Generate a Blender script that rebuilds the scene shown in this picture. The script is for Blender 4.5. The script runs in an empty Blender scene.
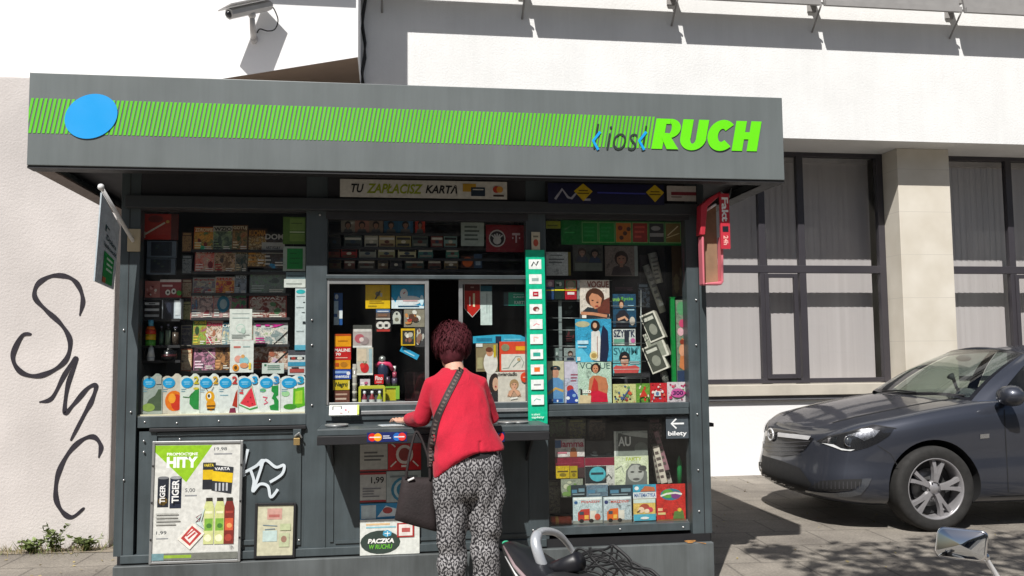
import bpy, bmesh, math, random
from mathutils import Vector, Matrix, Quaternion, noise
from mathutils.bvhtree import BVHTree
R = math.radians
S = bpy.context.scene
COL = S.collection
rnd = random.Random(7)

# ------------------------------------------------------------------ camera, world, sun
CAM_H = 1.44
FPX = 880.0
YAW, PITCH, ROLL = R(8.2), R(4.35), R(0.54)
cam_d = bpy.data.cameras.new('camera')
cam = bpy.data.objects.new('camera', cam_d); COL.objects.link(cam)
cam_d.sensor_width = 36.0
cam_d.lens = 36.0 * FPX / 1024.0
cam_d.clip_start = 0.05; cam_d.clip_end = 600
CAM_R = Matrix.Rotation(-YAW, 3, 'Z') @ Matrix.Rotation(math.pi/2 + PITCH, 3, 'X') @ Matrix.Rotation(-ROLL, 3, 'Z')
cam.matrix_world = Matrix.Translation((0, 0, CAM_H)) @ CAM_R.to_4x4()
S.camera = cam
S.render.resolution_x = 1024; S.render.resolution_y = 576

SUN_TO = Vector((-0.50, -1.0, 1.38)).normalized()
W = bpy.data.worlds.new('World'); S.world = W; W.use_nodes = True
nt = W.node_tree
bgn = nt.nodes['Background']; bgn.inputs['Strength'].default_value = 0.05
sky = nt.nodes.new('ShaderNodeTexSky'); sky.sky_type = 'NISHITA'; sky.sun_disc = False
sky.sun_elevation = math.asin(SUN_TO.z); sky.sun_rotation = math.atan2(SUN_TO.x, SUN_TO.y)
sky.dust_density = 1.5
nt.links.new(sky.outputs[0], bgn.inputs[0])
sl = bpy.data.lights.new('sun', 'SUN'); sl.energy = 5.0; sl.angle = R(0.5); sl.color = (1.0, 0.97, 0.925)
so = bpy.data.objects.new('sun', sl); COL.objects.link(so)
so.rotation_mode = 'QUATERNION'; so.rotation_quaternion = SUN_TO.to_track_quat('Z', 'Y')
S.view_settings.view_transform = 'Standard'; S.view_settings.look = 'None'
S.view_settings.gamma = 1; S.view_settings.exposure = 0.25

# ------------------------------------------------------------------ placing on real vertical planes
def ray(px, py):
    return CAM_R @ Vector(((px-512)/FPX, -(py-288)/FPX, -1.0))
def at(px, py, Y):
    d = ray(px, py); t = Y / d.y
    return Vector((d.x*t, Y, CAM_H + d.z*t))
def rect(x0, y0, x1, y1, Y):
    "bottom-centre point and size of an upright rectangle standing on plane Y"
    cx, cy = (x0+x1)/2, (y0+y1)/2
    l = at(x0, cy, Y); r = at(x1, cy, Y); t = at(cx, y0, Y); b = at(cx, y1, Y)
    return (l.x+r.x)/2, b.z, r.x-l.x, t.z-b.z

# ------------------------------------------------------------------ materials
MATS = {}
def nodes(name):
    m = bpy.data.materials.new(name); m.use_nodes = True
    return m, m.node_tree, m.node_tree.nodes['Principled BSDF']
def rgb(h):
    if isinstance(h, str):
        h = h.lstrip('#'); h = ''.join(c*2 for c in h) if len(h) == 3 else h; v = [int(h[i:i+2], 16)/255 for i in (0, 2, 4)]
        return tuple(((c+0.055)/1.055)**2.4 if c > 0.04045 else c/12.92 for c in v)
    return h
def M(name, color, rough=0.6, metal=0.0, var=0.12, scale=8.0, bump=0.0, bscale=60.0, coat=0.0, spec=0.5, rvar=0.1, streak=0.0):
    "procedural surface: base colour broken up by two noises, roughness noise, optional bump"
    if name in MATS: return MATS[name]
    c = rgb(color)
    m, t, b = nodes(name)
    N, L = t.nodes, t.links
    tc = N.new('ShaderNodeTexCoord')
    n1 = N.new('ShaderNodeTexNoise'); n1.inputs['Scale'].default_value = scale; n1.inputs['Detail'].default_value = 6
    L.new(tc.outputs['Object'], n1.inputs['Vector'])
    cr = N.new('ShaderNodeValToRGB')
    cr.color_ramp.elements[0].position = 0.3; cr.color_ramp.elements[1].position = 0.7
    cr.color_ramp.elements[0].color = (*[x*(1-var) for x in c], 1)
    cr.color_ramp.elements[1].color = (*[min(1, x*(1+var*0.6)) for x in c], 1)
    L.new(n1.outputs['Fac'], cr.inputs['Fac']); L.new(cr.outputs[0], b.inputs['Base Color'])
    if streak:      # rain streaks and grime running down
        mp = N.new('ShaderNodeMapping'); mp.inputs['Scale'].default_value = (7, 7, .5); L.new(tc.outputs['Object'], mp.inputs[0])
        ns = N.new('ShaderNodeTexNoise'); ns.inputs['Scale'].default_value = 2.0; ns.inputs['Detail'].default_value = 8; ns.inputs['Roughness'].default_value = .7; L.new(mp.outputs[0], ns.inputs['Vector'])
        r2 = N.new('ShaderNodeValToRGB'); r2.color_ramp.elements[0].position = .38; r2.color_ramp.elements[1].position = .62
        r2.color_ramp.elements[0].color = (1-streak, 1-streak, 1-streak*1.05, 1); r2.color_ramp.elements[1].color = (1, 1, 1, 1)
        mx = N.new('ShaderNodeMix'); mx.data_type = 'RGBA'; mx.blend_type = 'MULTIPLY'; mx.inputs[0].default_value = 1
        L.new(ns.outputs[0], r2.inputs[0]); L.new(cr.outputs[0], mx.inputs[6]); L.new(r2.outputs[0], mx.inputs[7]); L.new(mx.outputs[2], b.inputs['Base Color'])
    mr = N.new('ShaderNodeMapRange'); mr.inputs['To Min'].default_value = max(0, rough-rvar); mr.inputs['To Max'].default_value = min(1, rough+rvar)
    n2 = N.new('ShaderNodeTexNoise'); n2.inputs['Scale'].default_value = scale*2.3
    L.new(tc.outputs['Object'], n2.inputs['Vector']); L.new(n2.outputs['Fac'], mr.inputs['Value']); L.new(mr.outputs[0], b.inputs['Roughness'])
    b.inputs['Metallic'].default_value = metal
    b.inputs['Specular IOR Level'].default_value = spec
    if coat: b.inputs['Coat Weight'].default_value = coat; b.inputs['Coat Roughness'].default_value = 0.04
    if bump:
        n3 = N.new('ShaderNodeTexNoise'); n3.inputs['Scale'].default_value = bscale; n3.inputs['Detail'].default_value = 5
        bp = N.new('ShaderNodeBump'); bp.inputs['Strength'].default_value = 1.0; bp.inputs['Distance'].default_value = bump
        L.new(tc.outputs['Object'], n3.inputs['Vector']); L.new(n3.outputs['Fac'], bp.inputs['Height']); L.new(bp.outputs[0], b.inputs['Normal'])
    MATS[name] = m
    return m
def INK(h, gloss=0.35):
    "printed paper or vinyl of one ink colour"
    k = 'print_' + (h if isinstance(h, str) else '%.2f_%.2f_%.2f' % h).lstrip('#') + ('' if gloss == 0.35 else '_g%d' % int(gloss*100))
    return M(k, h, rough=gloss, var=0.16, scale=40, rvar=0.08)
def PHOTO(cols, sc=16, seed=0):
    "the busy printed picture on a cover: its own inks mixed in irregular patches"
    k = 'picture_' + '_'.join(c.lstrip('#') for c in cols) + '_%g_%d' % (sc, seed)
    if k in MATS: return MATS[k]
    m, t, b = nodes(k[:60]); N, L = t.nodes, t.links
    tc = N.new('ShaderNodeTexCoord'); mp = N.new('ShaderNodeMapping'); mp.inputs['Location'].default_value = (seed*1.37, 0, seed*.71); L.new(tc.outputs['Object'], mp.inputs[0])
    n = N.new('ShaderNodeTexNoise'); n.inputs['Scale'].default_value = sc; n.inputs['Detail'].default_value = 5; n.inputs['Roughness'].default_value = .62; n.inputs['Distortion'].default_value = .8; L.new(mp.outputs[0], n.inputs['Vector'])
    cr = N.new('ShaderNodeValToRGB'); e = cr.color_ramp.elements; q = len(cols)
    e[0].position = .30; e[1].position = .72; e[0].color = (*rgb(cols[0]), 1); e[1].color = (*rgb(cols[-1]), 1)
    for i in range(1, q-1):
        x = e.new(.30+.42*i/(q-1)); x.color = (*rgb(cols[i]), 1)
    L.new(n.outputs[0], cr.inputs[0]); n2 = N.new('ShaderNodeTexNoise'); n2.inputs['Scale'].default_value = sc*5; L.new(mp.outputs[0], n2.inputs['Vector'])
    mx = N.new('ShaderNodeMix'); mx.data_type = 'RGBA'; mx.blend_type = 'OVERLAY'; mx.inputs[0].default_value = .7; L.new(cr.outputs[0], mx.inputs[6]); L.new(n2.outputs[0], mx.inputs[7]); L.new(mx.outputs[2], b.inputs['Base Color'])
    b.inputs['Roughness'].default_value = .35
    MATS[k] = m; return m
def GLASS(name, tint=(0.9, 0.95, 0.93), refl=1.0, ior=1.5, dirt=0.03):
    if name in MATS: return MATS[name]
    m, t, b = nodes(name); N, L = t.nodes, t.links
    N.remove(b)
    out = [n for n in N if n.type == 'OUTPUT_MATERIAL'][0]
    tr = N.new('ShaderNodeBsdfTransparent'); tr.inputs[0].default_value = (*tint, 1)
    gl = N.new('ShaderNodeBsdfGlossy'); gl.inputs['Roughness'].default_value = 0.012
    gl.inputs[0].default_value = (refl, refl, refl, 1)
    lw = N.new('ShaderNodeLayerWeight'); lw.inputs['Blend'].default_value = 0.5
    pw = N.new('ShaderNodeMath'); pw.operation = 'POWER'; pw.inputs[1].default_value = 5; L.new(lw.outputs['Facing'], pw.inputs[0])
    r0 = ((ior-1)/(ior+1))**2*1.25
    fr = N.new('ShaderNodeMath'); fr.operation = 'MULTIPLY_ADD'; fr.inputs[1].default_value = 1-r0; fr.inputs[2].default_value = r0; L.new(pw.outputs[0], fr.inputs[0])
    mx = N.new('ShaderNodeMixShader')
    L.new(fr.outputs[0], mx.inputs[0]); L.new(tr.outputs[0], mx.inputs[1]); L.new(gl.outputs[0], mx.inputs[2])
    df = N.new('ShaderNodeBsdfDiffuse'); df.inputs[0].default_value = (0.5, 0.5, 0.48, 1)
    tc = N.new('ShaderNodeTexCoord'); ns = N.new('ShaderNodeTexNoise'); ns.inputs['Scale'].default_value = 3.5; ns.inputs['Detail'].default_value = 8
    mp = N.new('ShaderNodeMapping'); mp.inputs['Scale'].default_value = (1, 1, 0.35)
    L.new(tc.outputs['Object'], mp.inputs[0]); L.new(mp.outputs[0], ns.inputs['Vector'])
    mr = N.new('ShaderNodeMapRange'); mr.inputs['From Min'].default_value = 0.45; mr.inputs['From Max'].default_value = 0.8; mr.inputs['To Max'].default_value = dirt*2
    mr.inputs['To Min'].default_value = dirt*0.1
    L.new(ns.outputs['Fac'], mr.inputs['Value'])
    m2 = N.new('ShaderNodeMixShader')
    L.new(mr.outputs[0], m2.inputs[0]); L.new(mx.outputs[0], m2.inputs[1]); L.new(df.outputs[0], m2.inputs[2])
    L.new(m2.outputs[0], out.inputs[0])
    MATS[name] = m
    return m

# ------------------------------------------------------------------ mesh builder
def link(o, parent=None):
    COL.objects.link(o)
    if parent is not None: o.parent = parent
    return o
class MB:
    def __init__(s): s.v = []; s.f = []; s.m = []; s.mats = []; s.sm = []
    def mi(s, mat):
        if mat not in s.mats: s.mats.append(mat)
        return s.mats.index(mat)
    def add(s, vs, fs, mat=None, smooth=False, T=None):
        o = len(s.v); i = s.mi(mat) if mat else 0
        for p in vs:
            p = Vector(p)
            s.v.append(T @ p if T is not None else p)
        for f in fs: s.f.append([o+k for k in f]); s.m.append(i); s.sm.append(smooth)
        return s
    def box(s, x0, x1, y0, y1, z0, z1, mat=None, T=None):
        vs = [(x, y, z) for x in (x0, x1) for y in (y0, y1) for z in (z0, z1)]
        fs = [(0, 1, 3, 2), (4, 6, 7, 5), (0, 4, 5, 1), (2, 3, 7, 6), (0, 2, 6, 4), (1, 5, 7, 3)]
        return s.add(vs, fs, mat, False, T)
    def prism(s, pts, y0, y1, mat=None, T=None):
        "outline in XZ extruded from y0 to y1"
        n = len(pts)
        vs = [(p[0], y0, p[1]) for p in pts] + [(p[0], y1, p[1]) for p in pts]
        fs = [tuple(range(n)), tuple(range(2*n-1, n-1, -1))] + [(i, i+n, (i+1) % n+n, (i+1) % n) for i in range(n)]
        return s.add(vs, fs, mat, False, T)
    def tube(s, pts, r, mat=None, n=8, closed=False, T=None):
        pts = [Vector(p) for p in pts]; rs = r if isinstance(r, (list, tuple)) else [r]*len(pts)
        vs = []; up = None
        for i, p in enumerate(pts):
            if closed: d = pts[(i+1) % len(pts)] - pts[i-1]
            else: d = pts[min(i+1, len(pts)-1)] - pts[max(i-1, 0)]
            d.normalize()
            if up is None: up = d.orthogonal().normalized()
            up = (up - d*up.dot(d))
            up = up.normalized() if up.length > 1e-6 else d.orthogonal().normalized()
            sd = d.cross(up)
            for k in range(n):
                a = 2*math.pi*k/n; vs.append(p + (up*math.cos(a) + sd*math.sin(a))*rs[i])
        fs = []; L = len(pts)
        for i in range(L if closed else L-1):
            j = (i+1) % L
            for k in range(n): fs.append((i*n+k, i*n+(k+1) % n, j*n+(k+1) % n, j*n+k))
        if not closed: fs += [tuple(range(n-1, -1, -1)), tuple(range((L-1)*n, L*n))]
        return s.add(vs, fs, mat, True, T)
    def loft(s, rings, mat=None, cap=True, T=None, smooth=True):
        n = len(rings[0]); vs = [p for r in rings for p in r]; fs = []
        for i in range(len(rings)-1):
            for k in range(n): fs.append((i*n+k, i*n+(k+1) % n, (i+1)*n+(k+1) % n, (i+1)*n+k))
        if cap: fs += [tuple(range(n-1, -1, -1)), tuple(range((len(rings)-1)*n, len(rings)*n))]
        return s.add(vs, fs, mat, smooth, T)
    def lathe(s, prof, mat=None, n=32, T=None, smooth=True):
        "profile (radius, z) round Z"
        rings = [[(r*math.cos(2*math.pi*k/n), r*math.sin(2*math.pi*k/n), z) for k in range(n)] for r, z in prof]
        return s.loft(rings, mat, False, T, smooth)
    def sphere(s, c, r, mat=None, n=16, m=10, T=None):
        r = r if isinstance(r, (tuple, list)) else (r, r, r)
        rings = []
        for i in range(m+1):
            a = math.pi*(i/m) ; a = min(max(a, 0.02), math.pi-0.02)
            rings.append([(c[0]+r[0]*math.sin(a)*math.cos(2*math.pi*k/n), c[1]+r[1]*math.sin(a)*math.sin(2*math.pi*k/n), c[2]-r[2]*math.cos(a)) for k in range(n)])
        return s.loft(rings, mat, True, T)
    def grid(s, P, mat=None, smooth=True, T=None):
        a, b = len(P), len(P[0]); vs = [p for r in P for p in r]
        fs = [(i*b+j, (i+1)*b+j, (i+1)*b+j+1, i*b+j+1) for i in range(a-1) for j in range(b-1)]
        return s.add(vs, fs, mat, smooth, T)
    def mesh(s, name, fix=True):
        me = bpy.data.meshes.new(name)
        me.from_pydata([tuple(p) for p in s.v], [], s.f)
        for mt in s.mats: me.materials.append(mt)
        me.polygons.foreach_set('material_index', s.m); me.polygons.foreach_set('use_smooth', s.sm)
        me.update()
        if fix:
            bm = bmesh.new(); bm.from_mesh(me); bmesh.ops.recalc_face_normals(bm, faces=bm.faces); bm.to_mesh(me); bm.free()
        return me
    def build(s, name, parent=None, loc=(0, 0, 0), rot=(0, 0, 0), bevel=0.0, mat=None, fix=True, sharp=35):
        me = s.mesh(name, fix)
        if mat and not s.mats: me.materials.append(mat)
        elif mat: me.materials.clear(); me.materials.append(mat)
        o = bpy.data.objects.new(name, me); link(o, parent)
        o.location = loc; o.rotation_euler = rot
        if bevel:
            b = o.modifiers.new('bevel', 'BEVEL'); b.width = bevel; b.segments = 2; b.limit_method = 'ANGLE'; b.angle_limit = R(40)
        return o
def T_(loc=(0, 0, 0), rz=0, rx=0, ry=0, sc=1):
    return Matrix.Translation(loc) @ Matrix.Rotation(rz, 4, 'Z') @ Matrix.Rotation(ry, 4, 'Y') @ Matrix.Rotation(rx, 4, 'X') @ Matrix.Scale(sc, 4)
def empty(name, label, cat, loc=(0, 0, 0), rz=0, group=None):
    o = bpy.data.objects.new(name, None); link(o); o.location = loc; o.rotation_euler = (0, 0, rz)
    o.empty_display_size = 0.1
    return tag(o, label, cat, group)
def tag(o, label, cat, group=None):
    o['label'] = label; o['category'] = cat
    if group: o['group'] = group
    return o
def struct(o, kind='structure'): o['kind'] = kind; return o
def evaluated(mb_or_me, mods, name='tmp'):
    me = mb_or_me.mesh(name) if isinstance(mb_or_me, MB) else mb_or_me
    o = bpy.data.objects.new(name, me); COL.objects.link(o)
    for typ, kw in mods:
        md = o.modifiers.new(typ, typ)
        for k, v in kw.items(): setattr(md, k, v)
    bpy.context.view_layer.update()
    dg = bpy.context.evaluated_depsgraph_get()
    out = bpy.data.meshes.new_from_object(o.evaluated_get(dg))
    bpy.data.objects.remove(o)
    return out
def from_mesh(name, me, mat, parent=None, smooth=True, loc=(0, 0, 0)):
    me.name = name; me.materials.clear()
    for m_ in (mat if isinstance(mat, list) else [mat]): me.materials.append(m_)
    if smooth: me.polygons.foreach_set('use_smooth', [True]*len(me.polygons))
    o = bpy.data.objects.new(name, me); link(o, parent); o.location = loc
    return o

# ------------------------------------------------------------------ flat printed graphics
TXT = {}
def text2d(txt, bold=0.0, shear=0.0):
    k = (txt, bold, shear)
    if k in TXT: return TXT[k]
    cu = bpy.data.curves.new('t', 'FONT'); cu.body = txt; cu.offset = bold; cu.shear = shear; cu.resolution_u = 3; cu.size = 1
    o = bpy.data.objects.new('t', cu); COL.objects.link(o); bpy.context.view_layer.update()
    me = bpy.data.meshes.new_from_object(o.evaluated_get(bpy.context.evaluated_depsgraph_get()))
    vs = [(v.co.x, v.co.y) for v in me.vertices]; fs = [tuple(p.vertices) for p in me.polygons]
    bpy.data.objects.remove(o); bpy.data.meshes.remove(me); bpy.data.curves.remove(cu)
    if not vs: vs = [(0, 0), (1, 0), (1, 1)]; fs = []
    x0 = min(v[0] for v in vs); x1 = max(v[0] for v in vs); y0 = min(v[1] for v in vs); y1 = max(v[1] for v in vs)
    vs = [((x-x0)/max(1e-6, x1-x0), (y-y0)/max(1e-6, y1-y0)) for x, y in vs]
    TXT[k] = (vs, fs); return TXT[k]
def circ(cx, cy, rx, ry, n=20, a0=0, a1=360, tilt=0):
    out = []
    for k in range(n+1 if a1-a0 < 360 else n):
        a = R(a0 + (a1-a0)*k/n); x, y = rx*math.cos(a), ry*math.sin(a)
        out.append((cx + x*math.cos(tilt)-y*math.sin(tilt), cy + x*math.sin(tilt)+y*math.cos(tilt)))
    return out
def stroke(pts, w):
    "polygons of a pen line in 2D, widths may vary"
    qs = []; ws = w if isinstance(w, (list, tuple)) else [w]*len(pts)
    L, Rr = [], []
    for i, p in enumerate(pts):
        a = pts[max(0, i-1)]; b = pts[min(len(pts)-1, i+1)]
        dx, dy = b[0]-a[0], b[1]-a[1]; l = math.hypot(dx, dy) or 1
        nx, ny = -dy/l*ws[i]/2, dx/l*ws[i]/2
        L.append((p[0]+nx, p[1]+ny)); Rr.append((p[0]-nx, p[1]-ny))
    return [[L[i], L[i+1], Rr[i+1], Rr[i]] for i in range(len(pts)-1)]
def curve2(ctrl, n=8):
    "Catmull-Rom through the points"
    P = [ctrl[0]] + list(ctrl) + [ctrl[-1]]; out = []
    for i in range(1, len(P)-2):
        for k in range(n):
            t = k/n; o = []
            for c in range(len(ctrl[0])):
                a, b, d, e = P[i-1][c], P[i][c], P[i+1][c], P[i+2][c]
                o.append(0.5*((2*b)+(-a+d)*t+(2*a-5*b+4*d-e)*t*t+(-a+3*b-3*d+e)*t**3))
            out.append(tuple(o))
    out.append(tuple(ctrl[-1])); return out
def graphics(mb, w, h, shapes, y=-0.0006, step=0.0004, x0=None, z0=0.0, gloss=0.35):
    "shapes in unit coordinates of a w x h sheet, drawn as thin ink layers on its front (-Y)"
    x0 = -w/2 if x0 is None else x0
    for sh in shapes:
        k = sh[0]; y -= step
        if k == 'f':
            mb.add([(x0+a*w, y, z0+b_*h) for a, b_ in ((sh[1], sh[2]), (sh[3], sh[2]), (sh[3], sh[4]), (sh[1], sh[4]))], [(0, 1, 2, 3)], PHOTO(sh[5], sh[6], sh[7])); continue
        if k == 'r': polys = [[(sh[1], sh[2]), (sh[3], sh[2]), (sh[3], sh[4]), (sh[1], sh[4])]]; c = sh[5]
        elif k == 'e': polys = [circ(sh[1], sh[2], sh[3], sh[4], 18, tilt=(sh[6] if len(sh) > 6 else 0))]; c = sh[5]
        elif k == 'p': polys = [sh[1]]; c = sh[2]
        elif k == 'l': polys = stroke([(a*w, b*h) for a, b in sh[1]], sh[2]*w); polys = [[(a/w, b/h) for a, b in p] for p in polys]; c = sh[3]
        elif k == 't':
            vs, fs = text2d(sh[1], sh[7] if len(sh) > 7 else 0.0, sh[8] if len(sh) > 8 else 0.0); c = sh[6]
            mb.add([(x0+(sh[2]+(sh[4]-sh[2])*a)*w, y, z0+(sh[3]+(sh[5]-sh[3])*b)*h) for a, b in vs], fs, INK(c, gloss)); continue
        for p in polys:
            mb.add([(x0+a*w, y, z0+b*h) for a, b in p], [tuple(range(len(p)))], INK(c, gloss))
def sheet(name, px, Y, bg, shapes, label=None, cat=None, group=None, parent=None, thick=0.003, tilt=0, lean=0, turn=0, gloss=0.35, outline=None, off=(0, 0, 0)):
    "a printed sheet, booklet or card standing upright on plane Y where the photograph shows it"
    X, Z, w, h = rect(*px, Y)
    mb = MB()
    if outline: mb.prism([(-w/2+a*w, b*h) for a, b in outline], 0, thick, INK(bg, gloss))
    else: mb.box(-w/2, w/2, 0, thick, 0, h, INK(bg, gloss))
    graphics(mb, w, h, shapes, gloss=gloss)
    o = mb.build(name, parent, (X+off[0], Y+off[1], Z+off[2]), (R(lean), R(tilt), R(turn)), fix=False)
    if label: tag(o, label, cat or 'magazine', group)
    return o
# picture motifs -----------------------------------------------------------
SK = '#c98d6c'
def face(cx, cy, s, hair='#3a2418', skin=SK, top='#30384c', asp=1.0):
    return [('e', cx, cy+.12*s, .62*s, .72*s*asp, hair), ('p', [(cx-.95*s, cy-1.55*s*asp), (cx-.7*s, cy-.75*s*asp), (cx-.2*s, cy-.55*s*asp), (cx+.2*s, cy-.55*s*asp), (cx+.7*s, cy-.75*s*asp), (cx+.95*s, cy-1.55*s*asp)], top),
            ('r', cx-.15*s, cy-.75*s*asp, cx+.15*s, cy-.3*s*asp, skin), ('e', cx, cy, .42*s, .56*s*asp, skin),
            ('e', cx-.17*s, cy+.08*s*asp, .09*s, .05*s*asp, '#2a1c16'), ('e', cx+.17*s, cy+.08*s*asp, .09*s, .05*s*asp, '#2a1c16'),
            ('e', cx, cy-.26*s*asp, .13*s, .045*s*asp, '#a2413c'), ('p', [(cx-.42*s, cy+.2*s*asp), (cx-.3*s, cy+.62*s*asp), (cx+.3*s, cy+.62*s*asp), (cx+.42*s, cy+.25*s*asp), (cx, cy+.42*s*asp)], hair)]
def lines(x0, y0, x1, y1, n, c):
    o = []
    for i in range(n):
        yy = y0 + (y1-y0)*(i+.25)/n; e = x1 - (x1-x0)*rnd.random()*.4
        o.append(('r', x0, yy, e, yy+(y1-y0)/n*.45, c))
    return o
def blobs(n, cols, x0=.05, y0=.05, x1=.95, y1=.75, r=(.05, .16)):
    o = []
    for i in range(n):
        a = rnd.uniform(*r); b = a*rnd.uniform(.6, 1.4)
        cx = rnd.uniform(x0+a, x1-a) if x1-x0 > 2*a else (x0+x1)/2; cy = rnd.uniform(y0+b, y1-b) if y1-y0 > 2*b else (y0+y1)/2
        c = rnd.choice(cols)
        if rnd.random() < .5:
            k = rnd.randint(5, 8); ph = rnd.random()*6
            o.append(('p', [(cx+a*rnd.uniform(.6, 1)*math.cos(ph+6.283*j/k), cy+b*rnd.uniform(.6, 1)*math.sin(ph+6.283*j/k)) for j in range(k)], c))
        else: o.append(('e', cx, cy, a, b, c, rnd.random()*3))
    return o
def cover(title, tc, cols, n=7, ln=True, bold=.03):
    sd = rnd.randint(0, 40); o = [('f', .03, .03, .97, .79, list(cols)+['#%02x%02x%02x' % tuple(rnd.choice([40, 90, 150, 205]) for _ in range(3))], rnd.choice([22, 32, 44]), sd)] + blobs(max(2, n//2), cols)
    if ln: o += lines(.06, .1, .45, .4, 3, tc) + lines(.55, .08, .95, .22, 2, '#e8e4da')
    o.append(('t', title, .06, .8, .94, .95, tc, bold))
    return o
# ================================================================== SETTING
def paving():
    m, t, b = nodes('paving_slabs'); N, L = t.nodes, t.links
    tc = N.new('ShaderNodeTexCoord'); mp = N.new('ShaderNodeMapping'); mp.inputs['Rotation'].default_value = (0, 0, R(3))
    br = N.new('ShaderNodeTexBrick'); br.inputs['Scale'].default_value = 1.0; br.offset = 0.5
    br.inputs['Brick Width'].default_value = 0.5; br.inputs['Row Height'].default_value = 0.5; br.inputs['Mortar Size'].default_value = 0.008
    br.inputs['Color1'].default_value = (.27, .247, .215, 1); br.inputs['Color2'].default_value = (.25, .228, .198, 1); br.inputs['Mortar'].default_value = (.17, .155, .135, 1)
    L.new(tc.outputs['Object'], mp.inputs[0]); L.new(mp.outputs[0], br.inputs['Vector'])
    n1 = N.new('ShaderNodeTexNoise'); n1.inputs['Scale'].default_value = 1.3; n1.inputs['Detail'].default_value = 9; n1.inputs['Roughness'].default_value = .65
    L.new(tc.outputs['Object'], n1.inputs['Vector'])
    cr = N.new('ShaderNodeValToRGB'); cr.color_ramp.elements[0].position = .33; cr.color_ramp.elements[1].position = .66
    cr.color_ramp.elements[0].color = (.52, .5, .49, 1); cr.color_ramp.elements[1].color = (1.1, 1.08, 1.05, 1)
    L.new(n1.outputs['Fac'], cr.inputs['Fac'])
    mx = N.new('ShaderNodeMix'); mx.data_type = 'RGBA'; mx.blend_type = 'MULTIPLY'; mx.inputs[0].default_value = .85
    L.new(br.outputs['Color'], mx.inputs[6]); L.new(cr.outputs[0], mx.inputs[7])
    n2 = N.new('ShaderNodeTexNoise'); n2.inputs['Scale'].default_value = 55; n2.inputs['Detail'].default_value = 6
    L.new(tc.outputs['Object'], n2.inputs['Vector'])
    m2 = N.new('ShaderNodeMix'); m2.data_type = 'RGBA'; m2.blend_type = 'OVERLAY'; m2.inputs[0].default_value = .5
    L.new(mx.outputs[2], m2.inputs[6]); L.new(n2.outputs['Fac'], m2.inputs[7]); L.new(m2.outputs[2], b.inputs['Base Color'])
    b.inputs['Roughness'].default_value = .88
    ad = N.new('ShaderNodeMath'); ad.operation = 'MULTIPLY_ADD'; ad.inputs[1].default_value = -1.2
    L.new(br.outputs['Fac'], ad.inputs[0]); L.new(n2.outputs['Fac'], ad.inputs[2])
    bp = N.new('ShaderNodeBump'); bp.inputs['Distance'].default_value = .006; L.new(ad.outputs[0], bp.inputs['Height']); L.new(bp.outputs[0], b.inputs['Normal'])
    return m
g = MB(); g.add([(-60, -9, 0), (60, -9, 0), (60, 60, 0), (-60, 60, 0)], [(0, 1, 2, 3)], paving()); struct(g.build('pavement', fix=False))
g = MB(); g.add([(-60, -60, -.12), (60, -60, -.12), (60, -9.16, -.12), (-60, -9.16, -.12)], [(0, 1, 2, 3)], M('asphalt', (.05, .05, .052), .9, bump=.004, scale=2)); struct(g.build('road', fix=False))
g = MB(); g.box(-60, 60, -9.15, -8.99, -.13, .012, M('kerb_stone', (.3, .29, .27), .85, bump=.002)); struct(g.build('kerb', bevel=.015))

STUC = M('white_stucco', (.79, .79, .78), .9, var=.05, scale=2.5, bump=.003, bscale=45, streak=.03)
STUC2 = M('beige_stucco', (.60, .56, .54), .92, var=.13, scale=1.6, bump=.003, bscale=60, streak=.03)
WHITE = M('white_plaster', (.82, .82, .82), .9, var=.03, scale=1.2, bump=.002, bscale=30)
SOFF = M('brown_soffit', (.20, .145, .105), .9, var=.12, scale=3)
STONE = None
def stone():
    m, t, b = nodes('stone_tiles'); N, L = t.nodes, t.links
    tc = N.new('ShaderNodeTexCoord'); sp = N.new('ShaderNodeSeparateXYZ'); L.new(tc.outputs['Object'], sp.inputs[0])
    md = N.new('ShaderNodeMath'); md.operation = 'PINGPONG'; md.inputs[1].default_value = .26; L.new(sp.outputs['Z'], md.inputs[0])
    lt = N.new('ShaderNodeMath'); lt.operation = 'LESS_THAN'; lt.inputs[1].default_value = .003; L.new(md.outputs[0], lt.inputs[0])
    n1 = N.new('ShaderNodeTexNoise'); n1.inputs['Scale'].default_value = 3; n1.inputs['Detail'].default_value = 8; L.new(tc.outputs['Object'], n1.inputs['Vector'])
    cr = N.new('ShaderNodeValToRGB'); cr.color_ramp.elements[0].position = .3; cr.color_ramp.elements[1].position = .7
    cr.color_ramp.elements[0].color = (.60, .55, .46, 1); cr.color_ramp.elements[1].color = (.70, .655, .57, 1)
    L.new(n1.outputs['Fac'], cr.inputs[0])
    mx = N.new('ShaderNodeMix'); mx.data_type = 'RGBA'; mx.inputs[7].default_value = (.54, .50, .43, 1)
    L.new(lt.outputs[0], mx.inputs[0]); L.new(cr.outputs[0], mx.inputs[6]); L.new(mx.outputs[2], b.inputs['Base Color']); b.inputs['Roughness'].default_value = .6
    return m
STONE = stone()
YS, YP, YW, YB = 9.40, 9.73, 10.05, 10.34       # slab front, pillar front, window frames, blinds
z_slab = at(783, 138, YS).z; z_wtop = at(850, 152, YW).z; z_wbot = at(800, 383, YW).z
z_trans0 = at(820, 273, YW).z; z_trans1 = at(820, 265.5, YW).z
xa = at(681, 300, YW).x; xb = at(888, 300, YW).x
xp0 = at(901, 250, YP).x; xp1 = at(951.5, 250, YP).x
PER = xp1 + .02 - xa
z_sill0 = at(760, 396, 9.9).z
bl = empty('office_building', 'white rendered building with stone pillars and tall dark framed windows behind the kiosk', 'building', (5, YS, 0))
def bpart(mb, name, mat=None, parent=bl, **k):
    o = mb.build(name, None, **k); o.parent = parent; o.matrix_parent_inverse = parent.matrix_world.inverted() if False else Matrix.Translation(-Vector(parent.location)); return o
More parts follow.
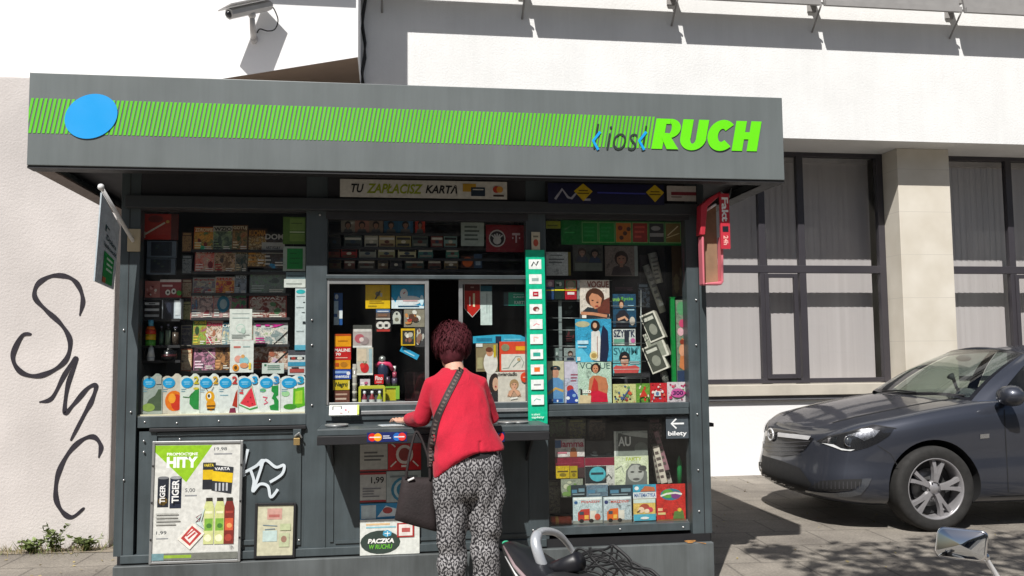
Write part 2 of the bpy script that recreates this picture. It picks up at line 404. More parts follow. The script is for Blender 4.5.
BX0, BX1 = -6.0, 16.0
b = MB(); b.box(BX0, BX1, YS, 12.62, z_slab, 7.2, STUC); bpart(b, 'upper_wall')
b = MB(); b.box(BX0, BX1, 10.0, 10.3, 0, z_sill0-.06, WHITE); bpart(b, 'base_wall')
b = MB(); b.box(xa-PER*1.0, xa+PER*3, 9.92, 10.30, z_sill0, z_wbot-.01, M('sill_stone', (.52, .48, .41), .7, var=.12, scale=5)); b.box(xa-PER, xa+PER*3, 9.95, 10.1, z_sill0-.055, z_sill0-.002, M('sill_shade', (.12, .12, .13), .7)); bpart(b, 'window_sill', bevel=.006)  # second box is a dark strip standing in for the sill's shadow
b = MB(); b.box(BX0, BX1, 12.4, 12.6, 0, z_slab, M('room_back', (.25, .24, .22), .9)); b.box(BX0, BX1, 10.4, 12.4, .02, .05, M('room_floor', (.12, .11, .1), .8)); bpart(b, 'room_wall')
FRM = M('brown_window_frame', (.045, .041, .048), .45, var=.1, scale=3)
def blind_mat():
    m, t, bb = nodes('vertical_blinds'); N, L = t.nodes, t.links
    tc = N.new('ShaderNodeTexCoord'); n = N.new('ShaderNodeTexNoise'); n.inputs['Scale'].default_value = 2; mp = N.new('ShaderNodeMapping'); mp.inputs['Scale'].default_value = (9, 1, .15)
    L.new(tc.outputs['Object'], mp.inputs[0]); L.new(mp.outputs[0], n.inputs['Vector'])
    cr = N.new('ShaderNodeValToRGB'); cr.color_ramp.elements[0].color = (.56, .53, .51, 1); cr.color_ramp.elements[1].color = (.62, .59, .57, 1); cr.color_ramp.elements[0].position = .3; cr.color_ramp.elements[1].position = .7
    L.new(n.outputs['Fac'], cr.inputs[0]); L.new(cr.outputs[0], bb.inputs['Base Color']); bb.inputs['Roughness'].default_value = .9
    return m
BLM = blind_mat(); WGL = GLASS('window_glass', (.88, .88, .89), .9, dirt=.02)
ww = xb - xa
fx = lambda p: at(p, 220, YW).x - xa
fx2 = lambda p: at(p, 330, YW).x - xa
for k in (-1, 0, 1, 2):
    ox = xa + PER*k
    f = MB()
    z0, z1 = z_wbot, z_wtop
    for x in (0, fx(758.5), fx(798), ww-.085): f.box(ox+x, ox+x+.085, YW, YW+.07, z0, z1, FRM)
    f.box(ox+.085, ox+ww-.085, YW+.002, YW+.068, z1-.07, z1, FRM); f.box(ox+.085, ox+ww-.085, YW+.002, YW+.068, z0, z0+.055, FRM)
    f.box(ox+.085, ox+ww-.085, YW-.003, YW+.066, z_trans0, z_trans1, FRM)
    sx0, sx1 = fx2(766), fx2(799)
    for a in ((sx0, sx0+.05, z0+.056, z_trans0-.012), (sx1-.05, sx1, z0+.056, z_trans0-.012)): f.box(ox+a[0], ox+a[1], YW-.016, YW+.03, a[2], a[3], FRM)
    f.box(ox+sx0+.05, ox+sx1-.05, YW-.016, YW+.03, z0+.056, z0+.11, FRM); f.box(ox+sx0+.05, ox+sx1-.05, YW-.016, YW+.03, z_trans0-.06, z_trans0-.012, FRM)
    fr = bpart(f, 'window', bevel=.004)
    p = MB(); p.add([(ox+.03, YW+.035, z0+.02), (ox+ww-.03, YW+.035, z0+.02), (ox+ww-.03, YW+.035, z1-.02), (ox+.03, YW+.035, z1-.02)], [(0, 1, 2, 3)], WGL)
    p.build('pane', fr, fix=False)
    q = MB(); n = int(ww/.085)
    for i in range(n):      # vertical slats, each a little turned
        xc = ox + .06 + (ww-.10)*(i+.5)/n; hw = .050; a = R(3 + rnd.uniform(-1.5, 1.5))
        q.add([(xc-hw*math.cos(a), YB-hw*math.sin(a), z0+.04), (xc+hw*math.cos(a), YB+hw*math.sin(a), z0+.04), (xc+hw*math.cos(a), YB+hw*math.sin(a), z1-.05), (xc-hw*math.cos(a), YB-hw*math.sin(a), z1-.05)], [(0, 1, 2, 3)], BLM)
    q.build('blinds', fr, fix=False)
    s = MB(); s.box(ox+ww, ox+ww+.02, YW+.08, YB+.2, z0-.05, z1+.05, WHITE); s.build('window_reveal', fr); s = MB(); s.box(ox-.02, ox, YW+.08, YB+.2, z0-.05, z1+.05, WHITE); s.build('window_reveal', fr)
    s = MB(); s.box(ox+ww, ox+PER, YP, 10.6, 0.02, z_slab-.002, STONE); bpart(s, 'pillar', bevel=.004)
    s = MB(); s.box(ox-.001, ox+ww+.001, YW-.02, 12, z1+.001, z_slab-.001, STUC); bpart(s, 'window_head')
    rail = MB(); rail.box(ox+.05, ox+ww-.05, YB-.04, YB+.04, z1-.09, z1-.03, M('blind_rail', (.5, .48, .46), .5)); rail.build('blind_rail', fr)
# wall at far left of the building behind kiosk
b = MB(); b.box(BX0, xa-PER, 9.8, 10.4, 0, z_slab-.002, STUC); bpart(b, 'side_wall')

# ledge on brackets along the upper wall
zl = at(930, 10, YS-.28).z
GM = M('grey_painted_metal', (.30, .29, .28), .5, var=.1)
t = empty('planter_ledge', 'long grey metal ledge carried on brackets along the upper wall at the top edge', 'ledge', (at(450, 10, YS).x, YS, zl))
lx0, lx1 = at(405, 10, YS-.3).x, 15.0
def lpart(mb, name, **k):
    o = mb.build(name); o.parent = t; o.matrix_parent_inverse = Matrix.Translation(-Vector(t.location)); return o
bxs = [at(p, 12, YS).x for p in (382, 522, 671, 811, 948)] ; bxs.append(2*bxs[-1]-bxs[-2]); bxs.append(2*bxs[-1]-bxs[-2])
for i, x in enumerate(bxs):
    m = MB(); m.box(x-.035, x+.035, YS-.24, YS-.002, zl+.12, zl+.19, GM)
    m.tube([(x, YS-.25, zl+.02), (x+.0, YS-.005, zl-.22)], .012, GM, 6); m.box(x-.05, x+.05, YS-.03, YS-.001, zl+.02, zl+.26, GM)
    m.tube([(x+.05, YS-.25, zl+.02), (x+.05, YS-.01, zl+.15)], .014, GM, 6)
    lpart(m, 'bracket')
for a, c in zip([bxs[0]-1.6]+bxs[:-1], bxs):
    m = MB(); m.prism([(a+.03, zl), (c-.03, zl), (c-.07, zl+.28), (a-.01, zl+.28)], YS-.27, YS-.24, GM); m.box(a+.03, c-.03, YS-.30, YS-.271, zl-.01, zl+.05, GM); lpart(m, 'ledge_panel')
    m = MB(); m.box(a+.15, a+.15+(c-a)*.68, YS-.22, YS-.08, zl+.47, zl+.53, GM); lpart(m, 'shadow_slat')  # slat added out of view to cast the second shadow line

# upper block at the left
YK = 8.4
kz = [at(0, 92, YK), at(192, 83.5, YK), at(358, 57, YK)]
XR = kz[2].x
wing = empty('white_wing', 'bright white projecting upper block with brown underside above the kiosk', 'building', (-3, YK, 0))
def wpart(mb, name, **k):
    o = mb.build(name, **k); o.parent = wing; o.matrix_parent_inverse = Matrix.Translation(-Vector(wing.location)); return o
m = MB(); m.prism([(-9, kz[1].z), (kz[1].x, kz[1].z), (XR, kz[2].z), (XR, 7.5), (-9, 7.5)], YK, YS+.5, WHITE); wpart(m, 'wall')
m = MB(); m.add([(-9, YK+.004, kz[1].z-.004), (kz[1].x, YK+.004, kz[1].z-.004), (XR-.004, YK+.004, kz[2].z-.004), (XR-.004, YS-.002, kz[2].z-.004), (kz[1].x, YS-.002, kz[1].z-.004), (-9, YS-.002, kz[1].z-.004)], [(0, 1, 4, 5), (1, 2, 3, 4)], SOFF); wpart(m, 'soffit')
m = MB(); 
for i, r in enumerate((0, .05)):
    pts = [(XR+.03+.05*i*0+.02*math.sin(j*1.7+i), YS-.03-.02*i, 7.2-.16*j) for j in range(19)]
    m.tube(pts, .012, M('black_cable', (.02, .02, .02), .6), 5)
wpart(m, 'cable')
shz = at(355, 8, YK).z + .32*1.38
m = MB(); m.box(at(270, 3, YK).x-.2, XR-.18, YK-.32, YK-.002, shz, shz+.10, GM); wpart(m, 'shadow_ledge')  # unseen slab added higher up so its shadow falls on the block

# lower left wall, stepping back beside the kiosk
YL = 7.23
zt = at(14, 76.5, YL).z; xc = at(111, 460, YL).x
lw = MB(); lw.box(-12, xc, YL, 8.38, 0, zt, STUC2); lw.box(xc, 0.6, YL+.42, 8.38, 0, zt-.02, STUC2)
lwo = lw.build('graffiti_wall', bevel=.01); tag(lwo, 'rough beige rendered wall with a sprayed black tag left of the kiosk', 'wall')
gm = M('black_spray', (.022, .018, .026), .85, var=.3, scale=20)
fade = None
def spray(ctrl, name, w):
    mb = MB(); pts = curve2(ctrl, 10); P = [at(p[0], p[1], YL) for p in pts]
    for i, q in enumerate(stroke([(p.x, p.z) for p in P], [w*(.75+.35*math.sin(i*.23)**2)*min(1, .45+.06*i, .45+.05*(len(P)-1-i)) for i in range(len(P))])):
        mb.add([(a, YL-.0025-.00002*i, b) for a, b in q], [(0, 1, 2, 3)], gm)
    for e in (P[0], P[-1]): mb.add([(e.x+w*.19*math.cos(k*.63), YL-.0035, e.z+w*.19*math.sin(k*.63)) for k in range(10)], [tuple(range(10))], gm)
    o = mb.build(name, lwo, fix=False); return o
spray([(80, 315), (83, 300), (78, 285), (68, 277), (52, 276), (38, 284), (35, 297), (46, 310), (61, 324), (70, 340), (67, 358), (54, 370), (36, 376), (20, 371), (13, 356), (22, 336), (31, 334)], 'graffiti_letter', .037)
spray([(40, 402), (52, 398), (64, 376), (74, 360), (76, 362), (68, 385), (65, 412), (74, 404), (88, 388), (96, 386), (92, 400), (84, 415), (71, 440)], 'graffiti_letter', .035)
spray([(99, 457), (101, 446), (94, 437), (82, 440), (68, 454), (58, 475), (56, 497), (62, 511), (72, 517), (84, 508)], 'graffiti_letter', .037)

# ================================================================== KIOSK
YF = 5.27; YC = 4.915
KG = M('kiosk_grey_metal', (.066, .084, .092), .42, var=.22, scale=5, bump=.0008, bscale=12, rvar=.12, streak=.22)
KG2 = M('kiosk_plinth_grey', (.10, .112, .115), .55, var=.30, scale=3, rvar=.12, streak=.25)
FG = M('fascia_grey', (.150, .170, .172), .38, var=.08, scale=2, bump=.0015, bscale=2.5, streak=.10)
BLK = M('black_rubber', (.012, .012, .014), .6)
DRK = M('dark_interior_and_shade', (.03, .03, .035), .8)
ALU = M('aluminium', (.42, .43, .43), .38, metal=.7, var=.1)
WHP = M('white_plastic', (.7, .7, .7), .4)
KGL = GLASS('kiosk_glass', (.93, .95, .94), .8, dirt=.014)
XL = at(118.5, 420, YF).x; XRR = at(707, 400, YF).x; YR = 6.95
ZS = at(27, 165, YC).z            # underside of the canopy
ZT = at(29, 72, YC).z
CX0 = at(28, 120, YC).x; CX1 = at(783.5, 140, YC).x
kiosk = empty('newspaper_kiosk', 'grey metal newspaper kiosk with green lettered fascia and glazed front full of magazines', 'kiosk', ((XL+XRR)/2, YF, 0))
KI = Matrix.Translation(-Vector(kiosk.location))
def kpart(mb, name, parent=kiosk, **k):
    o = mb.build(name, **k); o.parent = parent
    if parent is kiosk: o.matrix_parent_inverse = KI
    return o
def sub(mb, name, par, **k):
    o = mb.build(name, par, **k); return o      # parts of kiosk sit at world origin offset, so do sub-parts
def bar(mb, x0, y0, x1, y1, Y, d, mat):
    X, Z, w, h = rect(x0, y0, x1, y1, Y); mb.box(X-w/2, X+w/2, Y, Y+d, Z, Z+h, mat)
zb = lambda x, y: at(x, y, YF).z
Z_PL = .335                        # top of plinth
# plinth and black gasket
m = MB(); m.box(XL-.005, XRR+.01, YF-.03, YR, 0, Z_PL-.045, KG2); kpart(m, 'plinth', bevel=.006)
m = MB(); m.box(XL+.01, XRR, YF+.0, YR-.02, Z_PL-.045, Z_PL+.004, BLK); kpart(m, 'gasket')
# posts
zh = ZS + .05
for a, c in ((118.5, 138), (305.5, 327), (527, 547), (688, 707)):
    x0, x1 = at(a, 330, YF).x, at(c, 330, YF).x
    m = MB(); m.box(x0, x1, YF, YF+.09, Z_PL+.004, zh, KG)
    if a < 130: m.box(x0+.045, x0+.05, YF-.002, YF, Z_PL, zh, BLK)
    if a > 600: m.box(x1-.05, x1-.045, YF-.002, YF, Z_PL, zh, BLK)
    kpart(m, 'post', bevel=.004)
SCREW = M('screw', (.6, .6, .6), .3, metal=.8)
for px_, py_ in [(131, 412), (145, 422), (177, 423), (219, 421), (270, 420), (312, 405), (312, 345), (312, 320), (124, 330), (696, 300), (696, 345), (697, 414), (698, 470), (699, 511), (533, 530), (620, 529), (683, 527), (144, 441), (144, 452), (180, 439), (320, 215), (340, 190+10), (545, 205), (690, 213), (124, 480), (299, 540)]:
    p = at(px_, py_, YF); m = MB(); m.sphere((p.x, YF-.004, p.z), .0065, SCREW, 8, 5); kpart(m, 'screw')
# header and shutter box, canopy shade put into their near-black colour
hx0, hx1 = at(118.5, 200, YF).x, at(705, 200, YF).x
m = MB(); m.box(XL+.005, XRR-.005, YF+.004, YF+.08, at(400, 213, YF).z, zh, DRK)
m.box(XL+.02, XRR-.03, YF-.055, YF, at(400, 211, YF-.055).z, at(400, 199, YF-.055).z, M('shutter_box_shade', (.03, .034, .038), .5)); kpart(m, 'header', bevel=.004)
# rails
def rail(x0, y0, x1, y1, name='rail', d=.07, yy=YF-.004, mat=KG):
    m = MB(); bar(m, x0, y0, x1, y1, yy, d, mat); return kpart(m, name, bevel=.003)
rail(137.5, 415, 306, 426.5); rail(149, 427, 306, 430.5, 'drip_trim', .05, YF-.02, BLK)
rail(546, 403.5, 689, 409.3); rail(546, 409.6, 689, 415.3, yy=YF-.012)
rail(326, 404, 528, 419)
rail(546, 525, 690, 533)
rail(326, 275, 528, 279, yy=YF-.01)
m = MB(); bar(m, 326, 213, 528, 220, YF-.002, .06, DRK); bar(m, 546, 213, 689, 219, YF-.002, .06, DRK); kpart(m, 'head_rail')
# lower panels
m = MB(); bar(m, 138, 430, 306, 553, YF+.006, .05, KG); bar(m, 158, 440, 294, 441.5, YF+.0045, .03, BLK); kpart(m, 'lower_panel')
m = MB()
for q in ((150, 431, 156, 547), (296, 431, 301, 545), (156, 431, 296, 434.5), (156, 541, 296, 546)): bar(m, *q, YF-.004, .012, KG)
kpart(m, 'door_frame', bevel=.002)
m = MB(); bar(m, 326, 419, 547, 548, YF+.006, .05, KG); kpart(m, 'lower_panel')
m = MB(); bar(m, 120, 547.5, 547, 555.5, YF-.012, .05, KG); kpart(m, 'bottom_rail', bevel=.003)
m = MB()
for q in ((330, 430, 333.5, 542), (335, 537, 530, 540)): bar(m, *q, YF-.002, .012, KG)
kpart(m, 'trim')
# shell, floor, ceiling, inner walls
m = MB(); m.box(XL, XL+.04, YF+.09, YR, Z_PL, ZS+.02, KG); kpart(m, 'side_wall')
m = MB(); m.box(XRR-.04, XRR, YF+.09, YR, Z_PL, ZS+.02, KG); kpart(m, 'side_wall')
m = MB(); m.box(XL+.04, XRR-.04, YR-.04, YR, Z_PL, ZS+.02, KG); m.box(XL+.04, XRR-.04, YR-.05, YR-.041, Z_PL, ZS, DRK); kpart(m, 'rear_wall')
m = MB(); m.box(XL+.04, XRR-.04, YF+.09, YR-.05, Z_PL+.01, Z_PL+.03, DRK); kpart(m, 'floor_board')
# canopy: hollow tray with deep front fascia
m = MB()
m.box(CX0, CX1, YC, YC+.05, ZS, ZT, FG); m.box(CX0, CX0+.05, YC+.05, YR+.3, ZS, ZT, FG); m.box(CX1-.05, CX1, YC+.05, YR+.3, ZS, ZT, FG); m.box(CX0+.05, CX1-.05, YR+.25, YR+.3, ZS, ZT, FG)
canopy = kpart(m, 'canopy', bevel=.004)
m = MB(); m.box(CX0+.05, CX1-.05, YC+.05, YR+.25, ZS+.06, ZS+.12, DRK); m.box(CX0+.06, CX1-.06, YC+.05, YR+.24, ZT-.06, ZT-.02, FG); sub(m, 'ceiling', canopy)
m = MB(); BR = M('brown_underside', (.16, .12, .10), .7)
m.box(CX0+.0, CX1, YC+.008, YC+.10, ZS-.014, ZS-.001, BLK); m.box(CX0+.004, CX0+.10, YC+.101, YR+.2, ZS-.012, ZS-.001, BR); m.box(CX1-.10, CX1-.004, YC+.101, YR+.2, ZS-.012, ZS-.001, BLK); sub(m, 'edge_trim', canopy)
m = MB(); lp = M('lamp_diffuser', (.35, .40, .30), .5)
m.box(CX0+.22, CX0+.42, YC+.14, YC+.24, ZS+.035, ZS+.058, lp); sub(m, 'lamp', canopy)
def on_f(px_, py_): p = at(px_, py_, YC); return p.x, p.z
GRN = M('green_vinyl', rgb('#63c62c'), .4, var=.06, scale=3); BLU = M('blue_vinyl', rgb('#189fe8'), .4, var=.04, scale=3); LIM = M('lime_vinyl', rgb('#6be216'), .4, var=.04, scale=3)
m = MB(); z1, z0 = at(30, 98, YC).z, at(30, 133, YC).z
xs, xe = CX0+.003, at(651, 132, YC).x; n = 150; pitch = (xe-xs)/n; sh_ = .034
for i in range(-9, n):
    a = xs + pitch*i; w_ = pitch*.60; s0 = 0; 
    if i < 0:
        f0 = max(0.0, (xs-a)/sh_); f1 = max(0.0, (xs-a-w_)/sh_)
        if f0 >= 1: continue
        m.add([(xs, YC-.002, z0+(z1-z0)*f0), (max(xs, a+w_), YC-.002, z0 if f1 == 0 else z0+(z1-z0)*f1), (a+w_+sh_, YC-.002, z1), (a+sh_, YC-.002, z1)], [(0, 1, 2, 3)], GRN); continue
    m.add([(a, YC-.002, z0), (a+w_, YC-.002, z0), (a+w_+sh_, YC-.002, z1), (a+sh_, YC-.002, z1)], [(0, 1, 2, 3)], GRN)
sub(m, 'stripe_band', canopy, fix=False)
m = MB(); cxy = on_f(91.5, 116.5)
e = circ(cxy[0], cxy[1], .140, .116, 48, tilt=R(32))
m.prism(e, YC-.006, YC-.003, BLU); sub(m, 'disc', canopy)
# RUCH as heavy slanted letters
lx0_, lz1_ = on_f(652, 118.5); lx1_, lz0_ = on_f(757.5, 151.5); H = lz1_-lz0_; Wd = (lx1_-lx0_)
def arcband(cx, cy, rx, ry, tx, ty, a0, a1, n=16):
    o = [(cx+rx*math.cos(R(a0+(a1-a0)*k/n)), cy+ry*math.sin(R(a0+(a1-a0)*k/n))) for k in range(n+1)]
    i = [(cx+(rx-tx)*math.cos(R(a0+(a1-a0)*k/n)), cy+(ry-ty)*math.sin(R(a0+(a1-a0)*k/n))) for k in range(n+1)]
    return [[o[k], o[k+1], i[k+1], i[k]] for k in range(n)]
letters = {
 'R': [[(0, 0), (.40, 0), (.40, 1), (0, 1)], [(.3, .83), (.54, .83), (.54, 1), (.3, 1)], [(.3, .36), (.54, .36), (.54, .53), (.3, .53)]] + arcband(.54, .68, .42, .32, .34, .15, -90, 90) + [[(.30, .38), (.66, .38), (1.0, 0), (.56, 0)]],
 'U': [[(0, .38), (.39, .38), (.39, 1), (0, 1)], [(.59, .38), (.97, .38), (.97, 1), (.59, 1)]] + arcband(.485, .38, .485, .40, .38, .22, 180, 360),
 'C': arcband(.54, .5, .54, .52, .39, .30, 44, 316, 24),
 'H': [[(0, 0), (.40, 0), (.40, 1), (0, 1)], [(.57, 0), (.96, 0), (.96, 1), (.57, 1)], [(.30, .39), (.64, .39), (.64, .63), (.30, .63)]]}
ofs = 0; adv = Wd/3.88
for ch in 'RUCH':
    m = MB(); dy = 0
    for q in letters[ch]:
        dy += .00015; m.add([(lx0_+ofs+a*adv*.985+(b_)*H*.20-.01, YC-.004-dy, lz0_+b_*H) for a, b_ in q], [tuple(range(len(q)))], LIM)
    sub(m, 'letter', canopy, fix=False); ofs += adv*.985
# small word with blue chevrons over the stripes
DG = '#34403a'
def ftext(txt, x0, y0, x1, y1, col, bold=0, shear=0, Yy=YC-.0045):
    (a, c), (d, e) = on_f(x0, y1), on_f(x1, y0); m = MB()
    graphics(m, d-a, e-c, [('t', txt, 0, 0, 1, 1, col, bold, shear)], y=Yy, x0=a, z0=c); return m
for (x0, y0, x1, y1, tx) in ((593, 124, 599, 149, 'l'), (606, 127, 637, 150, 'ios'), (641, 126, 647, 151, 'l')):
    sub(ftext(tx, x0, y0, x1, y1, DG, -.012, .25), 'letter', canopy, fix=False)
for x in (592, 638):
    m = MB(); a = on_f(x+8, 132); b_ = on_f(x+1, 141); c = on_f(x+6, 150)
    for q in stroke([a, b_, c], .016): m.add([(p[0], YC-.0065, p[1]) for p in q], [(0, 1, 2, 3)], BLU)
    sub(m, 'chevron', canopy, fix=False)
# glazing
def pane(x0, y0, x1, y1, Y=YF+.02, name='window_pane'):
    X, Z, w, h = rect(x0, y0, x1, y1, Y); m = MB(); m.add([(X-w/2, Y, Z), (X+w/2, Y, Z), (X+w/2, Y, Z+h), (X-w/2, Y, Z+h)], [(0, 1, 2, 3)], KGL); return kpart(m, name, fix=False)
pane(136, 211, 307, 417); pane(545, 216, 690, 405); pane(545, 414, 692, 527); pane(325, 212, 529, 277)
m = MB(); bar(m, 137.5, 413.3, 306, 415.8, YF+.03, .02, M('cream_sill', (.75, .68, .5), .6)); kpart(m, 'inner_sill')
# sliding hatch windows
def sash(x0, x1, Y):
    m = MB(); mat = ALU
    for q in ((x0, 276, x0+(4 if x0 > 400 else 2), 405), (x1-(4 if x1 < 450 else 1.5), 276, x1, 405)): bar(m, *q, Y, .025, mat)
    bar(m, x0+2, 276, x1-1.5, 284, Y+.001, .023, mat); bar(m, x0+2, 402, x1-1.5, 409, Y+.001, .023, mat); o = kpart(m, 'sliding_window', bevel=.002)
    X, Z, w, h = rect(x0+3, 283, x1-3, 404, Y+.012); g_ = MB(); g_.add([(X-w/2, Y+.012, Z), (X+w/2, Y+.012, Z), (X+w/2, Y+.012, Z+h), (X-w/2, Y+.012, Z+h)], [(0, 1, 2, 3)], KGL); sub(g_, 'pane', o, fix=False)
sash(327, 429, YF+.0); sash(459, 529, YF+.03)
m = MB(); bar(m, 361, 409.5, 528, 413, YF-.014, .09, ALU); kpart(m, 'track', bevel=.002)
# counter with brackets
ZC = at(420, 427.5, 4.905).z; YCo = 4.905
cx0, cx1 = at(317, 432, YCo).x, at(549.5, 432, YCo).x
m = MB(); m.box(cx0, cx1, YCo, YF-.006, ZC-.035, ZC, KG)
m.box(cx0, cx1, YCo-.004, YCo+.03, ZC-.085, ZC-.036, BLK); m.box(cx0, cx0+.02, YCo+.03, YF-.01, ZC-.08, ZC-.036, BLK); m.box(cx1-.02, cx1, YCo+.03, YF-.01, ZC-.08, ZC-.036, BLK); counter = kpart(m, 'counter', bevel=.004)
for x in (cx0+.06, cx1-.08):
    m = MB(); m.add([(x, YCo+.04, ZC-.037), (x+.012, YCo+.04, ZC-.037), (x, YF, ZC-.037), (x+.012, YF, ZC-.037), (x, YF, ZC-.24), (x+.012, YF, ZC-.24)], [(0, 2, 4), (1, 5, 3), (0, 1, 3, 2), (2, 3, 5, 4), (0, 4, 5, 1)], BLK); sub(m, 'bracket', counter)
m = MB(); m.box(at(480, 415, 5.0).x, at(492, 415, 5.0).x, 5.0, 5.12, ZC+.001, ZC+.012, ALU)
for c_, r_ in ((508, .055), (519, .05)):
    p = at(c_, 419, 5.06); m.lathe([(r_, .002), (r_+.008, .010), (r_+.005, .012), (r_-.004, .004), (0.001, .003)], ALU, 24, T=T_((p.x, 5.06, ZC)))
sub(m, 'coin_tray', counter)
p = at(337, 416, 5.10); m = MB(); m.lathe([(.06, .002), (.068, .012), (.064, .014), (.05, .005), (.001, .004)], ALU, 24, T=T_((p.x, 5.08, ZC))); sub(m, 'coin_dish', counter)
# latch with padlock on the door
p = at(297, 434, YF); m = MB(); m.box(p.x-.02, p.x+.025, YF-.02, YF, p.z-.02, p.z+.03, KG); m.tube([(p.x-.01, YF-.03, p.z-.01), (p.x+.015, YF-.035, p.z+.01), (p.x+.03, YF-.03, p.z-.02)], .006, ALU, 8)
m.box(p.x-.015, p.x+.02, YF-.042, YF-.02, p.z-.06, p.z-.02, M('brass', (.5, .35, .15), .4, metal=.8)); kpart(m, 'latch', bevel=.002)
# scribble on the door panel
m = MB(); WS = M('white_marker', (.62, .68, .72), .6)
for cps in ([(248, 449), (243, 471), (245, 476)], [(243, 473), (256, 466), (263, 461), (253, 492)], [(260, 466), (266, 460), (276, 467), (284, 465), (282, 474), (270, 482)], [(250, 468), (254, 480), (253, 491), (260, 484), (268, 486), (271, 497), (278, 489)]):
    pts = [at(a, c, YF) for a, c in curve2(cps, 6)]
    for q in stroke([(p_.x, p_.z) for p_ in pts], .016): m.add([(a, YF-.0065-.0001*rnd.random(), c) for a, c in q], [(0, 1, 2, 3)], WS)
kpart(m, 'scribble', fix=False)
# rust patch at the plinth corner and dark box behind the right edge
p = at(690, 541.5, YF-.03); m = MB(); m.add([(p.x+.03*math.cos(k)*(1+.4*math.sin(3*k)), YF-.0325, p.z+.012*math.sin(k)*(1+.3*math.cos(2*k))) for k in [i*.45 for i in range(14)]] , [tuple(range(14))], M('rust', (.42, .2, .06), .9, var=.4, scale=40))
m.add([(p.x+.02, YF-.033, p.z), (p.x+.1, YF-.033, p.z-.012), (p.x+.1, YF-.033, p.z-.018)], [(0, 1, 2)], M('rust', (.42, .2, .06)))
kpart(m, 'rust_patch', fix=False)
X, Z, w, h = rect(700, 426, 712, 560, 5.75)
m = MB(); m.box(XRR+.002, X+w/2-.03, 5.7, 6.2, .05, Z+h, BLK); m.box(XRR+.002, X+w/2, 5.68, 6.22, Z+h, Z+h+.025, BLK)
o = m.build('meter_cabinet', bevel=.004); tag(o, 'narrow black cabinet with flat cap against the right side of the kiosk', 'cabinet')
# ================================================================== SIGNS ON THE KIOSK
def sign(name, px, Y, bg, shapes, label, cat='sign', **k):
    return sheet(name, px, Y, bg, shapes, label, cat, **k)
sign('card_payment_sign', (340, 180.5, 507, 198), 5.20, '#b9b7ae', [('t', 'TU', .065, .25, .14, .75, '#1d1d1f', .03, .25), ('t', 'ZAPŁACISZ', .155, .22, .49, .78, '#7f8c1e', .03, .25), ('t', 'KARTĄ', .505, .14, .70, .76, '#1d1d1f', .03, .25),
     ('r', .73, .4, .81, .86, '#a8842c'), ('r', .78, .15, .865, .66, '#23303c'), ('r', .79, .5, .855, .56, '#b8b8b0'), ('e', .935, .55, .022, .2, '#a83828'), ('e', .955, .55, .02, .19, '#c08a3a'), ('r', .915, .14, .98, .24, '#3a2a24')],
     'long white strip sign about paying by card, under the canopy above the hatch', thick=.006)
dia = lambda cx: [('p', [(cx-.155, .5), (cx, .02), (cx+.155, .5), (cx, .98)], '#b59a1c')]
sign('lottery_banner', (548, 184, 664, 204), 5.20, '#1a1b38', [('l', [(.06, .2), (.12, .7), (.17, .3), (.2, .25), (.26, .65), (.3, .2), (.36, .2)], .02, '#9a9aa6'), ('p', [(.22, .62), (.30, 1), (.38, .62), (.30, .12)], '#b59a1c'), ('r', .26, .62, .34, .68, '#5a4a12'), ('r', .25, .48, .35, .54, '#5a4a12'),
     ('l', [(.42, .56), (.84, .54)], .012, '#3a3e90'), ('p', [(.84, .62), (.92, 1), (1.0, .62), (.92, .12)], '#b59a1c'), ('r', .88, .62, .96, .68, '#5a4a12'), ('r', .87, .48, .97, .54, '#5a4a12')],
     'dark blue banner with two yellow diamonds above the right window', thick=.006)
sign('red_stripe_sticker', (667, 186, 696, 201), 5.205, '#a59f99', [('r', .14, .38, 1, .6, '#6d1f2a'), ('r', .14, .22, .5, .3, '#6a5a55')], 'small white sticker with a dark red stripe right of the yellow diamonds', 'sticker')

# HITY poster in its aluminium frame
X, Z, w, h = rect(150, 441, 241, 563, YF-.03)
pf = empty('promotion_poster', 'framed white promotion poster with HITY in white on a green wedge', 'poster', (X, YF-.03, Z)); pf.rotation_euler = (0, R(0.6), 0)
m = MB(); m.box(-w/2, w/2, .004, .02, 0, h, INK('#c9cac6'))
m.build('board', pf, bevel=.001)
m = MB()
for q in ((-w/2, -w/2+.014, 0, h), (w/2-.014, w/2, 0, h), (-w/2+.014, w/2-.014, 0, .014), (-w/2+.014, w/2-.014, h-.014, h)): m.box(q[0], q[1], -.004, .012, q[2], q[3], ALU)
for z_ in (.2, .5, .8):
    for sx in (-1, 1): m.sphere((sx*(w/2-.007), -.006, h*z_), .006, BLK, 8, 5)
m.build('frame', pf, bevel=.002)
G1 = '#8fbf26'
ps = [('r', .03, .03, .97, .97, '#d4d4ce'), ('p', [(.03, .965), (.66, .965), (.38, .66), (.03, .91)], G1), ('t', 'PROMOCYJNE', .16, .875, .50, .905, '#f4f4ee', .03), ('t', 'HITY', .16, .78, .50, .87, '#f8f8f4', .05),
      ('t', '19,98', .68, .915, .82, .945, '#333a44', .0), ('r', .68, .885, .88, .895, '#8a8c90'), ('t', '5,00', .37, .575, .48, .61, '#3b4046'), ('r', .37, .545, .5, .555, '#8a8c90'), ('t', '1,99', .07, .235, .18, .265, '#3b4046'), ('r', .07, .20, .2, .208, '#8a8c90')]
ps += [('r', .07, .46, .19, .70, '#262a33'), ('e', .13, .70, .06, .012, '#77797c'), ('e', .13, .51, .05, .035, '#6a5628'), ('r', .205, .45, .33, .70, '#242a3c'), ('e', .268, .70, .062, .014, '#9a9c9e')]
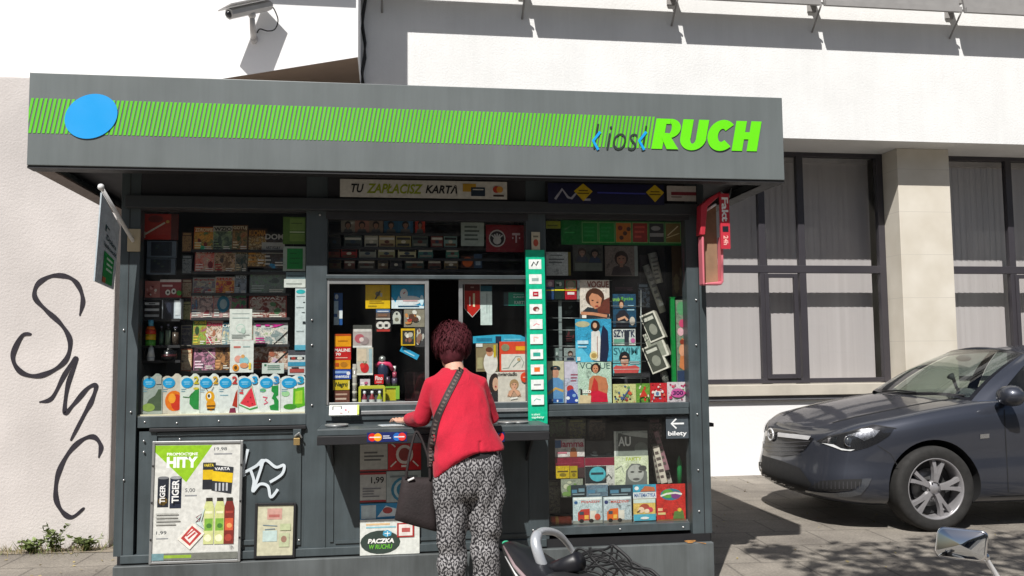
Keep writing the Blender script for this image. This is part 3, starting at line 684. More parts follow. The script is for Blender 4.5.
ps += [('r', .56, .60, .70, .82, '#2a2c30'), ('r', .56, .68, .70, .76, '#d6b21e'), ('p', [(.66, .59), (.88, .56), (.90, .78), (.68, .80)], '#30343a'), ('p', [(.665, .67), (.89, .65), (.895, .73), (.67, .75)], '#e0bd20')]
ps += [('r', .70+.04*i, .585, .72+.04*i, .65, '#b9bcc0') for i in range(4)] + [('t', 'VARTA', .69, .755, .86, .78, '#f0f0ee', .02), ('t', 'VARTA', .57, .785, .68, .81, '#e8d040', .02)]
for i, (bx, lc, cc) in enumerate(((.585, '#cdd292', '#e9e6c2'), (.705, '#c9cf8a', '#e9e6c2'), (.81, '#7c2f28', '#a84438'))):
    ps += [('r', bx+.02, .50, bx+.09, .53, '#33302a'), ('p', [(bx+.02, .50), (bx, .45), (bx, .15), (bx+.11, .15), (bx+.11, .45), (bx+.09, .50)], lc), ('r', bx+.01, .26, bx+.10, .36, '#7fae45' if i < 2 else '#cc5a3a'), ('e', bx+.05, .20, .04, .03, cc), ('e', bx+.06, .30, .03, .02, '#4a7a36' if i < 2 else '#e2a060'), ('r', bx+.015, .40, bx+.095, .42, cc)]
ps += [('p', [(.30, .20), (.44, .11), (.60, .24), (.46, .33)], '#e6e2d8'), ('p', [(.34, .205), (.44, .14), (.565, .24), (.46, .305)], '#b8413e'), ('p', [(.38, .21), (.44, .165), (.525, .24), (.46, .28)], '#ece4de'), ('l', [(.42, .20), (.50, .25)], .02, '#b8413e'), ('l', [(.40, .22), (.48, .27)], .015, '#b8413e'), ('p', [(.49, .33), (.60, .45), (.56, .34), (.60, .27)], '#c3d2cd'), ('l', [(.50, .37), (.56, .40), (.54, .34), (.50, .33), (.55, .37)], .012, '#6f3a46')]
ps += lines(.06, .31, .36, .42, 4, '#b2b2ac') + [('r', .03, .03, .97, .085, '#74766f'), ('r', .03, .03, .16, .085, '#6f9298'), ('r', .16, .045, .46, .07, '#8fae3a'), ('t', '18+', .88, .11, .92, .14, '#55585c')]
m = MB(); graphics(m, w, h, ps, y=.0035, step=.00012); 
for i, (cx_, hh, ww_) in enumerate(((.13, .15, .05), (.27, .19, .065))):      # the name set upright on the two cans
    vs, fs = text2d('TIGER', .03); 
    m.add([(-w/2+(cx_+.5*ww_*1.2-(b_*ww_*1.2))*w, -.0105, (.495+a*hh)*h) for a, b_ in vs], fs, INK('#e8e8e6'))
m.build('print', pf, fix=False)
# small framed notice
X, Z, w, h = rect(254, 503, 295, 558, YF-.02)
pf = empty('framed_notice', 'small black framed sun-bleached notice low on the left panel', 'notice', (X, YF-.022, Z)); pf.rotation_euler = (0, R(1.0), 0)
m = MB()
for q in ((-w/2, -w/2+.014, 0, h), (w/2-.014, w/2, 0, h), (-w/2+.014, w/2-.014, 0, .014), (-w/2+.014, w/2-.014, h-.014, h)): m.box(q[0], q[1], -.002, .012, q[2], q[3], BLK)
m.build('frame', pf, bevel=.002)
m = MB(); m.box(-w/2+.01, w/2-.01, .004, .01, .01, h-.01, INK('#c6c3a8'))
graphics(m, w, h, [('r', .3, .7, .66, .9, '#c79a8e'), ('r', .34, .74, .6, .79, '#b06a62'), ('r', .2, .3, .55, .5, '#bcd0cc'), ('l', [(.2, .6), (.55, .58)], .02, '#6d8290'), ('l', [(.25, .52), (.5, .53)], .02, '#6d8290'), ('r', .6, .2, .85, .45, '#b8bf9c'), ('e', .72, .34, .07, .06, '#9a7868'), ('r', .62, .5, .88, .62, '#b9c29a')], y=.0035)
m.build('print', pf, fix=False)

# papers fixed below the counter
YQ = YF-.002
sheet('paper_notice', (360, 444, 387.5, 471), YQ, '#b4b4ae', lines(.15, .35, .9, .75, 3, '#5c5c5c')+[('r', .0, .0, 1, .05, '#a33')], 'white notice with grey lines at the top left below the counter', 'notice')
sheet('paper_notice', (388, 440, 421, 470), YQ, '#c0222a', [('e', .5, .52, .26, .32, '#d8cfc8'), ('e', .5, .52, .18, .22, '#8e3a38'), ('l', [(.08, .12), (.25, .3)], .04, '#e8e0da'), ('l', [(.92, .12), (.75, .3)], .04, '#e8e0da'), ('l', [(.08, .92), (.22, .78)], .04, '#e8e0da'), ('r', .4, .1, .62, .17, '#e8e0da')], 'red card with a white round emblem behind the bag straps', 'notice')
sheet('price_notice', (360, 472.5, 386, 502), YQ, '#b9b9b3', [('t', '1,99', .42, .6, .92, .85, '#1d1d1f', .02), ('r', 0, .93, 1, 1, '#a0262c'), ('r', 0, 0, 1, .06, '#a0262c')]+lines(.1, .15, .8, .5, 4, '#77777a'), 'white price notice with 1,99 in black below the counter', 'notice')
sheet('paper_notice', (386.5, 471, 421, 502), YQ, '#aab4b2', [('e', .55, .4, .42, .42, '#2f7e9c'), ('e', .55, .4, .34, .34, '#b8c8c8'), ('e', .55, .4, .26, .26, '#2f7e9c'), ('r', .1, .8, .9, .86, '#7a8486')], 'pale notice with a blue ring, beside the handbag', 'notice')
sheet('blue_leaflet', (360, 503, 421, 519), YQ, '#2f8fc0', [('p', [(.28, .15), (.42, .85), (.62, .6), (.7, .2)], '#d8e4e8'), ('e', .45, .55, .08, .2, '#b64a48'), ('r', .02, .05, .26, .9, '#c8d8da')], 'blue leaflet strip with a white shape, half hidden by the handbag', 'leaflet')
sheet('parcel_poster', (360, 519, 419.5, 554.5), YF-.018, '#d9dcd6', [('r', .1, .84, .5, .89, '#d8b88a'), ('r', .1, .76, .6, .8, '#8ec4d2'), ('e', .34, .36, .335, .33, '#37443e'), ('t', 'PACZKA', .13, .33, .57, .46, '#f0f0ec', .045, .15), ('t', 'W RUCHU', .15, .17, .54, .3, '#66b436', .03, .15),
      ('p', [(.38, .56), (.44, .5), (.52, .54), (.53, .64), (.46, .70), (.39, .66)], '#4d9fc0'), ('l', [(.41, .6), (.50, .6)], .012, '#e8efee'), ('l', [(.46, .52), (.46, .66)], .012, '#e8efee'),
      ('r', .62, .48, .91, .88, '#a3302f'), ('r', .65, .52, .88, .84, '#e4dcd6'), ('r', .7, .62, .84, .74, '#b65a56')], 'white parcel poster with a dark oval, lowest sheet below the counter', 'poster')
# card stickers on the counter edge
def counter_sticker(px_, w_, shapes, label, bg='#1d2a66'):
    p = at(px_, 437, YCo-.005); m = MB(); h_ = .052
    m.box(-w_/2, w_/2, 0, .001, 0, h_, INK(bg)); graphics(m, w_, h_, shapes, y=-.0002)
    tag(m.build('card_sticker', None, (p.x, YCo-.0055, p.z-h_/2), fix=False), label, 'sticker')
counter_sticker(387, .215, [('e', .13, .5, .1, .42, '#d8261c'), ('e', .27, .5, .1, .42, '#f0a21e'), ('r', .06, .44, .34, .56, '#e8e0d8'), ('r', .40, .35, .60, .45, '#cfd3e4'), ('r', .40, .56, .56, .66, '#cfd3e4'), ('e', .75, .5, .1, .42, '#2a6fc0'), ('e', .88, .5, .1, .42, '#d83a34'), ('r', .68, .44, .94, .56, '#e8e8ec')], 'dark blue sticker with red orange and blue discs on the counter edge')
counter_sticker(500, .05, [('e', .35, .5, .3, .42, '#2a6fc0'), ('e', .65, .5, .3, .42, '#d8333a')], 'small red and blue disc sticker on the counter edge right of the woman')
# green strip of service icons, standing in front of the post
X, Z, w, h = rect(527.5, 250, 546.5, 424, YF-.04)
m = MB(); m.box(-w/2, w/2, 0, .012, 0, h, INK('#10b48a'))
ic = []
for i in range(10):
    y0 = .915 - i*.0866
    ic.append(('r', .16, y0-.026, .82, y0+.030, '#e6ebe8'))
    ic += [[('l', [(.3, y0-.01), (.42, y0+.015), (.55, y0-.005), (.66, y0+.02)], .07, '#2c3432')], [('r', .3, y0-.01, .66, y0+.008, '#9ab0aa')], [('r', .34, y0-.012, .64, y0+.016, '#b02030'), ('r', .40, y0, .58, y0+.004, '#f0e8e8')], [('e', .5, y0+.002, .17, .014, '#7a3a38'), ('e', .56, y0-.004, .08, .008, '#d2c2b8')], [('l', [(.34, y0-.008), (.5, y0+.005), (.66, y0-.003)], .06, '#e0a0a4')], [('l', [(.36, y0-.012), (.36, y0+.014), (.6, y0+.008)], .05, '#eaa89c')], [('r', .3, y0-.010, .68, y0+.012, '#3aa493')], [('r', .34, y0-.012, .64, y0+.014, '#e8742a')], [('r', .3, y0-.003, .68, y0+.005, '#8a8e90')], [('l', [(.3, y0-.003), (.42, y0+.008), (.66, y0+.001)], .05, '#8cb8aa')]][i]
ic += [('t', 'tu załatwisz', .16, .05, .60, .062, '#e6f4ee', .01), ('t', 'opłaty', .16, .03, .82, .046, '#e6f4ee', .02), ('r', .0, .0, 1, .004, '#0b7f62')]
graphics(m, w, h, ic); o = m.build('service_strip', None, (X, YF-.04, Z), (0, R(-.35), 0), fix=False); tag(o, 'tall turquoise strip of ten white icon squares standing at the right of the hatch', 'sign')
sheet('small_sticker', (531.5, 232, 540, 250), YF-.03, '#b8b09a', [('e', .5, .4, .3, .2, '#a84a38'), ('r', .2, .7, .8, .8, '#6d6a5a')], 'little beige and red sticker just above the turquoise strip', 'sticker')
# tickets sticker
sheet('ticket_sticker', (666, 416.5, 688.5, 438.5), YF+.012, '#4a5258', [('l', [(.25, .68), (.80, .68)], .07, '#e9ecec'), ('l', [(.46, .90), (.24, .68), (.46, .46)], .07, '#e9ecec'), ('t', 'bilety', .08, .08, .92, .34, '#f0f2f2', .02)], 'grey sticker reading bilety with a white left arrow on the lower right pane', 'sticker', thick=.001)
# hanging flag board
p1 = at(101, 187, 4.93); p2 = at(133, 241, YF-.01)
fl = empty('hanging_board', 'narrow white advertising flag board on a pale slanting pole at the left corner', 'sign', p1)
m = MB(); m.tube([(0, 0, 0), p2-p1], .011, WHP, 10); m.sphere((0, 0, 0), .018, WHP, 10, 8); m.build('pole', fl)
m = MB(); m.box(p2.x-p1.x-.03, p2.x-p1.x+.04, p2.y-p1.y-.006, p2.y-p1.y+.008, p2.z-p1.z-.06, p2.z-p1.z+.07, M('cream_plate', (.45, .38, .25), .6)); m.build('bracket', fl, bevel=.003)
b0 = at(92, 281, 4.93)-p1; 
u1 = (p2-p1)*.62                                   # the board hangs under the pole
PF = [Vector((0.002, .0, -.03)), u1+Vector((-.01, 0, -.03)), Vector((u1.x-.035, u1.y, b0.z-.03)), Vector((b0.x+.01, 0.0, b0.z))]
m = MB(); n_ = (PF[1]-PF[0]).cross(PF[3]-PF[0]).normalized(); 
if n_.y > 0: n_ = -n_
m.add([p_+n_*.004 for p_ in PF]+[p_-n_*.004 for p_ in PF], [(0, 1, 2, 3), (7, 6, 5, 4), (0, 4, 5, 1), (1, 5, 6, 2), (2, 6, 7, 3), (3, 7, 4, 0)], INK('#b4bec4'))
def pfp(u, v, d=.006):
    a = PF[3].lerp(PF[2], u); b_ = PF[0].lerp(PF[1], u); return a.lerp(b_, v)+n_*d
def pft(tx, u0, v0, u1_, v1, c, bd=.02, sh=0):
    vs, fs = text2d(tx, bd, sh); m.add([pfp(u0+(u1_-u0)*a, v0+(v1-v0)*b_, .0075) for a, b_ in vs], fs, INK(c))
m.add([pfp(.34, .03), pfp(.86, .03), pfp(.86, .42), pfp(.34, .42)], [(0, 1, 2, 3)], INK('#1c8a44'))
pft('Dobra', .38, .57, .9, .64, '#1b3f45'); pft('bankowość', .3, .47, .95, .54, '#1b3f45')
m.add([pfp(.3, .66), pfp(.36, .66), pfp(.36, .74), pfp(.3, .74)], [(0, 1, 2, 3)], INK('#1b4a50')); m.add([pfp(.3, .72, .0065), pfp(.5, .72, .0065), pfp(.5, .74, .0065), pfp(.3, .74, .0065)], [(0, 1, 2, 3)], INK('#1b4a50'))
for v in (.2, .27, .34): m.add([pfp(.48, v, .0075), pfp(.78, v, .0075), pfp(.78, v+.03, .0075), pfp(.48, v+.03, .0075)], [(0, 1, 2, 3)], INK('#b9d8c0'))
m.add([pfp(.34, .03, .0075), pfp(.5, .03, .0075), pfp(.5, .1, .0075), pfp(.34, .1, .0075)], [(0, 1, 2, 3)], INK('#a05a3a'))
m.build('board', fl, fix=False)
# red newspaper holder at the right end, turned edge-on
hp = at(703, 285, 5.12); ht = at(731, 192, 5.12); HH = ht.z-hp.z
nh = empty('newspaper_holder', 'red and brown newspaper holder with white lettering under the right end of the canopy', 'rack', (at(714, 285, 5.12).x, 5.12, hp.z), R(0))
RED = M('red_plastic', (.50, .03, .05), .4, var=.15); CB = M('brown_hardboard', (.27, .17, .10), .75, var=.2, scale=12); PNK = M('faded_red_plastic', (.62, .16, .20), .45, var=.1)
wd = .12
m = MB(); m.prism([(-.06, .012), (.046, .022), (.046, HH-.06), (-.045, HH-.14)], .05, .062, CB); m.build('back_board', nh)
m = MB(); m.prism([(-.072, .0), (-.06, .0), (-.058, HH*.52), (-.074, HH*.52)], -.01, .06, PNK); m.prism([(.045, .0), (.060, .02), (.066, HH*.52), (.052, HH*.52)], -.01, .06, PNK); m.prism([(-.06, .0), (.045, .0), (.045, .022), (-.06, .012)], -.02, .05, PNK)
m.build('lower_frame', nh, bevel=.006)
m = MB(); m.prism([(-.085, HH*.53), (-.055, HH*.53), (-.035, HH*.83), (.05, HH*.96), (.05, HH), (-.02, HH*.93), (-.075, HH*.85)], -.02, .06, RED); m.build('upper_frame', nh, bevel=.005)
m = MB(); m.box(.038, .098, -.035, -.02, HH*.38, HH*.97, RED)
vs, fs = text2d('Fakt', .03)
m.add([(.048+.042*b_, -.0362, HH*(.93-.26*a)) for a, b_ in vs], fs, INK('#eeeeee')); m.add([(.05, -.036, HH*.62), (.088, -.036, HH*.62), (.088, -.036, HH*.56), (.05, -.036, HH*.56)], [(0, 1, 2, 3)], INK('#20242c'))
vs, fs = text2d('24h', .03); m.add([(.055+.03*b_, -.0362, HH*(.52-.1*a)) for a, b_ in vs], fs, INK('#eeb0a8')); m.build('lettered_strip', nh, fix=False)
m = MB(); m.tube([(.06, 0, HH), (.12, .03, HH-.03), (.16, .08, HH+.04)], .006, ALU, 6); m.tube([(-.03, .03, HH*.8), (.02, -.02, HH*.86)], .008, WHP, 6); m.build('hook', nh)

# ================================================================== GOODS BEHIND THE LEFT WINDOW
def rack(name, x0, y0, x1, ys, Y, label, mat=None, d=.14):
    t = empty(name, label, 'rack', (at((x0+x1)/2, ys[-1], Y).x, Y, at((x0+x1)/2, ys[-1], Y).z)); base = t.location.copy()
    for y in ys:
        a = at(x0, y, Y); c = at(x1, y, Y); m = MB(); m.box(a.x, c.x, Y-.02, Y+d, a.z-.012, a.z, mat or M('rack_metal', (.022, .022, .025), .6)); m.box(a.x, c.x, Y-.03, Y-.026, a.z-.012, a.z+.004, mat or M('rack_metal', (.022, .022, .025), .6))
        o = m.build('shelf', t); o.matrix_parent_inverse = Matrix.Translation(-base)
    for x in (x0, x1):
        a = at(x, y0, Y); c = at(x, ys[-1], Y); m = MB(); m.box(a.x-.008, a.x+.008, Y+d-.01, Y+d+.01, c.z, a.z, mat or M('rack_metal', (.022, .022, .025), .6)); o = m.build('upright', t); o.matrix_parent_inverse = Matrix.Translation(-base)
    return t
YM = 5.46
rack('magazine_rack', 192, 226, 290, (250.5, 272.5, 294, 318.5, 345.5, 371), YM+.02, 'dark stepped rack holding rows of magazines behind the left window')
GL = 'magazines on the rack behind the left window'
def mg(px, bg, tc, title, cols, label, Y=YM, tilt=0, extra=(), grp=GL, name='magazine', turn=0, n=7):
    sh = cover(title, tc, cols, n=n) + list(extra)
    px = (px[0]-.5, px[1]-4.5, px[2]+.5, px[3]+1.5)
    return sheet(name, px, Y, bg, sh, label + ' behind the ' + ('left' if grp == GL else 'right') + ' window', 'magazine', grp, tilt=tilt, lean=-6, turn=turn, thick=.004)
mg((194, 231, 213, 250), '#c25a20', '#e8d9b0', 'ZDROWIE', ['#7a2a18', '#e0a040', '#5a6a3a'], 'orange magazine, top row far left of the rack, rust')
mg((213, 230, 232, 250), '#b9b5a8', '#23282a', 'WZIO', ['#6a7a60', '#45564a', '#8a9a7a'], 'grey and green magazine, top row second from the rack edge,')
mg((232.5, 229, 247, 250), '#6d4a35', '#d8c8a8', 'GOTUJ', ['#8a3a28', '#a87a50', '#4a5a38'], 'brown recipe magazine, top row beside the dark gold one,')
mg((248, 232, 266, 266), '#3c2a1e', '#c88a3a', 'KUCHNIA', ['#a87838', '#c8a060', '#6a4a28', '#d8c090'], 'tall dark magazine with golden food circles in the upper row,')
mg((264, 236, 284, 268), '#262524', '#c8c4bc', 'DOM', ['#3a3c38', '#4a3a30', '#555'], 'black magazine crossed by a white banner,', extra=[('r', -.1, .42, 1.0, .72, '#b9b7b0'), ('t', 'ARTYKUŁY', .1, .54, .8, .62, '#3a3a3c', .02)])
mg((195, 252, 214, 272), '#a3262c', '#e6d6d0', 'LIGHT', ['#7a1a20', '#d86a5a', '#c0a090'], 'dark red magazine with pale title, second row far left,')
mg((214.5, 252, 235, 272), '#a9a294', '#a82028', 'Oar', ['#4a4038', '#7a5a40', '#c8a880'], 'grey magazine with a large red title in the second row,')
mg((193, 282, 215, 293.5), '#98988e', '#a02a2c', 'życie', ['#b04a40', '#667', '#aaa690'], 'grey magazine with red ends in the third row,')
mg((215.5, 281, 234, 293.5), '#b8b2a4', '#c2401e', 'SMAK', ['#c85a28', '#d8a050', '#a03020'], 'white magazine with orange fruit in the third row,')
mg((236, 253, 247, 272), '#4c4a44', '#c8b890', 'NOWE', ['#6a5a48', '#3a4a44', '#8a8070'], 'narrow dark grey magazine, second row beside the large red title,')
mg((233, 324, 253, 345), '#9aa89c', '#a03048', 'Sekret', ['#c8b0a0', '#6a7a5a', '#b06a70'], 'sage magazine half behind the upper white sheet,')
mg((232, 347, 252, 370), '#b0a080', '#2c3a5c', 'Echo', ['#8a5a48', '#c8c0a0', '#5a6a7a'], 'straw magazine half behind the lower white sheet,')
mg((235, 279, 246, 293.5), '#5f6466', '#b9bec0', 'AUTO', ['#3a4044', '#88909a'], 'narrow slate magazine in the third row,')
mg((250, 274, 285, 293), '#6e7876', '#aab4b0', 'KRZYŻÓWKI', ['#59635f', '#7d8884'], 'wide grey green puzzle magazine in the third row,', n=3)
mg((191, 297, 213, 318), '#a8635e', '#c9c9c4', 'Moda', ['#8a3a40', '#bfa8a0', '#5a4a50'], 'dusty pink magazine, fourth row far left,')
mg((213.5, 296, 231, 318), '#8a8f8c', '#d0d4d0', 'ŻYJ', ['#6a6f6a'], 'grey magazine bearing a blue disc in the fourth row,', extra=[('e', .55, .55, .34, .3, '#22708c'), ('e', .55, .55, .2, .18, '#96aeb4')])
mg((231.5, 298, 246, 318), '#6c2c48', '#3f8a60', 'Ogród', ['#2f6a48', '#94305a', '#4a8a5a'], 'purple and green garden magazine in the fourth row,')
mg((249, 299, 286, 318), '#8c3a34', '#ded8cf', 'AGWAŻT', ['#4f7a50', '#b8aca0', '#7a2a28'], 'wide dark red magazine with pale title in the fourth row,')
mg((193, 323, 206, 345), '#4a7a34', '#d8c040', 'zel', ['#2c4a24', '#8ab04a', '#a07a3a'], 'dark green magazine, fifth row far left,')
mg((206, 325, 222, 345), '#c9a29c', '#c02a52', 'Dom', ['#6a8a3a', '#a86a50', '#ded0c0', '#5a3a2a'], 'pink magazine with leaf green picture in the fifth row,', extra=[('l', [(0, .5), (.35, .1)], .05, '#ddd'), ])
mg((222, 327, 232, 345), '#2f8aa4', '#e2e4da', 'OK', ['#d8c8a0', '#7a9aa0'], 'narrow teal magazine in the fifth row,')
mg((254, 327, 287, 345), '#c5c9c6', '#c6288a', 'ny', ['#9aa29e', '#7a8a8a', '#d8d0c8'], 'pale grey magazine with magenta letters in the fifth row,', extra=[('l', [(.55, .02), (1.0, .62)], .03, '#1c1c1c')])
mg((194, 347, 215, 370), '#a86a88', '#f0d8e4', 'Zuzia', ['#6a4a58', '#c88aa4', '#4a3a48'], 'mauve magazine, lowest row far left,', extra=[('l', [(.3, .95), (1.0, .45)], .035, '#d9d2c0')])
mg((215, 345, 230, 370), '#6b4634', '#d8a070', 'Konie', ['#8a5a3a', '#3a2a20', '#a8764a'], 'brown magazine, lowest row by the hanging white sheets,')
mg((252, 346, 288, 370), '#bdb3a6', '#b8342c', 'PIKUN', ['#a8624a', '#7c5240', '#d2c2b2'], 'beige magazine with a big red title, lowest row right,', extra=[('l', [(.4, .02), (1.0, .7)], .03, '#1c1c1c')])
# sheets hanging on the glass
YG = YF + .045
sheet('drawing_sheet', (229.5, 309, 252, 340), YG, '#d8dcd6', [('r', .12, .84, .88, .86, '#9aa6a4'), ('r', .12, .70, .88, .72, '#9ab0ae')]+[('e', .5, .38, .2, .14, '#b8d0c4'), ('e', .5, .38, .17, .11, '#d8dcd6'), ('e', .62, .3, .1, .1, '#b4c8bc')]+lines(.1, .05, .9, .2, 3, '#a8aeaa'), 'upper white sheet with a faint green sketch hung on the left window glass', 'leaflet')
sheet('drawing_sheet', (230, 340.3, 253.5, 372.5), YG, '#d9ddd8', [('r', .15, .76, .45, .82, '#c06a60'), ('r', .55, .78, .85, .82, '#9ab0ae'), ('e', .35, .42, .16, .11, '#e0a090'), ('e', .6, .36, .2, .13, '#8fc4cc'), ('e', .55, .5, .08, .06, '#d8a060'), ('e', .25, .15, .14, .11, '#e0902c'), ('e', .25, .15, .07, .06, '#5a4020'), ('e', .6, .22, .18, .08, '#d9946c'), ('r', .8, .1, .9, .3, '#e8c84a')], 'lower white sheet with coloured animal drawings hung on the left window glass', 'leaflet')
sheet('booklet', (262, 363, 284, 373.5), YG+.05, '#c9d2cc', [('r', .1, .7, .2, .9, '#2c6a4a')]+lines(.25, .3, .95, .85, 3, '#6a8a7c'), 'small white lined booklet behind the watermelon book', 'book')
sheet('price_label', (284, 279, 305.5, 287.5), YG, '#d4d8d2', lines(.1, .3, .95, .6, 1, '#9aa09a'), 'blank white price label strip high on the right of the left window', 'label')
sheet('grey_label', (286, 272, 305.5, 279), YG+.002, '#6a7e84', lines(.1, .3, .95, .6, 1, '#4a5a60'), 'grey blue label just above the white price label strip', 'label')
sheet('tall_leaflet', (295, 288, 306, 350), YG+.004, '#ccd6d8', [('e', .5, .94, .42, .035, '#2fb4b8'), ('r', .1, .86, .9, .87, '#8a989a'), ('r', .72, .76, .9, .775, '#30383c'), ('r', .1, .68, .8, .69, '#8a989a'), ('r', .6, .60, .9, .61, '#50585c'), ('r', .7, .42, .95, .46, '#2c3438'), ('r', .1, .3, .8, .31, '#9aa8aa'), ('r', 0, .0, 1, .08, '#5aaac4')], 'tall narrow pale leaflet along the right edge of the left window', 'leaflet')
sheet('price_list', (288, 350, 306, 375), YG+.008, '#c6ccce', [('r', 0, .8, 1, 1, '#4a4a52'), ('r', .1, .62, .9, .72, '#2a2a2e'), ('e', .3, .67, .12, .06, '#a03a34'), ('e', .65, .67, .15, .06, '#d8d8d0'), ('r', 0, .36, 1, .52, '#3a8fb0'), ('r', .1, .1, .9, .25, '#a84a44'), ('r', .2, .26, .6, .32, '#2a2a2e')], 'small card with blue band and dark glasses picture in the left window', 'card')
sheet('green_sticker', (283, 217, 305.5, 244), YG, '#4c6a22', [('r', .3, .5, .96, .95, '#6a8438'), ('r', .3, .1, .96, .38, '#6a8438'), ('r', .3, .42, .96, .46, '#b8c49a'), ('r', .36, .75, .85, .78, '#3c5018')], 'olive green two part sticker at the top right of the left window', 'sticker')
sheet('green_sticker', (283, 246.5, 305.5, 271), YG, '#9aa49a', [('r', .18, .08, .88, .92, '#107c34'), ('r', .3, .3, .7, .34, '#0c5a26'), ('r', .3, .5, .75, .54, '#0c5a26'), ('r', .3, .7, .6, .74, '#0c5a26')], 'bright green square sticker with grey border below the olive one', 'sticker')
# left side column of goods
YS1 = 5.42
sheet('lighter_poster', (143.5, 214, 178, 239.5), YS1, '#a82c1e', [('l', [(.05, .2), (.62, .66)], .05, '#c9c4b4'), ('e', .7, .7, .05, .06, '#c8a050'), ('e', .35, .8, .22, .14, '#6f2018'), ('r', .8, 0, 1, 1, '#54241e'), ('r', .0, .05, .06, .3, '#b8b4a8')], 'red poster with a white cigarette at the top left of the left window', 'poster', thick=.01)
for i, (q, lab) in enumerate((((147, 241, 176, 257.5), 'upper of two dark screens in grey frames at the left of the left window'), ((146.5, 258.5, 175, 274.5), 'lower of two dark screens in grey frames at the left of the left window'))):
    sheet('display_screen', q, YS1, '#5d6a78', [('r', .14, .1, .86, .95, '#1c2430')]+blobs(5, ['#2a3a4a', '#3a4a3c', '#222c3c'], .18, .15, .8, .9, (.05, .1)), lab, 'display', thick=.03)
rack('goods_rack', 143, 278, 181, (298.5, 319.5, 346, 361), YS1+.03, 'narrow dark rack of small goods at the left edge of the left window', d=.1)
sheet('sweets_bag', (145, 281, 160, 297.5), YS1, '#a8655e', blobs(8, ['#d8cfc8', '#7a2f2c', '#c8908a'], r=(.06, .14)), 'crumpled brown and pink sweets bag left of the panda sweets', 'bag', thick=.02)
sheet('sweets_bag', (160, 279.5, 181, 297.5), YS1, '#8f2c34', [('r', 0, .86, 1, 1, '#d8ccc8'), ('e', .38, .28, .12, .16, '#e0dcd6'), ('e', .38, .28, .05, .07, '#222'), ('e', .66, .34, .12, .16, '#e0dcd6'), ('e', .66, .34, .05, .07, '#222'), ('e', .92, .25, .12, .14, '#3a9a2c'), ('r', .1, .6, .6, .7, '#e0c0c0')], 'red sweets bag with two white faces and a green dot', 'bag', thick=.02)
sheet('box_stack', (144, 301, 160, 319), YS1, '#17181b', [('r', .05, .78, .95, .92, '#c9cdd0'), ('r', .05, .45, .95, .58, '#c9cdd0'), ('r', .05, .12, .95, .25, '#9fa3a8'), ('r', .3, .82, .7, .88, '#44484c')], 'stack of black boxes with white bands in the left window', 'boxes', thick=.06)
sheet('boxed_bottle', (162, 299, 181, 319), YS1, '#c3ccd4', [('r', .05, 0, .62, .98, '#1c1f2b'), ('e', .35, .55, .14, .3, '#2c3040'), ('r', .7, .2, .95, .9, '#d8dee2')], 'white box holding a dark bottle on the small goods rack', 'box', thick=.06)
def bottle(name, px, Y, prof, label, cat='bottle'):
    X, Z, w, h = rect(*px, Y); m = MB()
    for (r0, z0, r1, z1, c) in prof: m.lathe([(.001, z0*h), (r0*w/2, z0*h), (r1*w/2, z1*h), (.001, z1*h)], INK(c, .25), 16)
    return tag(m.build(name, None, (X, Y, Z), fix=False), label, cat)
bottle('lighter_tube', (145, 320, 156.5, 345.5), YS1, [(.9, 0, .9, .22, '#4a9a34'), (.92, .22, .92, .44, '#d8b020'), (.92, .44, .92, .62, '#c83a20'), (.85, .62, .6, .75, '#d86a20'), (.45, .75, .5, 1, '#5aa8c8')], 'red yellow and green banded tube on the small goods rack', 'tube')
bottle('white_tube', (146, 344, 156, 361), YS1-.01, [(.7, 0, .8, .25, '#b9bec2'), (.8, .25, .45, .8, '#d6dadc'), (.3, .8, .3, 1, '#aaa')], 'small white tube below the banded tube', 'tube')
for i, (q, c, l) in enumerate((((159, 326, 164, 345), '#3a5a4a', 'green'), ((165, 324, 171, 345), '#6a7a6a', 'grey green'), ((172, 327, 179, 345), '#4a4038', 'brown'))):
    bottle('small_bottle', q, YS1+.02, [(.9, 0, .9, .7, c), (.4, .7, .4, .9, '#222'), (.5, .9, .5, 1, '#556')], 'small %s bottle among the dark goods beside the banded tube' % l)
bottle('dark_canister', (160, 348, 178, 361), YS1+.02, [(.9, 0, .9, .8, '#15161a'), (.92, .3, .92, .5, '#50282c'), (.6, .8, .4, 1, '#222')], 'squat black canister below the small bottles', 'canister')
for q, c, tc_, nm in (((182, 232, 192, 252), '#5a4038', '#c8a070', 'brown'), ((182, 255, 192, 274), '#3c4a50', '#a8b0b4', 'slate'), ((182, 279, 192, 298), '#7a3a34', '#d8c0a0', 'brick red'), ((182, 301, 191.5, 320), '#4a5a3a', '#c8c890', 'olive'), ((181, 325, 192, 346), '#8a8478', '#3a3a50', 'pale grey'), ((181, 349, 192, 371), '#a85a38', '#f0d8b0', 'orange brown')):
    sheet('hanging_pack', q, YS1+.10, c, [('f', .05, .05, .95, .8, [c, tc_, '#2a2826'], 60, rnd.randint(0, 20)), ('r', .1, .84, .9, .95, tc_)], nm + ' hanging pack between the small goods and the magazine rack', 'pack', thick=.01)
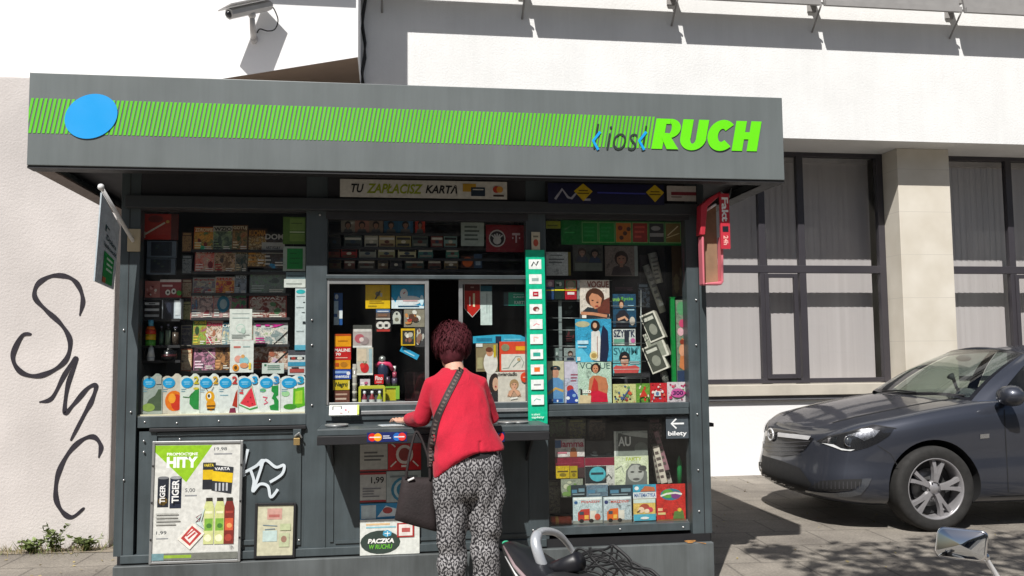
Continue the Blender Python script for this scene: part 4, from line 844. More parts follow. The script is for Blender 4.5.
# row of number books
BKS = [((141.5, 162.5), '#9aa39c', [('p', [(.1, .08), (.35, .35), (.65, .45), (.8, .6), (.95, .6), (.95, .08)], '#4a5a44'), ('e', .35, .16, .3, .1, '#86a04a')], '1', 'a dark green lizard'),
 ((161.5, 182), '#c9c2b4', [('e', .62, .32, .44, .25, '#e07418'), ('e', .75, .28, .28, .2, '#c8341c'), ('e', .52, .38, .18, .12, '#f0a030')], '', 'an orange ball'),
 ((180, 200), '#d4dcd4', [('p', [(.95, .1), (.95, .62), (.75, .58), (.5, .45), (.48, .25), (.7, .12)], '#1f8a3c'), ('l', [(.15, .42), (.45, .4), (.6, .5)], .05, '#2c6a30'), ('e', .8, .62, .14, .03, '#c8b83a')], '2', 'a green leaf shape'),
 ((198.5, 219.5), '#d9e0dc', [('e', .55, .42, .22, .14, '#e6a81c'), ('e', .52, .44, .1, .07, '#f4f0e4'), ('e', .5, .44, .05, .045, '#1c1814'), ('e', .6, .22, .22, .14, '#dd961a'), ('r', .42, .18, .8, .21, '#2c2014'), ('r', .42, .10, .78, .13, '#2c2014'), ('l', [(.45, .56), (.3, .66)], .025, '#2c2014'), ('l', [(.62, .56), (.72, .66)], .025, '#2c2014')], '2', 'a yellow bee'),
 ((218, 238.5), '#dadfdc', [('p', [(.7, .2), (.85, .5), (.95, .6), (.95, .15)], '#b03a28'), ('p', [(.55, .02), (.9, .02), (.85, .15), (.6, .14)], '#7a2a44'), ('r', .1, .45, .5, .47, '#8ab4c4')], '2', 'a red fox tail'),
 ((237, 259), '#dadfdc', [('p', [(.08, .22), (.68, .70), (.96, .14), (.6, .09)], '#3f9a4c'), ('p', [(.12, .24), (.67, .68), (.92, .18), (.58, .13)], '#e6ebe0'), ('p', [(.15, .26), (.66, .66), (.89, .21), (.57, .165)], '#dc3a48'), ('p', [(.1, .5), (.25, .62), (.3, .48)], '#d84a50'), ('e', .5, .3, .02, .015, '#2a1a1a'), ('e', .62, .4, .02, .015, '#2a1a1a'), ('e', .7, .25, .02, .015, '#2a1a1a')], '3', 'a red watermelon slice'),
 ((258.5, 280.5), '#dadfdc', [('p', [(.6, .68), (.9, .7), (.9, .45), (.8, .42), (.92, .32), (.92, .08), (.55, .1), (.5, .2), (.72, .24), (.7, .34), (.6, .38), (.7, .5), (.58, .56)], '#1f8c3e'), ('e', .2, .58, .14, .05, '#5cb46a'), ('l', [(.2, .42), (.4, .4), (.3, .34), (.42, .28), (.25, .24)], .06, '#e0607c')], '3', 'a green figure three'),
 ((280, 305.5), '#dadfdc', [('p', [(.5, .2), (.52, .62), (.95, .66), (.98, .2), (.7, .14)], '#5fae24'), ('p', [(.6, .25), (.6, .55), (.88, .58), (.88, .25)], '#a3cf3a'), ('e', .4, .18, .26, .07, '#3f8c2c'), ('e', .22, .5, .16, .07, '#9ed09a'), ('e', .62, .65, .07, .03, '#f0f0e6')], '3', 'a green frog')]
for i, ((a, c), bg, mot, dg, what) in enumerate(BKS):
    ol = [(0, 0), (1, 0), (1, .84), (.94, .93), (.80, .985), (.66, .985), (.56, .93), (.46, .90), (.34, .93), (.2, .93), (.08, .90), (0, .84)]
    sh = list(mot) + [('r', .06, .60, .3, .615, '#8ab4c4'), ('r', .06, .55, .26, .565, '#8ab4c4'), ('e', .36, .76, .30, .125, '#1c9ad2'), ('r', .18, .77, .52, .79, '#8fd2ee'), ('r', .22, .72, .48, .74, '#8fd2ee'), ('r', .06, .04, .3, .05, '#b0b4b2')]
    if dg: sh.append(('t', dg, .68, .73, .94, .92, ['#a8a8a0', '', '#c8b820', '#d0a028', '#c23a3a', '#1c9ad2', '#2e8ac4', '#1e9ac0'][i], .03))
    sheet('number_book', (a, 373, c, 414), YG+.005+.004*(i % 2), bg, sh, 'white childrens number book with blue disc and ' + what, 'book', 'number books along the bottom of the left window', outline=ol, thick=.004)

# ================================================================== UPPER PACKS ABOVE THE HATCH
PY = 5.46
GP = 'packs on the dark shelves above the hatch'
rows = [(218, 233, [(341, 355, '#8a8478', 'grey portrait'), (355, 369, '#9a6a5c', 'pinkish portrait'), (369, 383, '#7d6a5a', 'brown portrait'), (384, 398, '#20506e', 'dull blue'), (398, 413, '#2a5a78', 'steel blue'), (415, 425, '#a8301f', 'bright red')]),
        (235.5, 247, [(328, 341, '#3c3a36', 'charcoal'), (344, 362, '#47504c', 'slate green'), (364.5, 378, '#a39f8e', 'cream'), (379, 395, '#a8946e', 'tan'), (396, 411, '#8f8252', 'mustard'), (412, 428, '#4a5650', 'sea grey'), (431, 443, '#7a3a34', 'maroon'), (444, 457, '#7c9a94', 'mint')]),
        (248, 258, [(325.5, 340, '#7a3a2c', 'rust'), (341, 357, '#a8322c', 'red'), (359, 376, '#8f9284', 'stone'), (378, 395, '#98946c', 'olive'), (398, 416, '#b3ab84', 'light straw'), (418, 433, '#41706a', 'teal'), (446, 459, '#3f7a68', 'bottle green')]),
        (259.5, 269, [(329, 341, '#5c5034', 'khaki'), (344, 355, '#6b3a34', 'brick'), (358, 375, '#4c4236', 'coffee'), (378, 388, '#7a6a50', 'sand brown'), (390, 402, '#3f3a3c', 'ash'), (405, 424, '#3c4a44', 'pine'), (428, 441, '#5a3c30', 'chestnut'), (444, 458, '#705c3a', 'bronze')])]
rack('pack_rack', 327, 216, 522, (233.5, 247.7, 258.7, 270), PY+.01, 'dark shelf unit of packs above the serving hatch', d=.12)
rn = ['top', 'second', 'third', 'bottom']
for ri, (y0, y1, L_) in enumerate(rows):
    for (a, c, col, nm) in L_:
        sh = [('r', .05, .62, .95, .82, '#c9c4b8' if rnd.random() < .5 else '#26262a'), ('r', .1, .1, .9, .3, rnd.choice(['#2c2a28', '#6a4a30', '#888478'])), ('e', .5, .45, .16, .14, rnd.choice(['#ccc4b0', '#5a2a24', '#334455']))] if ri else face(.5, .5, .38, hair='#2a2220', skin='#94705c', top='#555', asp=.9)
        sheet('pack', (a, y0, c, y1), PY, col, sh, nm + ' pack on the ' + rn[ri] + ' shelf above the serving hatch', 'pack', GP, thick=.02)
sheet('shelf_notice', (461, 222.5, 484, 246), PY-.08, '#96a098', lines(.15, .2, .9, .9, 4, '#4a5450'), 'pale green typed notice above the hatch beside the red hand panel', 'notice')
sheet('hand_panel', (486, 225, 525.5, 252), PY-.08, '#7c1420', [('e', .28, .5, .21, .32, '#b9b4b0'), ('e', .28, .5, .18, .27, '#241c20'), ('e', .28, .42, .1, .14, '#b9b4b0')]+[('l', [(.28, .45), (.14+.07*k, .68-.03*abs(k-2))], .035, '#b9b4b0') for k in range(5)]+[('r', .66, .62, .86, .70, '#c9a8ac'), ('r', .74, .34, .78, .66, '#c9a8ac'), ('r', .66, .48, .69, .55, '#c9a8ac'), ('r', .83, .48, .86, .55, '#c9a8ac')], 'dark red panel with a white hand disc and a letter T above the hatch', 'sign')
sheet('orange_pack', (461, 256, 474, 268), PY-.01, '#4a2a20', [('e', .5, .5, .4, .42, '#c85a1c')], 'orange disc pack at the lower right of the upper shelves', 'pack')
sheet('blue_pack', (474, 254, 482, 268), PY-.01, '#38506a', [('r', .2, .2, .8, .5, '#8a9aa8')], 'slate blue pack beside the orange disc pack', 'pack')

# ================================================================== HATCH, LEFT PANE
YH = YF + .07
sheet('yellow_notice', (365.5, 285, 390, 308.5), YH, '#dfb70c', [('e', .5, .62, .1, .1, '#6a6a5a'), ('l', [(.4, .4), (.6, .75)], .06, '#4a4a40'), ('r', .6, .5, .68, .66, '#b8b8a8'), ('r', .1, .08, .45, .14, '#b89a10')]+lines(.15, .2, .9, .4, 2, '#b3920e'), 'bright yellow notice at the top of the left hatch pane', 'notice')
sheet('blue_advert', (391.5, 285, 424, 308.5), YH, '#1f9fd2', [('p', [(0, 0), (0, .5), (.12, .25), (.22, .55), (.35, .2), (1, .1), (1, 0)], '#d9e8ee'), ('e', .58, .34, .34, .2, '#dde3e6'), ('e', .38, .62, .12, .22, '#e2e8ea'), ('l', [(.36, .62), (.42, .7)], .03, '#c86a6a'), ('r', .35, .3, .8, .36, '#d0a8a8'), ('r', .2, .07, .85, .12, '#144a6a'), ('e', .93, .35, .06, .22, '#cfeaf4')], 'light blue advert with white cloud shapes at the top of the left hatch pane', 'poster')
sheet('small_card', (376, 309.2, 390, 319.5), YH, '#67574e', [('r', 0, .68, 1, 1, '#4a6a94'), ('r', .1, .74, .9, .84, '#cfd4da'), ('r', 0, 0, 1, .14, '#bcb8b0'), ('r', .15, .3, .8, .5, '#85604a')], 'small brown and blue card under the yellow notice', 'card')
sheet('eyes_card', (375.5, 321, 391, 331.5), YH, '#2c2624', [('e', .3, .6, .26, .36, '#d8d4ce'), ('e', .7, .6, .26, .36, '#d8d4ce'), ('r', .2, .45, .4, .7, '#2a2a2c'), ('r', .6, .45, .8, .7, '#2a2a2c'), ('r', .08, .0, .92, .2, '#b83a34')], 'card with two round white eyes over a red strip', 'card')
sheet('tag_card', (391.5, 310.5, 402, 324.5), YH, '#24282c', [('e', .5, .5, .4, .44, '#c2c6bc'), ('r', .15, .05, .85, .5, '#c2c6bc'), ('e', .5, .35, .2, .14, '#7c7a6a'), ('r', .42, .7, .58, .84, '#24282c')], 'grey tag shaped card beside the eyes card', 'card')
sheet('sticker_sheet', (404, 309.5, 424.5, 327), YH, '#8a8474', blobs(16, ['#4a7a34', '#a83c30', '#d0c4a0', '#5a3a2c', '#c88a50', '#dadad0'], .02, .02, .98, .98, (.08, .16)), 'busy multicoloured sticker sheet below the light blue advert', 'stickers')
sheet('sticker_sheet', (401, 328.5, 415, 345.5), YH, '#d8b01c', [('r', .1, .08, .92, .88, '#33322f')]+blobs(9, ['#b9b4a4', '#8a5a48', '#e2ded2', '#5a6a5a'], .14, .12, .88, .84, (.1, .16)), 'yellow bordered photo sticker card in the left hatch pane', 'stickers')
sheet('sticker_sheet', (415, 327.5, 424.5, 347), YH, '#3a3a3c', blobs(11, ['#b9b8b0', '#8a6a5a', '#d8d4c8', '#6a6a66'], .02, .02, .98, .98, (.12, .2)), 'dark narrow photo sticker card by the edge of the left hatch pane', 'stickers')
sheet('hanging_pack', (334, 293, 342.5, 325), YH+.04, '#2a5a9c', [('e', .3, .88, .2, .08, '#c8d8e8'), ('r', 0, .35, .5, .75, '#a8c8dc'), ('r', .4, .2, 1, .45, '#dde6ea'), ('r', 0, 0, .6, .25, '#a8c8dc')], 'narrow blue and white hanging pack at the left of the hatch pane', 'pack')
sheet('crayon_box', (334.5, 334, 351, 346.5), YH, '#e69a12', [('r', 0, .85, 1, 1, '#b84a18'), ('r', .2, .4, .8, .5, '#c27a10')], 'plain orange box on top of the stack in the left hatch pane', 'box', thick=.05)
sheet('raspberry_box', (334, 346.7, 351, 360), YH, '#c22222', [('t', 'MALINE', .04, .62, .96, .86, '#f0e6e0', .03), ('t', '70', .1, .34, .4, .54, '#f0e6e0', .03), ('r', .1, .14, .8, .2, '#e8b8a8')], 'red box with white lettering and number in the left hatch pane', 'box', thick=.05)
sheet('orange_pack', (334, 360.2, 350.5, 369), YH, '#e0941a', [('e', .6, .5, .22, .3, '#b3741c'), ('r', .05, .3, .3, .7, '#b84a18')], 'small amber pack below the red box with white lettering', 'pack', thick=.05)
sheet('mint_roll', (333, 369.5, 351, 379), YH, '#2a4aa0', [('t', 'mentos', .1, .12, .9, .42, '#e4e8f0', .03), ('r', .1, .6, .8, .85, '#8aa8d8'), ('e', .85, .6, .1, .2, '#e8e8f0')], 'blue mint pack in the stack of the left hatch pane', 'pack', thick=.05)
sheet('black_yellow_pack', (333, 380, 349.5, 390), YH, '#c9b228', [('t', 'Negro', .12, .2, .88, .8, '#22301c', .03, .2), ('r', .94, .1, 1, .9, '#e8e0a0')], 'yellow pack with dark green writing in the left hatch pane', 'pack', thick=.05)
sheet('brown_pack', (334, 390.6, 349.5, 402), YH, '#6a3f33', [('r', .1, .6, .85, .75, '#b89a88'), ('r', .1, .2, .8, .36, '#c8b0a0')], 'brown pack at the bottom of the stack in the left hatch pane', 'pack', thick=.05)
sheet('menu_leaflet', (353, 325, 372, 347.5), YH, '#b3a8a4', [('r', 0, .82, 1, 1, '#4f504c'), ('r', .04, .70, .96, .82, '#d6d2cc'), ('e', .35, .4, .26, .2, '#b8606a'), ('e', .6, .3, .24, .18, '#9a8a8a'), ('e', .45, .35, .12, .1, '#d8c8c4'), ('r', 0, 0, 1, .08, '#e0e0dc')], 'leaflet with pink flower picture in the clear stand', 'leaflet')
sheet('menu_leaflet', (356.5, 347.5, 373, 375), YH-.004, '#c2beb0', [('r', .05, .5, .6, .95, '#d0c0a8'), ('r', .75, .05, .95, .95, '#9fb8c0'), ('e', .5, .26, .26, .18, '#c2262a'), ('e', .35, .34, .14, .1, '#d83a34'), ('l', [(.4, .5), (.5, .38), (.6, .5)], .04, '#4a7a34'), ('r', 0, 0, 1, .06, '#e6e6e0')], 'leaflet with red berries standing below the pink one', 'leaflet')
X, Z, w, h = rect(352.5, 364, 357, 403, YH); m = MB(); m.lathe([(.001, 0), (w/2, 0), (w/2, h), (.001, h)], M('clear_tube', (.35, .33, .3), .15), 12)
for k in range(5): m.lathe([(w*.52, h*(.05+.2*k)), (w*.56, h*(.08+.2*k)), (w*.52, h*(.11+.2*k))], INK('#c9c6ba'), 12)
tag(m.build('stand_tube', None, (X, YH, Z)), 'slim clear tube with pale rings beside the pack stack', 'tube')
# small toy bottle holder, basket, figure
X, Z, w, h = rect(358.5, 385.5, 385.5, 405.5, YH-.01)
t = empty('bottle_display', 'yellow green arched display holding three little bottles', 'display', (X, YH-.01, Z))
YG_ = M('lime_plastic', (.50, .50, .04), .4)
m = MB(); m.prism([(-w/2, 0), (-w/2+.014, 0), (-w/2+.014, h-.02), (w/2-.014, h-.02), (w/2-.014, 0), (w/2, 0), (w/2, h-.01), (w/2-.01, h), (-w/2+.01, h), (-w/2, h-.01)], 0, .012, YG_); m.build('frame', t, bevel=.002)
m = MB(); m.box(-w/2+.014, w/2-.014, .03, .034, 0, h-.02, INK('#50545c')); m.build('back', t)
for i, c in enumerate(('#7c3040', '#8a2c34', '#8a9a28')):
    m = MB(); bx = (-.28+.28*i)*w; m.lathe([(.001, 0), (.016, 0), (.017, h*.35), (.008, h*.5), (.007, h*.62), (.001, h*.62)], INK(c), 12, T=T_((bx, .015, 0))); m.lathe([(.0085, h*.6), (.009, h*.72), (.001, h*.74)], INK('#d4d8dc'), 12, T=T_((bx, .015, 0))); m.lathe([(.0172, h*.1), (.0176, h*.3)], INK('#c8ccc8'), 12, T=T_((bx, .015, 0))); m.build('bottle', t)
X, Z, w, h = rect(384, 386.5, 398.5, 400.5, YH+.05); m = MB(); YB_ = M('yellow_basket', (.62, .56, .03), .45); GB_ = M('green_basket', (.22, .46, .05), .45)
m.loft([[(sx*w*.40, sy*.035+.03, 0) for sx, sy in ((-1, -1), (1, -1), (1, 1), (-1, 1))], [(sx*w*.52, sy*.05+.03, h) for sx, sy in ((-1, -1), (1, -1), (1, 1), (-1, 1))]], YB_, smooth=False); m.box(w*.3, w*.56, -.022, .085, h*.1, h*1.02, GB_); m.box(-w*.56, w*.3, -.024, .08, h*.9, h*1.02, GB_)
tag(m.build('small_basket', None, (X, YH+.05, Z)), 'little yellow and green basket behind the bottle display', 'basket')
X, Z, w, h = rect(376, 355, 392, 386, YH+.06)
t = empty('toy_figure', 'small toy figure with silver head and pink arms behind the basket', 'toy', (X, YH+.06, Z))
m = MB(); m.sphere((-.01, 0, h*.86), .022, M('silver_toy', (.4, .42, .4), .3, metal=.6)); m.build('head', t)
m = MB(); m.sphere((-.005, 0, h*.48), (.034, .025, .06), INK('#26304a')); m.build('torso', t)
m = MB(); m.tube([(-.05, 0, h*.66), (-.02, 0, h*.74), (.03, -.01, h*.70), (.055, 0, h*.52)], .014, INK('#d03a66')); m.build('arms', t)
m = MB(); m.tube([(-.02, 0, h*.3), (-.025, 0, 0)], .016, INK('#c8c4bc')); m.tube([(.02, 0, h*.3), (.028, 0, 0)], .016, INK('#3a2a3c')); m.build('legs', t)
sheet('red_tag', (374.5, 374.5, 383.5, 384), YH, '#c81f24', [('t', 'Fino', .1, .4, .9, .85, '#f0e4e0', .03), ('r', .2, .15, .8, .25, '#e8b0a8')], 'small red tag in front of the toy figure', 'tag')
sheet('pink_card', (360, 379, 370, 386.5), YH-.005, '#c8bcc0', blobs(6, ['#c06080', '#50404c', '#e8e0e0'], r=(.1, .2)), 'small pale pink card on top of the bottle display', 'card')
bottle('pen_pot', (391.5, 366, 397.5, 386), YH+.06, [(.9, 0, .9, .4, '#50485c'), (.7, .4, .7, .7, '#a84a60'), (.4, .7, .5, 1, '#dcdcdc')], 'white topped small bottle rising from the basket')
X, Z, w, h = rect(398.5, 350, 418, 355.5, YH+.02); m = MB(); m.loft([[(-w/2, y_, z_) for y_, z_ in ((0, 0), (.02, 0), (.02, h), (0, h))], [(w/2, y_, z_) for y_, z_ in ((0, 0), (.02, 0), (.02, h), (0, h))]], INK('#2a9ac8'), smooth=False); graphics(m, w, h, [('r', .2, .3, .8, .55, '#9fd4e8')], y=-.001)
tag(m.build('gum_pack', None, (X, YH+.02, Z), (0, R(28), 0)), 'slanting light blue chewing gum pack hung in the left hatch pane', 'pack')
sheet('flyer_stack', (329, 403.5, 359, 415), YF-.05, '#d6d9d2', [('r', .1, .5, .14, .9, '#3a3a3c'), ('r', .1, .86, .4, .9, '#3a3a3c'), ('r', .38, .6, .42, .9, '#3a3a3c'), ('e', .55, .5, .04, .08, '#b84a6a'), ('e', .65, .3, .03, .06, '#8a6a50'), ('r', .93, 0, 1, 1, '#a8b840'), ('e', .4, .2, .05, .08, '#c8a8a8')], 'stack of white flyers with lime edge leaning on the sill left of the hatch', 'flyers', lean=-35, thick=.012)
for (a, y0, c, y1, col, nm) in ((334, 362, 350, 376, '#5a2c22', 'rust brown carton behind the pack stack'), (405, 372, 424, 402, '#2c1418', 'dark red jacket coloured box deep in the hatch')):
    sheet('carton', (a, y0, c, y1), YH+.3, col, lines(.1, .2, .9, .8, 2, '#3a2420'), nm, 'box', thick=.08)

# ================================================================== HATCH, RIGHT PANE
YI = YF + .10
sheet('red_pennant', (464, 284, 480.5, 317.5), YI, '#d6d0cc', [('p', [(.03, .98), (.97, .98), (.97, .28), (.5, .03), (.03, .28)], '#bf2419'), ('r', .03, .8, .97, .99, '#5a1a18'), ('l', [(.35, .35), (.35, .62)], .07, '#e8d8d0'), ('l', [(.6, .32), (.6, .72)], .12, '#e8e0b8'), ('r', .4, .88, .6, .92, '#b88a80')], 'red pointed pennant with white edge in the right hatch pane', 'pennant', outline=[(0, 1), (1, 1), (1, .27), (.5, 0), (0, .27)])
sheet('white_label', (480.5, 286, 492, 325), YI, '#cddcd8', [('r', 0, .86, 1, 1, '#1f5c70'), ('l', [(.55, .3), (.55, .8)], .06, '#93a8a4'), ('l', [(.75, .1), (.75, .6)], .03, '#b8c8c4')], 'tall pale label beside the red pennant', 'label')
sheet('teal_sign', (508, 292.5, 529, 305.5), YI, '#14a07e', [('r', -.2, 0, .02, 1, '#30484c'), ('t', 'ŁADUJ', .25, .55, .95, .72, '#cfeae0', .02), ('t', 'KARTY', .3, .1, .85, .35, '#dff2ea', .03), ('r', .25, .8, .8, .88, '#8fd0be')], 'teal sign at the upper right of the right hatch pane', 'sign')
sheet('display_header', (473, 334.5, 529, 343), YI+.02, '#35a9cc', [('r', .06, .2, .34, .6, '#1f7a9c'), ('r', .4, .0, .5, .8, '#1c2c44'), ('r', .55, .3, .85, .5, '#6cc4de')], 'light blue arched header of the cardboard display in the right hatch pane', 'display', outline=[(0, 0), (1, 0), (.96, .55), (.85, .9), (.7, 1), (.4, .98), (0, .8)])
sheet('magazine', (476, 343.5, 498, 371.5), YI, '#8d7f60', [('e', .66, .30, .32, .42, '#dcd8d0'), ('e', .62, .66, .15, .12, SK), ('e', .6, .78, .16, .09, '#6a3a28'), ('r', .8, .5, .9, .95, '#c8b020'), ('r', .05, .1, .3, .5, '#a8a078'), ('r', 0, .88, .3, 1, '#dde0dc')], 'magazine with a white bride on olive ground in the right hatch pane', 'magazine')
sheet('colouring_book', (499.5, 341.5, 529, 371.5), YI, '#d9482a', [('r', .06, .04, 1, .58, '#ddd9cf'), ('e', .2, .8, .14, .12, '#8a8a6a'), ('r', .55, .7, 1, .84, '#e8a81c'), ('l', [(.1, .1), (.3, .12), (.4, .3), (.55, .5), (.7, .5), (.82, .3), (.75, .12)], .02, '#8a9a90'), ('l', [(.45, .15), (.6, .3), (.7, .35)], .02, '#8a9a90'), ('e', .65, .4, .06, .05, '#c8a878')], 'orange headed colouring book in the right hatch pane', 'book')
sheet('magazine', (487, 372, 499, 402.5), YI, '#d4d0c8', [('e', .65, .6, .5, .36, '#2c2220'), ('e', .72, .6, .26, .22, '#cfa58a'), ('p', [(.2, 0), (.4, .35), (1, .3), (1, 0)], '#26262a'), ('e', .25, .2, .15, .1, '#222'), ('e', .2, .45, .1, .06, '#2a2a2a'), ('e', .72, .52, .07, .03, '#b02a30')], 'black and white magazine with a dark haired woman behind the customer', 'magazine')
sheet('magazine', (498, 371.8, 529, 402.5), YI-.003, '#d3ccc0', [('t', 'zwierciadło', .0, .86, .62, .99, '#2a2624', .03)] + face(.52, .56, .24, hair='#a88860', skin='#d4a082', top='#b8957c') + [('l', [(.35, .22), (.5, .45), (.68, .24)], .12, '#d4a082'), ('l', [(.4, .12), (.62, .16)], .05, '#f0ece6')], 'beige magazine with a fair haired woman resting her chin in the right hatch pane', 'magazine')
sheet('orange_disc', (525.5-5, 372, 530, 382.5), YI-.012, '#e0431e', [('r', .25, .45, .75, .55, '#f0b8a0')], 'round orange price disc on the beige magazine', 'sticker', outline=circ(.5, .5, .5, .5, 20))
# ================================================================== RIGHT WINDOWS
YT = YF + .09; GR = 'magazines shown in the right windows'
def rm(px, bg, shapes, label, Y=YT, cat='magazine', name='magazine', tilt=0, **k):
    
    def mixc(c, f): return '#%02x%02x%02x' % tuple(int(max(0, min(255, int(c[i:i+2], 16)*f))) for i in (1, 3, 5))
    if (px[2]-px[0])*(px[3]-px[1]) > 120: shapes = [('f', .02, .02, .98, .98, [mixc(bg, .62), mixc(bg, .95), bg, mixc(bg, 1.12)], 26, rnd.randint(0, 30))] + list(shapes)
    return sheet(name, px, Y, bg, shapes, label, cat, GR if cat == 'magazine' else None, tilt=tilt, thick=k.pop('thick', .004), **k)
rm((546, 221, 560.5, 228.5), '#8a9020', [('r', .1, .3, .8, .5, '#5a6018')], 'small yellow green label left of the green seven part board', cat='label', name='label')
cells = [('r', 0, 0, 1, 1, '#0a6a26')]; cc = ['#0b6f28', '#0c7a2c', '#0c8030', '#b4681c', '#8c2a1e', '#2c2a2c', '#6f5a28']
for i, c in enumerate(cc):
    if i == 0: cells.append(('l', [(.03, .5), (.11, .5)], .01, '#3a9a4c')); continue
    x0 = .17+.138*(i-1); cells += [('r', x0, .08, x0+.134, .95, '#6a9a5c'), ('r', x0+.006, .12, x0+.128, .91, c)]
    if i in (1, 2): cells += lines(x0+.02, .3, x0+.11, .8, 3, '#2a8c44')
    if i == 3: cells += [('e', x0+.05+.03*k, .3+.18*(k % 3), .018, .09, '#4a2a14') for k in range(3)]+[('e', x0+.04, .7, .02, .1, '#6a2418')]
    if i == 4: cells += lines(x0+.02, .25, x0+.11, .85, 3, '#b8483a')
    if i == 5: cells += [('r', x0+.01, .35, x0+.125, .5, '#8c8a88'), ('e', x0+.06, .7, .04, .1, '#8c8a88')]
    if i == 6: cells += [('l', [(x0+.02, .4), (x0+.11, .8)], .008, '#d0c09a'), ('l', [(x0+.01, .3), (x0+.12, .5)], .008, '#b8a878')]
sheet('picture_board', (561, 221, 681, 245), YT, '#0a6a26', cells, 'long green board with seven coloured fields at the top of the right window', 'sign')
rm((546, 252, 568, 275.5), '#b4b9ba', lines(.12, .5, .9, .75, 2, '#5c6264')+[('r', .2, .84, .75, .88, '#5c6264'), ('e', .5, .2, .06, .06, '#8a9092'), ('r', 1.0, 0, 1.12, 1, '#6d6420')], 'pale typed notice near the top left of the right window', cat='notice', name='notice')
rm((573, 245, 603, 271), '#45443f', face(.3, .7, .22, top='#3a3a44', skin='#7c6456')+face(.72, .66, .22, hair='#1c1816', skin='#7c6456')+[('r', .05, 0, .95, .3, '#5a5f58')], 'dim poster of two heads over a grey band in the upper right window', cat='poster', name='poster')
rm((605, 246, 637.5, 276), '#6b605a', face(.5, .55, .34, skin='#84604e', hair='#2a1a14', top='#3a3030')+[('r', .9, 0, 1, 1, '#7c8480')], 'dim brown portrait poster in the upper right window', cat='poster', name='poster')
rm((546, 280, 554, 299.5), '#23406a', [('r', 0, .65, 1, 1, '#a07a8c'), ('r', 0, .45, 1, .5, '#d8c820'), ('e', .5, .8, .3, .12, '#d8c0c8')], 'small navy and pink booklet first in the row by the top sun edge', cat='booklet', name='booklet')
rm((554.5, 280, 564.5, 299.5), '#1c2c26', [('r', .05, .6, .95, .98, '#5f7a6c')]+blobs(5, ['#c9d0c8', '#2c3c34'], .1, .62, .9, .96, (.08, .14))+[('r', 0, .45, 1, .52, '#d8c820')], 'small dark green booklet with yellow band beside the navy one', cat='booklet', name='booklet')
rm((565, 280, 576.5, 299.5), '#b02030', [('r', .05, .55, .95, .98, '#5c7a5c'), ('e', .5, .75, .35, .2, '#9a8a78'), ('r', 0, .45, 1, .5, '#d8c820'), ('r', .2, .25, .8, .38, '#e8d8d8')], 'small red booklet with green picture beside the reclining face magazine', cat='booklet', name='booklet')
rm((577, 280, 588, 299.5), '#7c8a86', [('r', .05, .6, .95, .98, '#b8c8d0'), ('e', .4, .8, .25, .1, '#e6eaec'), ('r', .2, .2, .8, .3, '#a8b4ae')], 'small grey booklet half hidden by the reclining face magazine', cat='booklet', name='booklet', Y=YT+.01)
rm((580, 280, 609.5, 318.5), '#ded2c6', [('t', 'VOGUE', .24, .80, .98, .97, '#8a4438', .03), ('p', [(0, .12), (.25, .30), (.95, .20), (1, .02), (0, 0)], '#2a3238'), ('p', [(.55, .40), (1, .55), (1, .12), (.6, .14)], '#6a3428'), ('e', .50, .55, .32, .24, '#4a2c1e'), ('p', [(.3, .55), (.34, .36), (.5, .24), (.68, .32), (.74, .52), (.6, .62), (.4, .66)], '#c98a68'), ('e', .42, .47, .04, .015, '#2a1a14'), ('e', .58, .42, .04, .015, '#2a1a14'), ('e', .56, .32, .06, .02, '#a84438'), ('l', [(.02, .14), (.45, .12), (.9, .06)], .10, '#c98a68'), ('r', .05, .01, .2, .09, '#e8e4dc')], 'pale magazine with a brown haired face lying on one arm in the right window')
rm((575.5, 319, 611.5, 362), '#3aa0c8', [('p', [(.0, 0), (.0, .5), (.4, .1), (.5, 0)], '#5cc0e0'), ('e', .2, .88, .2, .07, '#b8b490'), ('p', [(.42, .05), (.44, .7), (.60, .76), (.68, .7), (.72, .2), (.66, .02)], '#e4e2de'), ('p', [(.66, .02), (.70, .6), (.76, .86), (.9, .72), (.92, .3), (.86, .0)], '#1c2440'), ('e', .55, .84, .13, .13, '#2c201c'), ('e', .54, .85, .06, .065, '#d0a080'), ('e', .5, .15, .12, .1, '#e0d4a0'), ('e', .5, .15, .08, .06, '#b89858'), ('l', [(.6, .1), (.6, .6)], .015, '#a05a50'), ('r', .05, .42, .35, .50, '#bfe2f0'), ('r', .06, .34, .3, .37, '#bfe2f0'), ('r', .03, .03, .12, .12, '#e4e6e6')], 'light blue magazine with a dark haired woman in a long white shirt')
rm((578, 361.5, 611.5, 403), '#b9d2bf', [('t', 'VOGUE', .06, .82, .96, .97, '#1f4a4c', -.005), ('e', .53, .84, .15, .12, '#2a1c16'), ('p', [(.28, .12), (.34, .58), (.45, .66), (.62, .66), (.84, .60), (.9, .4), (.84, .12), (.72, .1)], '#c07a54'), ('p', [(.40, .04), (.38, .3), (.48, .62), (.58, .50), (.60, .3)], '#c23430'), ('p', [(.38, .02), (.36, .28), (.6, .3), (.86, .22), (.88, .02)], '#cc1f3c'), ('e', .52, .82, .085, .1, '#c98a68'), ('e', .49, .83, .02, .01, '#2a1a14'), ('e', .56, .83, .02, .01, '#2a1a14'), ('e', .525, .775, .03, .01, '#a02c30'), ('p', [(.0, .0), (.05, .2), (.38, .18), (.36, .0)], '#d8c49c'), ('t', 'lato', .1, .24, .38, .34, '#f2f0e8', .03), ('r', .06, .2, .12, .34, '#2a2a2a')], 'mint magazine with a short haired woman in a red one shoulder dress')
